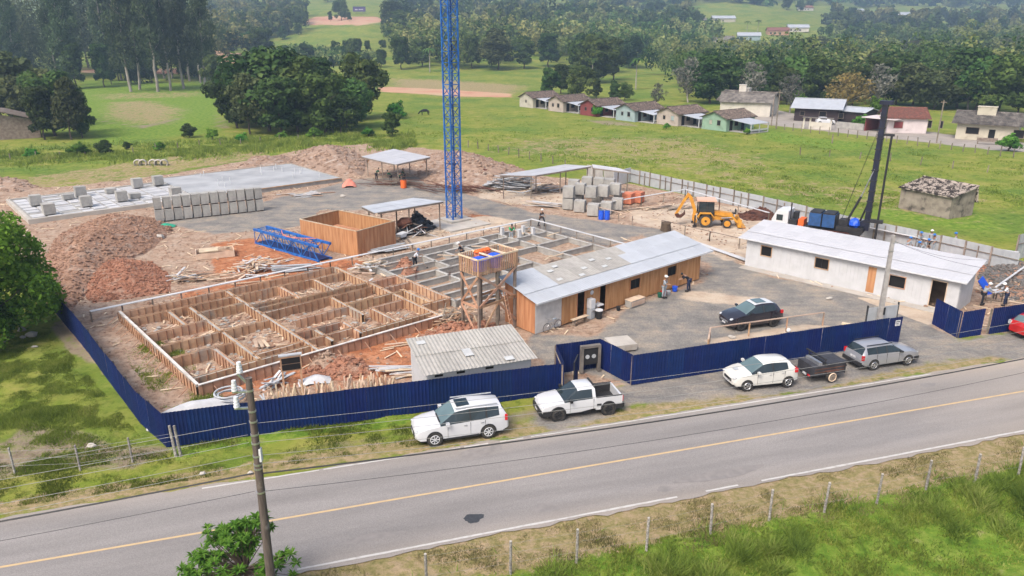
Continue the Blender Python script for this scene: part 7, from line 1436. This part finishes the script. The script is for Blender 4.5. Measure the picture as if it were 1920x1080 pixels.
V_bright = [variant(10, 2.4, 4.2, .4, 'leaf_bright', per=1500, size=.26, n=10)]
def euc(seed):
    r = random.Random(seed); L = []; H = 34
    for k in range(40):
        z = H * (.24 + .74 * (k / 40) ** .9); a = r.uniform(0, 6.28); d = r.uniform(.6, 4.2) * (1.3 - z / H * .7); q = r.uniform(.8, 1.9); L.append((d * math.cos(a), d * math.sin(a), z, q, q * 1.5))
    b = MB(); p = Vector((0, 0, -.5)); 
    for k in range(9): q = p + Vector((r.uniform(-.35, .35), r.uniform(-.35, .35), H / 9.4)); b.cyl(p, q, .42 - .04 * k, 8, .42 - .04 * (k + 1)); p = q
    for k in range(9): z = H * r.uniform(.3, .9); a = r.uniform(0, 6.28); b.cyl((0, 0, z), (2.2 * math.cos(a), 2.2 * math.sin(a), z + 3), .09, 5, .03)
    return (leafmesh('crown', L, 5200, .38, M['leaf_euc'], seed, flat=1.0, drop=1.2, up=.1), b.mesh('trunk', M['bark_pale']), H)
V_euc = [euc(20), euc(21), euc(22)]
def palm():
    V = []; Q = []; r = random.Random(5); lf = MB()
    for k in range(16):
        a = k * 2.4; p = Vector((0, 0, 8)); dz = r.uniform(.3, 1.2); d = Vector((math.cos(a), math.sin(a), 0)); sd = Vector((-d.y, d.x, 0)); prev = p
        for j in range(6):
            s = (j + 1) / 6; q = Vector((0, 0, 8)) + d * 2.8 * s + Vector((0, 0, dz * 2 * s - 2.6 * s * s)); w2 = .55 * (1 - s * .7); lf.add([prev - sd * w2, prev + sd * w2, q + sd * w2 * .8 + Vector((0, 0, -.1)), q - sd * w2 * .8 + Vector((0, 0, -.1))], [(0, 1, 2, 3)]); prev = q
    c = lf.mesh('crown', M['leaf_mid']); at = c.attributes.new('tint', 'FLOAT', 'POINT'); at.data.foreach_set('value', np.random.default_rng(1).uniform(0, .8, len(c.vertices)).astype(np.float32))
    return (c, MB().cyl((0, 0, -.3), (.2, 0, 8), .2, 8, .13).mesh('trunk', M['bark_pale']), 9)
V_palm = [palm()]
def tree(v, p, h, label, group=None, name='tree', rz=None, wd=1.0, cat='tree'):
    cr, tr_, H = v; s = h / H; t = thing(name, label, cat, p, random.uniform(0, 6.28) if rz is None else rz, group); t.scale = (s * wd, s * wd, s)
    inst('crown', cr, t); inst('trunk', tr_, t); return t
def T_at(px, py): return TP(px, py)
for i, (px, py, h) in enumerate([(60, 296, 1.6), (150, 292, 2.2), (196, 290, 2.4), (240, 280, 1.3), (300, 282, 1.5), (355, 258, 2.6), (455, 268, 1.8), (530, 262, 1.6), (590, 258, 2.0), (690, 256, 1.8)]): tree(random.choice(V_bright + V_dark[:1]), T_at(px, py), h, ['first', 'second', 'third', 'fourth', 'fifth', 'sixth', 'seventh', 'eighth', 'ninth', 'tenth'][i] + ' low bush from the left along the weedy ditch', name='bush', cat='bush', wd=1.5)
# big clump in the middle left: individually placed
for (px, py, v, h, wd, lb) in [(446, 240, V_dark[0], 14, 1.1, 'large dark tree at the left end of the round clump in the meadow'), (505, 246, V_dark[2], 17, 1.2, 'tallest dark tree in the middle of the meadow clump'), (560, 248, V_dark[0], 16, 1.1, 'broad dark tree right of the clump centre'), (470, 252, V_olive[0], 12, 1, 'olive topped tree at the front left of the meadow clump'), (610, 250, V_mid[0], 13, 1.1, 'mid green tree on the right of the meadow clump'), (650, 240, V_mid[2], 11.5, 1.1, 'yellow green tree at the right end of the meadow clump'), (682, 222, V_dark[0], 16, 1.05, 'round dark tree standing behind the right end of the clump'), (540, 225, V_dark[1], 17, 1.1, 'dark tree at the back of the meadow clump'), (430, 230, V_dark[3], 12, 1.1, 'dark tree on the left flank of the meadow clump'), (480, 232, V_dark[0], 15.5, 1.2, 'dark tree behind the olive topped one in the clump'), (590, 232, V_dark[2], 14.5, 1.1, 'dark tree behind the mid green one in the clump'), (525, 255, V_dark[1], 12.5, 1.3, 'dark tree low at the front of the meadow clump'), (640, 250, V_dark[2], 8, 1.2, 'low dark tree at the front right of the clump')]:
    tree(v, T_at(px, py), h * .9, lb, 'meadow clump trees', wd=wd)
tree(V_bright[0], T_at(744, 222), 4.0, 'round dark green bush left of the grazing cow', name='bush', cat='bush', wd=1.2); tree(V_mid[1], T_at(735, 256), 5.0, 'small leafy tree in front of the round bush', name='small_tree', wd=1.1); tree(V_bright[0], T_at(634, 212), 8.5, 'bright green sapling inside the right of the clump', name='small_tree', wd=.6)
# left edge trees by the barn
for (px, py, v, h, wd, lb) in [(30, 232, V_olive[0], 14, 1.2, 'yellowish olive tree behind the old barn'), (70, 240, V_olive[1], 12, 1.1, 'yellowish olive tree right of the old barn'), (105, 255, V_mid[0], 12, 1.1, 'green tree standing right beside the barn'), (135, 262, V_olive[0], 10.5, .8, 'brownish tree with a bare limb beside the barn'), (155, 258, V_dark[0], 8.5, .7, 'small dark tree at the right of the barn trees'), (-15, 236, V_olive[1], 13, 1.2, 'olive tree cut off by the left edge above the barn'), (85, 262, V_dark[1], 10, 1.0, 'dark tree behind the corner of the barn')]: tree(v, T_at(px, py), h, lb, wd=wd)
# tree at the left edge beside the blue fence: large leaves of its own
bt = thing('tree', 'big bright green tree leaning in at the left edge over the blue fence', 'tree', P(-8, 640)); cl = [(l[0] * 1.15, l[1] * 1.15, l[2], l[3] * .8, l[4] * .8) for l in crown_lobes(31, 4.7, 8.6, .6, 34)]
inst('crown', leafmesh('crown', cl, 16000, .17, M['leaf_bright'], 31, flat=1.1), bt); inst('trunk', trunkmesh('trunk', 5, .25, M['bark'], 31), bt)
# small roadside tree at the foot of the pole: narrow leaves in rosettes
rt = thing('roadside_tree', 'small bright green tree with narrow leaves at the foot of the pole', 'tree', LP + Vector((-1.2, 1.0, -.1)))
rr = random.Random(4); lv = MB(); tw = MB(); tint = []
for k in range(190):
    bx_, by_, bz_, br2 = rr.choice(((-.75, .1, 2.0, 1.05), (-.75, .1, 2.0, 1.05), (-1.5, -.3, 1.3, .8), (1.15, -.2, 1.6, .75), (.35, .5, 2.75, .6), (.2, -.5, 1.2, .9), (-.3, .2, 2.5, .7))); u3 = Vector((rr.gauss(0, 1), rr.gauss(0, 1), rr.gauss(.4, 1))).normalized() * br2 * rr.uniform(.6, 1); c = Vector((bx_, by_, bz_)) + u3
    tw.cyl((0, 0, 1.5), c, .025, 3, .008)
    for j in range(26):
        b2 = rr.uniform(0, 6.28); e = rr.uniform(-.25, .9); dr = Vector((math.cos(b2) * math.cos(e), math.sin(b2) * math.cos(e), math.sin(e))); sd_ = dr.cross(Vector((0, 0, 1))).normalized() * .034; L = rr.uniform(.19, .33); q = c + dr * L; mdl = c + dr * L * .5 + Vector((0, 0, .02))
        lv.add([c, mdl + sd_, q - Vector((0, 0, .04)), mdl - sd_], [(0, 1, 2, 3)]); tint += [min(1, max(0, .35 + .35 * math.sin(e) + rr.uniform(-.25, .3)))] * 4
o = lv.build('leaves', M['leaf_bright'], rt); at = o.data.attributes.new('tint', 'FLOAT', 'POINT'); at.data.foreach_set('value', np.array(tint, np.float32)); tw.cyl((0, 0, -.3), (0, 0, 1.6), .07, 8, .05).build('trunk', M['bark'], rt)
# eucalyptus grove
rr = random.Random(11); lab_e = 'tall eucalyptus with a bare pale trunk in the grove at the upper left'
eu = [(246, 172, 36, 'leaning pair'), (296, 172, 36, ''), (385, 165, 36, ''), (262, 168, 34, ''), (320, 170, 32, ''), (345, 166, 34, ''), (228, 150, 34, '')]
lb_e = ['thick pale eucalyptus trunk leaning at the front of the grove', 'straight brown eucalyptus trunk right of the leaning one', 'whitest and straightest eucalyptus trunk at the right end of the grove', 'eucalyptus just behind the leaning trunk', 'eucalyptus with low foliage right of the straight brown one', 'eucalyptus left of the whitest trunk', 'eucalyptus on the left flank of the leaning trunk']
for (px, py, h, _), lb in zip(eu, lb_e): tree(rr.choice(V_euc), T_at(px, py), h, lb, 'eucalyptus grove', name='eucalyptus', wd=1.1)
for k in range(34):
    px = rr.uniform(-80, 400); py = rr.uniform(126, 168) - (8 if px > 300 else 0); tree(rr.choice(V_euc), T_at(px, py), rr.uniform(25, 36), lab_e, 'eucalyptus grove', name='eucalyptus', wd=1.15)
for k in range(24):
    px = rr.uniform(-60, 410); py = rr.uniform(128, 176) if px > 110 else rr.uniform(128, 160); tree(rr.choice(V_dark + V_mid[:1]), T_at(px, py), rr.uniform(7, 17), 'dark understorey tree in the shade of the eucalyptus grove', 'understorey of the grove', wd=.9)
# woods
def adj(v): return 'olive ' if v in V_olive else 'fresh green ' if v in V_mid else 'dark '
def wood(rows, x0, x1, step, hmin, hmax, kinds, label, group, jit=7, skip=None, ymid=None):
    for py in rows:
        px = x0 + rr.uniform(0, step)
        while px < x1:
            y_ = py + rr.uniform(-jit, jit) * (.4 + py / 400)
            if ymid: y_ += ymid(px)
            if not (skip and skip(px, y_)): kv = rr.choice(kinds); tree(kv, T_at(px, y_), rr.uniform(hmin, hmax), adj(kv) + label, group, wd=rr.uniform(.95, 1.35))
            px += step * rr.uniform(.75, 1.25)
mix = V_dark * 2 + V_mid * 2 + V_olive
wood([190], 1240, 1980, 40, 10, 14.5, V_dark + V_dark + V_mid + V_olive, 'tree at the front edge of the wood behind the village houses', 'front edge of the village wood', skip=lambda x, y: x < 1300 and y > 182, ymid=lambda x: max(0, (x - 1480) * .05))
wood([160], 1225, 1980, 60, 12, 16, mix + V_olive, 'tree inside the wood behind the village houses', 'middle of the village wood')
wood([120], 1330, 1980, 60, 13, 18, mix + V_olive, 'tree deeper in the wood behind the village houses', 'back of the village wood', skip=lambda x, y: x < 1510)
wood([50], 1560, 1980, 40, 13, 19, V_dark + V_mid, 'tree along the hazy skyline crest on the right', 'skyline trees on the right', jit=4, skip=lambda x, y: 1610 < x < 1650)
wood([128], 735, 1040, 40, 13, 18, V_dark * 2 + V_mid + V_olive, 'tree in the middle wood behind the blue mast', 'middle wood')
wood([84], 1140, 1420, 44, 8, 12, V_dark + V_mid, 'tree around the distant houses', 'trees by the distant houses', skip=lambda x, y: rr.random() < .2 or 1340 < x < 1500)
def woodmass(name, label, poly, n, h0, h1, r0, r1, per, size, m='leaf_wood', seed=0, lo=.55, cat='woodland'):
    "far-off wood that reads as one mass: many crowns in one mesh"
    r = np.random.default_rng(seed + 100); x0, x1 = min(p[0] for p in poly), max(p[0] for p in poly); y0, y1 = min(p[1] for p in poly), max(p[1] for p in poly); C_ = []; N_ = []; T_ = []; S_ = []
    k = 0; tries = 0
    while k < n and tries < n * 20:
        tries += 1; px, py = r.uniform(x0, x1), r.uniform(y0, y1)
        if inpoly(np.array([px]), np.array([py]), poly, .01)[0] < .5: continue
        k += 1; q = TP(px, py); h = r.uniform(h0, h1); R_ = r.uniform(r0, r1); m_ = per; nl = 7
        lc = r.normal(size=(nl, 3)) * np.array([R_ * .42, R_ * .42, h * .17]); lc[:, 2] += h * lo; li = r.integers(0, nl, m_); d = r.normal(size=(m_, 3)); d[:, 2] += .3; d /= np.linalg.norm(d, axis=1)[:, None]
        c = lc[li] + d * r.uniform(.7, 1.05, (m_, 1)) * np.array([R_ * .55, R_ * .55, h * .24]); c[:, 2] = np.maximum(c[:, 2], .5); C_.append(c + np.array(q)); N_.append(d + r.normal(size=(m_, 3)) * .4)
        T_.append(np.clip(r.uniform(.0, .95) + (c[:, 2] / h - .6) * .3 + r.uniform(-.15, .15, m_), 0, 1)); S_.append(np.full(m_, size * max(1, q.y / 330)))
    C_ = np.concatenate(C_); N_ = np.concatenate(N_); N_ /= np.linalg.norm(N_, axis=1)[:, None]; T_ = np.concatenate(T_); s = np.concatenate(S_)[:, None] * r.uniform(.6, 1.3, (len(C_), 1)); a = np.cross(N_, r.normal(size=C_.shape)); a /= np.linalg.norm(a, axis=1)[:, None]; b = np.cross(N_, a)
    V = np.stack([C_ - a * s, C_ + b * s * .6, C_ + a * s - N_ * s * .2, C_ - b * s * .6], 1).reshape(-1, 3); me_ = npmesh(name, V, np.arange(4 * len(C_)).reshape(-1, 4), M[m]); at = me_.attributes.new('tint', 'FLOAT', 'POINT'); at.data.foreach_set('value', np.repeat(T_, 4).astype(np.float32))
    o = bpy.data.objects.new(name, me_); COL.objects.link(o); tag(o, label, cat, kind='stuff')
woodmass('village_wood', 'dense mixed wood filling the slope behind the village houses', [(1225, 182), (1480, 186), (1640, 196), (2000, 205), (2000, 70), (1560, 66), (1510, 112), (1420, 124), (1330, 124), (1215, 140)], 330, 11, 17, 4, 7, 260, .62, seed=1)
woodmass('middle_wood', 'dense dark wood behind the blue mast', [(728, 118), (770, 128), (880, 132), (1045, 120), (1080, 96), (1180, 92), (1180, 66), (900, 60), (730, 76)], 170, 12, 18, 4, 7, 230, .66, seed=2)
woodmass('far_wood', 'hazy wood scattered over the far slopes', [(740, 66), (900, 66), (1180, 72), (1310, 82), (1300, 30), (1180, 24), (900, 26), (760, 36)], 150, 12, 20, 5, 9, 150, .8, seed=3)
woodmass('valley_wood', 'green wood filling the valley between the cottages and the distant houses', [(1050, 100), (1110, 112), (1225, 118), (1345, 104), (1340, 66), (1300, 30), (1100, 24), (1040, 60)], 190, 11, 17, 5, 8, 200, .7, seed=10)
woodmass('hedge_wood', 'wood between the distant houses and the village wood', [(1340, 112), (1420, 112), (1520, 96), (1500, 90), (1340, 92)], 34, 5, 8, 4, 6, 200, .7, seed=11)
woodmass('hill_wood', 'dark wood on the far left hill', [(400, 108), (470, 106), (490, 84), (575, 52), (560, 22), (470, 14), (400, 20)], 120, 12, 18, 5, 8, 170, .75, seed=4)
woodmass('crest_wood', 'bluish wood along the right hand crest', [(1530, 62), (1700, 66), (2000, 70), (2000, 36), (1760, 34), (1560, 38)], 110, 12, 19, 5, 8, 170, .8, seed=5)
woodmass('horizon_wood', 'hazy forest on the far horizon hills', [(760, 12), (2000, 14), (2000, -8), (1400, -14), (760, -14)], 220, 14, 24, 9, 16, 90, 1.2, seed=6)
woodmass('slope_wood', 'blue hazy forest on the hill beyond the skyline trees', [(1200, 20), (1330, 6), (1500, 4), (1640, 12), (2000, 22), (2000, -20), (1200, -20)], 200, 14, 24, 10, 18, 90, 1.2, seed=7)
woodmass('grove_foliage', 'tall grey green foliage of the eucalyptus grove', [(-80, 124), (140, 122), (400, 128), (405, 150), (300, 160), (200, 150), (-80, 150)], 70, 28, 40, 4, 6.5, 700, .55, 'leaf_euc', seed=8, lo=.58)
woodmass('scrub_belt', 'grey green scrub belt below the far meadow', [(500, 118), (560, 126), (680, 126), (715, 118), (600, 104), (520, 104)], 60, 3.5, 8, 3, 5, 150, .5, seed=9)
for (px, py, h, lb) in [(1085, 152, 16, 'round dark tree left of the cottages clump'), (1120, 156, 18, 'tall dark tree in the clump above the cottages'), (1150, 150, 17, 'dark tree right of the tall one above the cottages'), (1100, 140, 18, 'dark tree at the back of the clump above the cottages'), (1180, 128, 16, 'dark tree leaning right above the cottages clump'), (1135, 135, 18, 'rear dark tree of the clump above the cottages')]: tree(rr.choice(V_dark), T_at(px, py), h, lb, wd=1.15)
for (px, py, h, lb) in [(1030, 180, 9, 'dark round tree behind the first cottage'), (1052, 176, 9.5, 'dark tree behind the second cottage'), (1088, 184, 9, 'dark tree behind the third cottage'), (1118, 186, 6, 'low bushy tree behind the third cottage porch'), (1150, 190, 6, 'low bush behind the blue cottage'), (1172, 188, 5, 'low bush right of the blue cottage')]: tree(rr.choice(V_dark + V_mid), T_at(px, py), h, lb, wd=1.1)
for (px, py, h, lb) in [(1232, 200, 6, 'grey leafless tree behind the fifth cottage'), (1290, 192, 12, 'tall grey leafless tree before the village wood'), (1405, 196, 11, 'grey branched tree behind the white two level house'), (1480, 212, 9, 'grey bare tree left of the dark plank house'), (1815, 205, 12, 'grey bare tree in front of the right hand wood'), (1640, 205, 11, 'slim grey tree behind the garage')]: tree(V_grey[0], T_at(px, py), h, lb, name='bare_tree', wd=1.1)
tree(V_gold[0], T_at(1585, 205), 9.0, 'golden brown spreading tree behind the dark plank house', wd=1.1); tree(V_bright[0], T_at(1785, 165), 11, 'lime green tree in the right hand wood', wd=.6); tree(V_bright[0], T_at(1642, 222), 5, 'bright green shrub between the dark house and the garage', name='shrub', cat='shrub'); tree(V_bright[0], T_at(1495, 200), 4.5, 'bright green shrub left of the dark plank house', name='shrub', cat='shrub')
for (px, py, s, lb) in [(1613, 240, 2.8, 'green bush at the corner of the yard wall'), (1118, 219, 2.6, 'small round bush before the red cottage'), (1890, 284, 3.0, 'dark palm like bush before the cream house'), (398, 262, 2.2, 'low bush left of the meadow clump'), (1250, 242, 1.3, 'low weed bush in front of the grey cottage'), (1400, 252, 1.3, 'weed bush in front of the green cottage porch'), (1700, 247, 2.0, 'small shrub by the village road')]: tree(V_bright[0], T_at(px, py), s, lb, name='bush', cat='bush', wd=1.2)
for (px, py, h) in [(806, 136, 11), (1192, 168, 11), (1110, 158, 10), (1305, 40, 14), (1322, 180, 9), (1400, 64, 11), (1420, 62, 11), (1755, 200, 6)]: tree(V_palm[0], T_at(px, py), h, 'palm with an arching crown standing among darker trees', 'palms', name='palm')
for k in range(16):
    px = rr.uniform(405, 575); py = rr.uniform(38, 108) - (px < 440) * 0; 
    if px > 490 and 60 < py < 100 and px > 500: py = rr.uniform(30, 62)
    tree(rr.choice(V_dark + V_mid), T_at(px, py), rr.uniform(11, 16), 'dark bluish tree in the wood below the far hill', 'wood on the far left hill', wd=1.1)
for k in range(22): tree(rr.choice(V_mid + V_dark), T_at(rr.uniform(520, 720), rr.uniform(112, 128)), rr.uniform(4, 9), 'small tree of the scrub belt below the far meadow', 'scrub belt below the far meadow', wd=1.2)
for (px, py, h) in [(660, 112, 10), (672, 104, 9), (630, 110, 9), (640, 38, 16), (620, 40, 9), (530, 75, 9), (560, 66, 7), (655, 40, 8), (690, 100, 7), (718, 92, 5), (735, 58, 20), (755, 66, 16), (800, 28, 18), (740, 22, 16), (1645, 30, 14), (1500, 22, 12), (1520, 20, 12), (1475, 18, 14), (1560, 28, 14)]: tree(rr.choice(V_dark), T_at(px, py), h, 'lone dark tree standing on the open far slopes', 'lone trees on the far slopes')
for k in range(8): tree(rr.choice(V_dark + V_mid), T_at(rr.uniform(560, 1500), rr.uniform(2, 16)), rr.uniform(14, 22), 'hazy tree near the top edge of the far hills', 'hazy trees of the far hills', wd=1.4)
# ---------------------------------------------------------------- grass and weeds (uncountable)
def blades(name, n, sampler, h0, h1, w0, m, seed, lean=.5, thr=.42, sc=.6):
    r = np.random.default_rng(seed); x, y = sampler(r, n); n = len(x); k = fbm(x * sc, y * sc, seed, 3); keep = k > thr + r.uniform(-.16, .10, n); x, y, k = x[keep], y[keep], k[keep]; n = len(x)
    i = np.clip(np.searchsorted(_gx, x) - 1, 0, nx - 2); j = np.clip(np.searchsorted(_gy, y) - 1, 0, ny - 2); z = _gz[j, i]
    h = r.uniform(h0, h1, n) * (.5 + 1.2 * np.clip((k - thr) * 4, 0, 1)); a = r.uniform(0, 6.28, n); b = r.uniform(0, 6.28, n); w2 = w0 * r.uniform(.6, 1.4, n)
    base = np.stack([x, y, z - .03], -1); sd_ = np.stack([np.cos(a) * w2, np.sin(a) * w2, 0 * a], -1); tip = base + np.stack([np.cos(b) * h * lean, np.sin(b) * h * lean, h], -1)
    V = np.stack([base - sd_, base + sd_, tip], 1).reshape(-1, 3); me_ = npmesh(name, V, np.arange(3 * n).reshape(n, 3), m); at = me_.attributes.new('tint', 'FLOAT', 'POINT'); tn = np.clip(fbm(x * .8 + 9, y * .8, seed + 3, 3) * 1.1 - .12 + r.uniform(-.2, .25, n), 0, 1); at.data.foreach_set('value', np.repeat(tn, 3).astype(np.float32))
    o = bpy.data.objects.new(name, me_); COL.objects.link(o); tag(o, kind='stuff'); return o
def uv(u, v): return road0.x + u * rd.x + v * rn.x, road0.y + u * rd.y + v * rn.y
tag(blades('tall_grass', 220000, lambda r, n: uv(r.uniform(-8, 38, n), r.uniform(WN - 19, WN - 2.3, n)), .05, .17, .026, M['grass_tall'], 3, thr=.36, sc=.9), 'tall bright green grass in the field below the road', 'grass')
tag(blades('tussock_grass', 60000, lambda r, n: uv(r.uniform(-6, 38, n), WN - 4.4 + r.normal(size=n) * .9), .2, .5, .024, M['grass_tall'], 5, lean=.8, thr=.45, sc=.9), 'long tussocks along the roadside fence posts', 'grass')
tag(blades('dry_verge_grass', 50000, lambda r, n: uv(r.uniform(-10, 38, n), r.uniform(WN - 3.4, WN - .4, n)), .05, .14, .018, M['grass_dry'], 6, thr=.40, sc=1.0), 'dry tan grass on the near road verge', 'grass')
def left_s(r, n): q = [P(-40, 900), P(300, 860), P(95, 620), P(-40, 640)]; a, b = r.random(n), r.random(n); A_ = np.array([list(p)[:2] for p in q]); pt = (A_[0] * (1 - a[:, None]) + A_[1] * a[:, None]) * (1 - b[:, None]) + (A_[3] * (1 - a[:, None]) + A_[2] * a[:, None]) * b[:, None]; return pt[:, 0], pt[:, 1]
tag(blades('weeds', 110000, left_s, .04, .14, .028, M['grass_tall'], 7, thr=.38, sc=.7), 'weeds and grass in the field left of the blue fence', 'grass')
tag(blades('verge_weeds', 60000, lambda r, n: uv(r.uniform(-32, -2, n), WF + .9 + (r.random(n) ** 1.3) * 4.2), .05, .18, .020, M['grass_tall'], 8, thr=.42, sc=.8), 'grass on the verge between the road and the blue fence', 'grass')
def pasture(r, n): px = r.uniform(700, 1920, n); py = 200 + 190 * r.random(n) ** .7; u = (px - 960) / FPX; v = (py - 540) / FPX; t = HC / (sP + v * cP); x, y = u * t, t * (cP - v * sP); ok = inpoly(x, y, PP([(720, 200), (1440, 245), (1930, 300), (1930, 470), (1440, 385), (1180, 325), (1000, 305), (880, 270), (760, 260)]), .5) > .5; return x[ok], y[ok]
tag(blades('pasture_tussocks', 90000, pasture, .10, .30, .09, M['grass_tall'], 9, thr=.46, sc=.35), 'low tussocks in the pasture behind the site', 'grass')
def ditch(r, n): s = r.random(n); px = 0 + 780 * s; py = np.interp(px, [0, 200, 330, 480, 600, 780], [300, 288, 285, 272, 262, 268]) + r.normal(size=n) * 7; u = (px - 960) / FPX; v = (py - 540) / FPX; t = HC / (sP + v * cP); return u * t, t * (cP - v * sP)
tag(blades('yard_weeds', 16000, lambda r, n: (lambda a, b: ((P(215, 640).x * (1 - a) + P(300, 765).x * a) + b * 3.2, (P(215, 640).y * (1 - a) + P(300, 765).y * a) + b * .8))(r.random(n), r.random(n)), .06, .25, .03, M['grass_tall'], 12, thr=.5, sc=.7), 'weeds just inside the left blue fence', 'weeds')
tag(blades('ditch_weeds', 60000, ditch, .2, .75, .11, M['grass_tall'], 10, thr=.44, sc=.3), 'rank weeds along the ditch behind the slab', 'weeds')
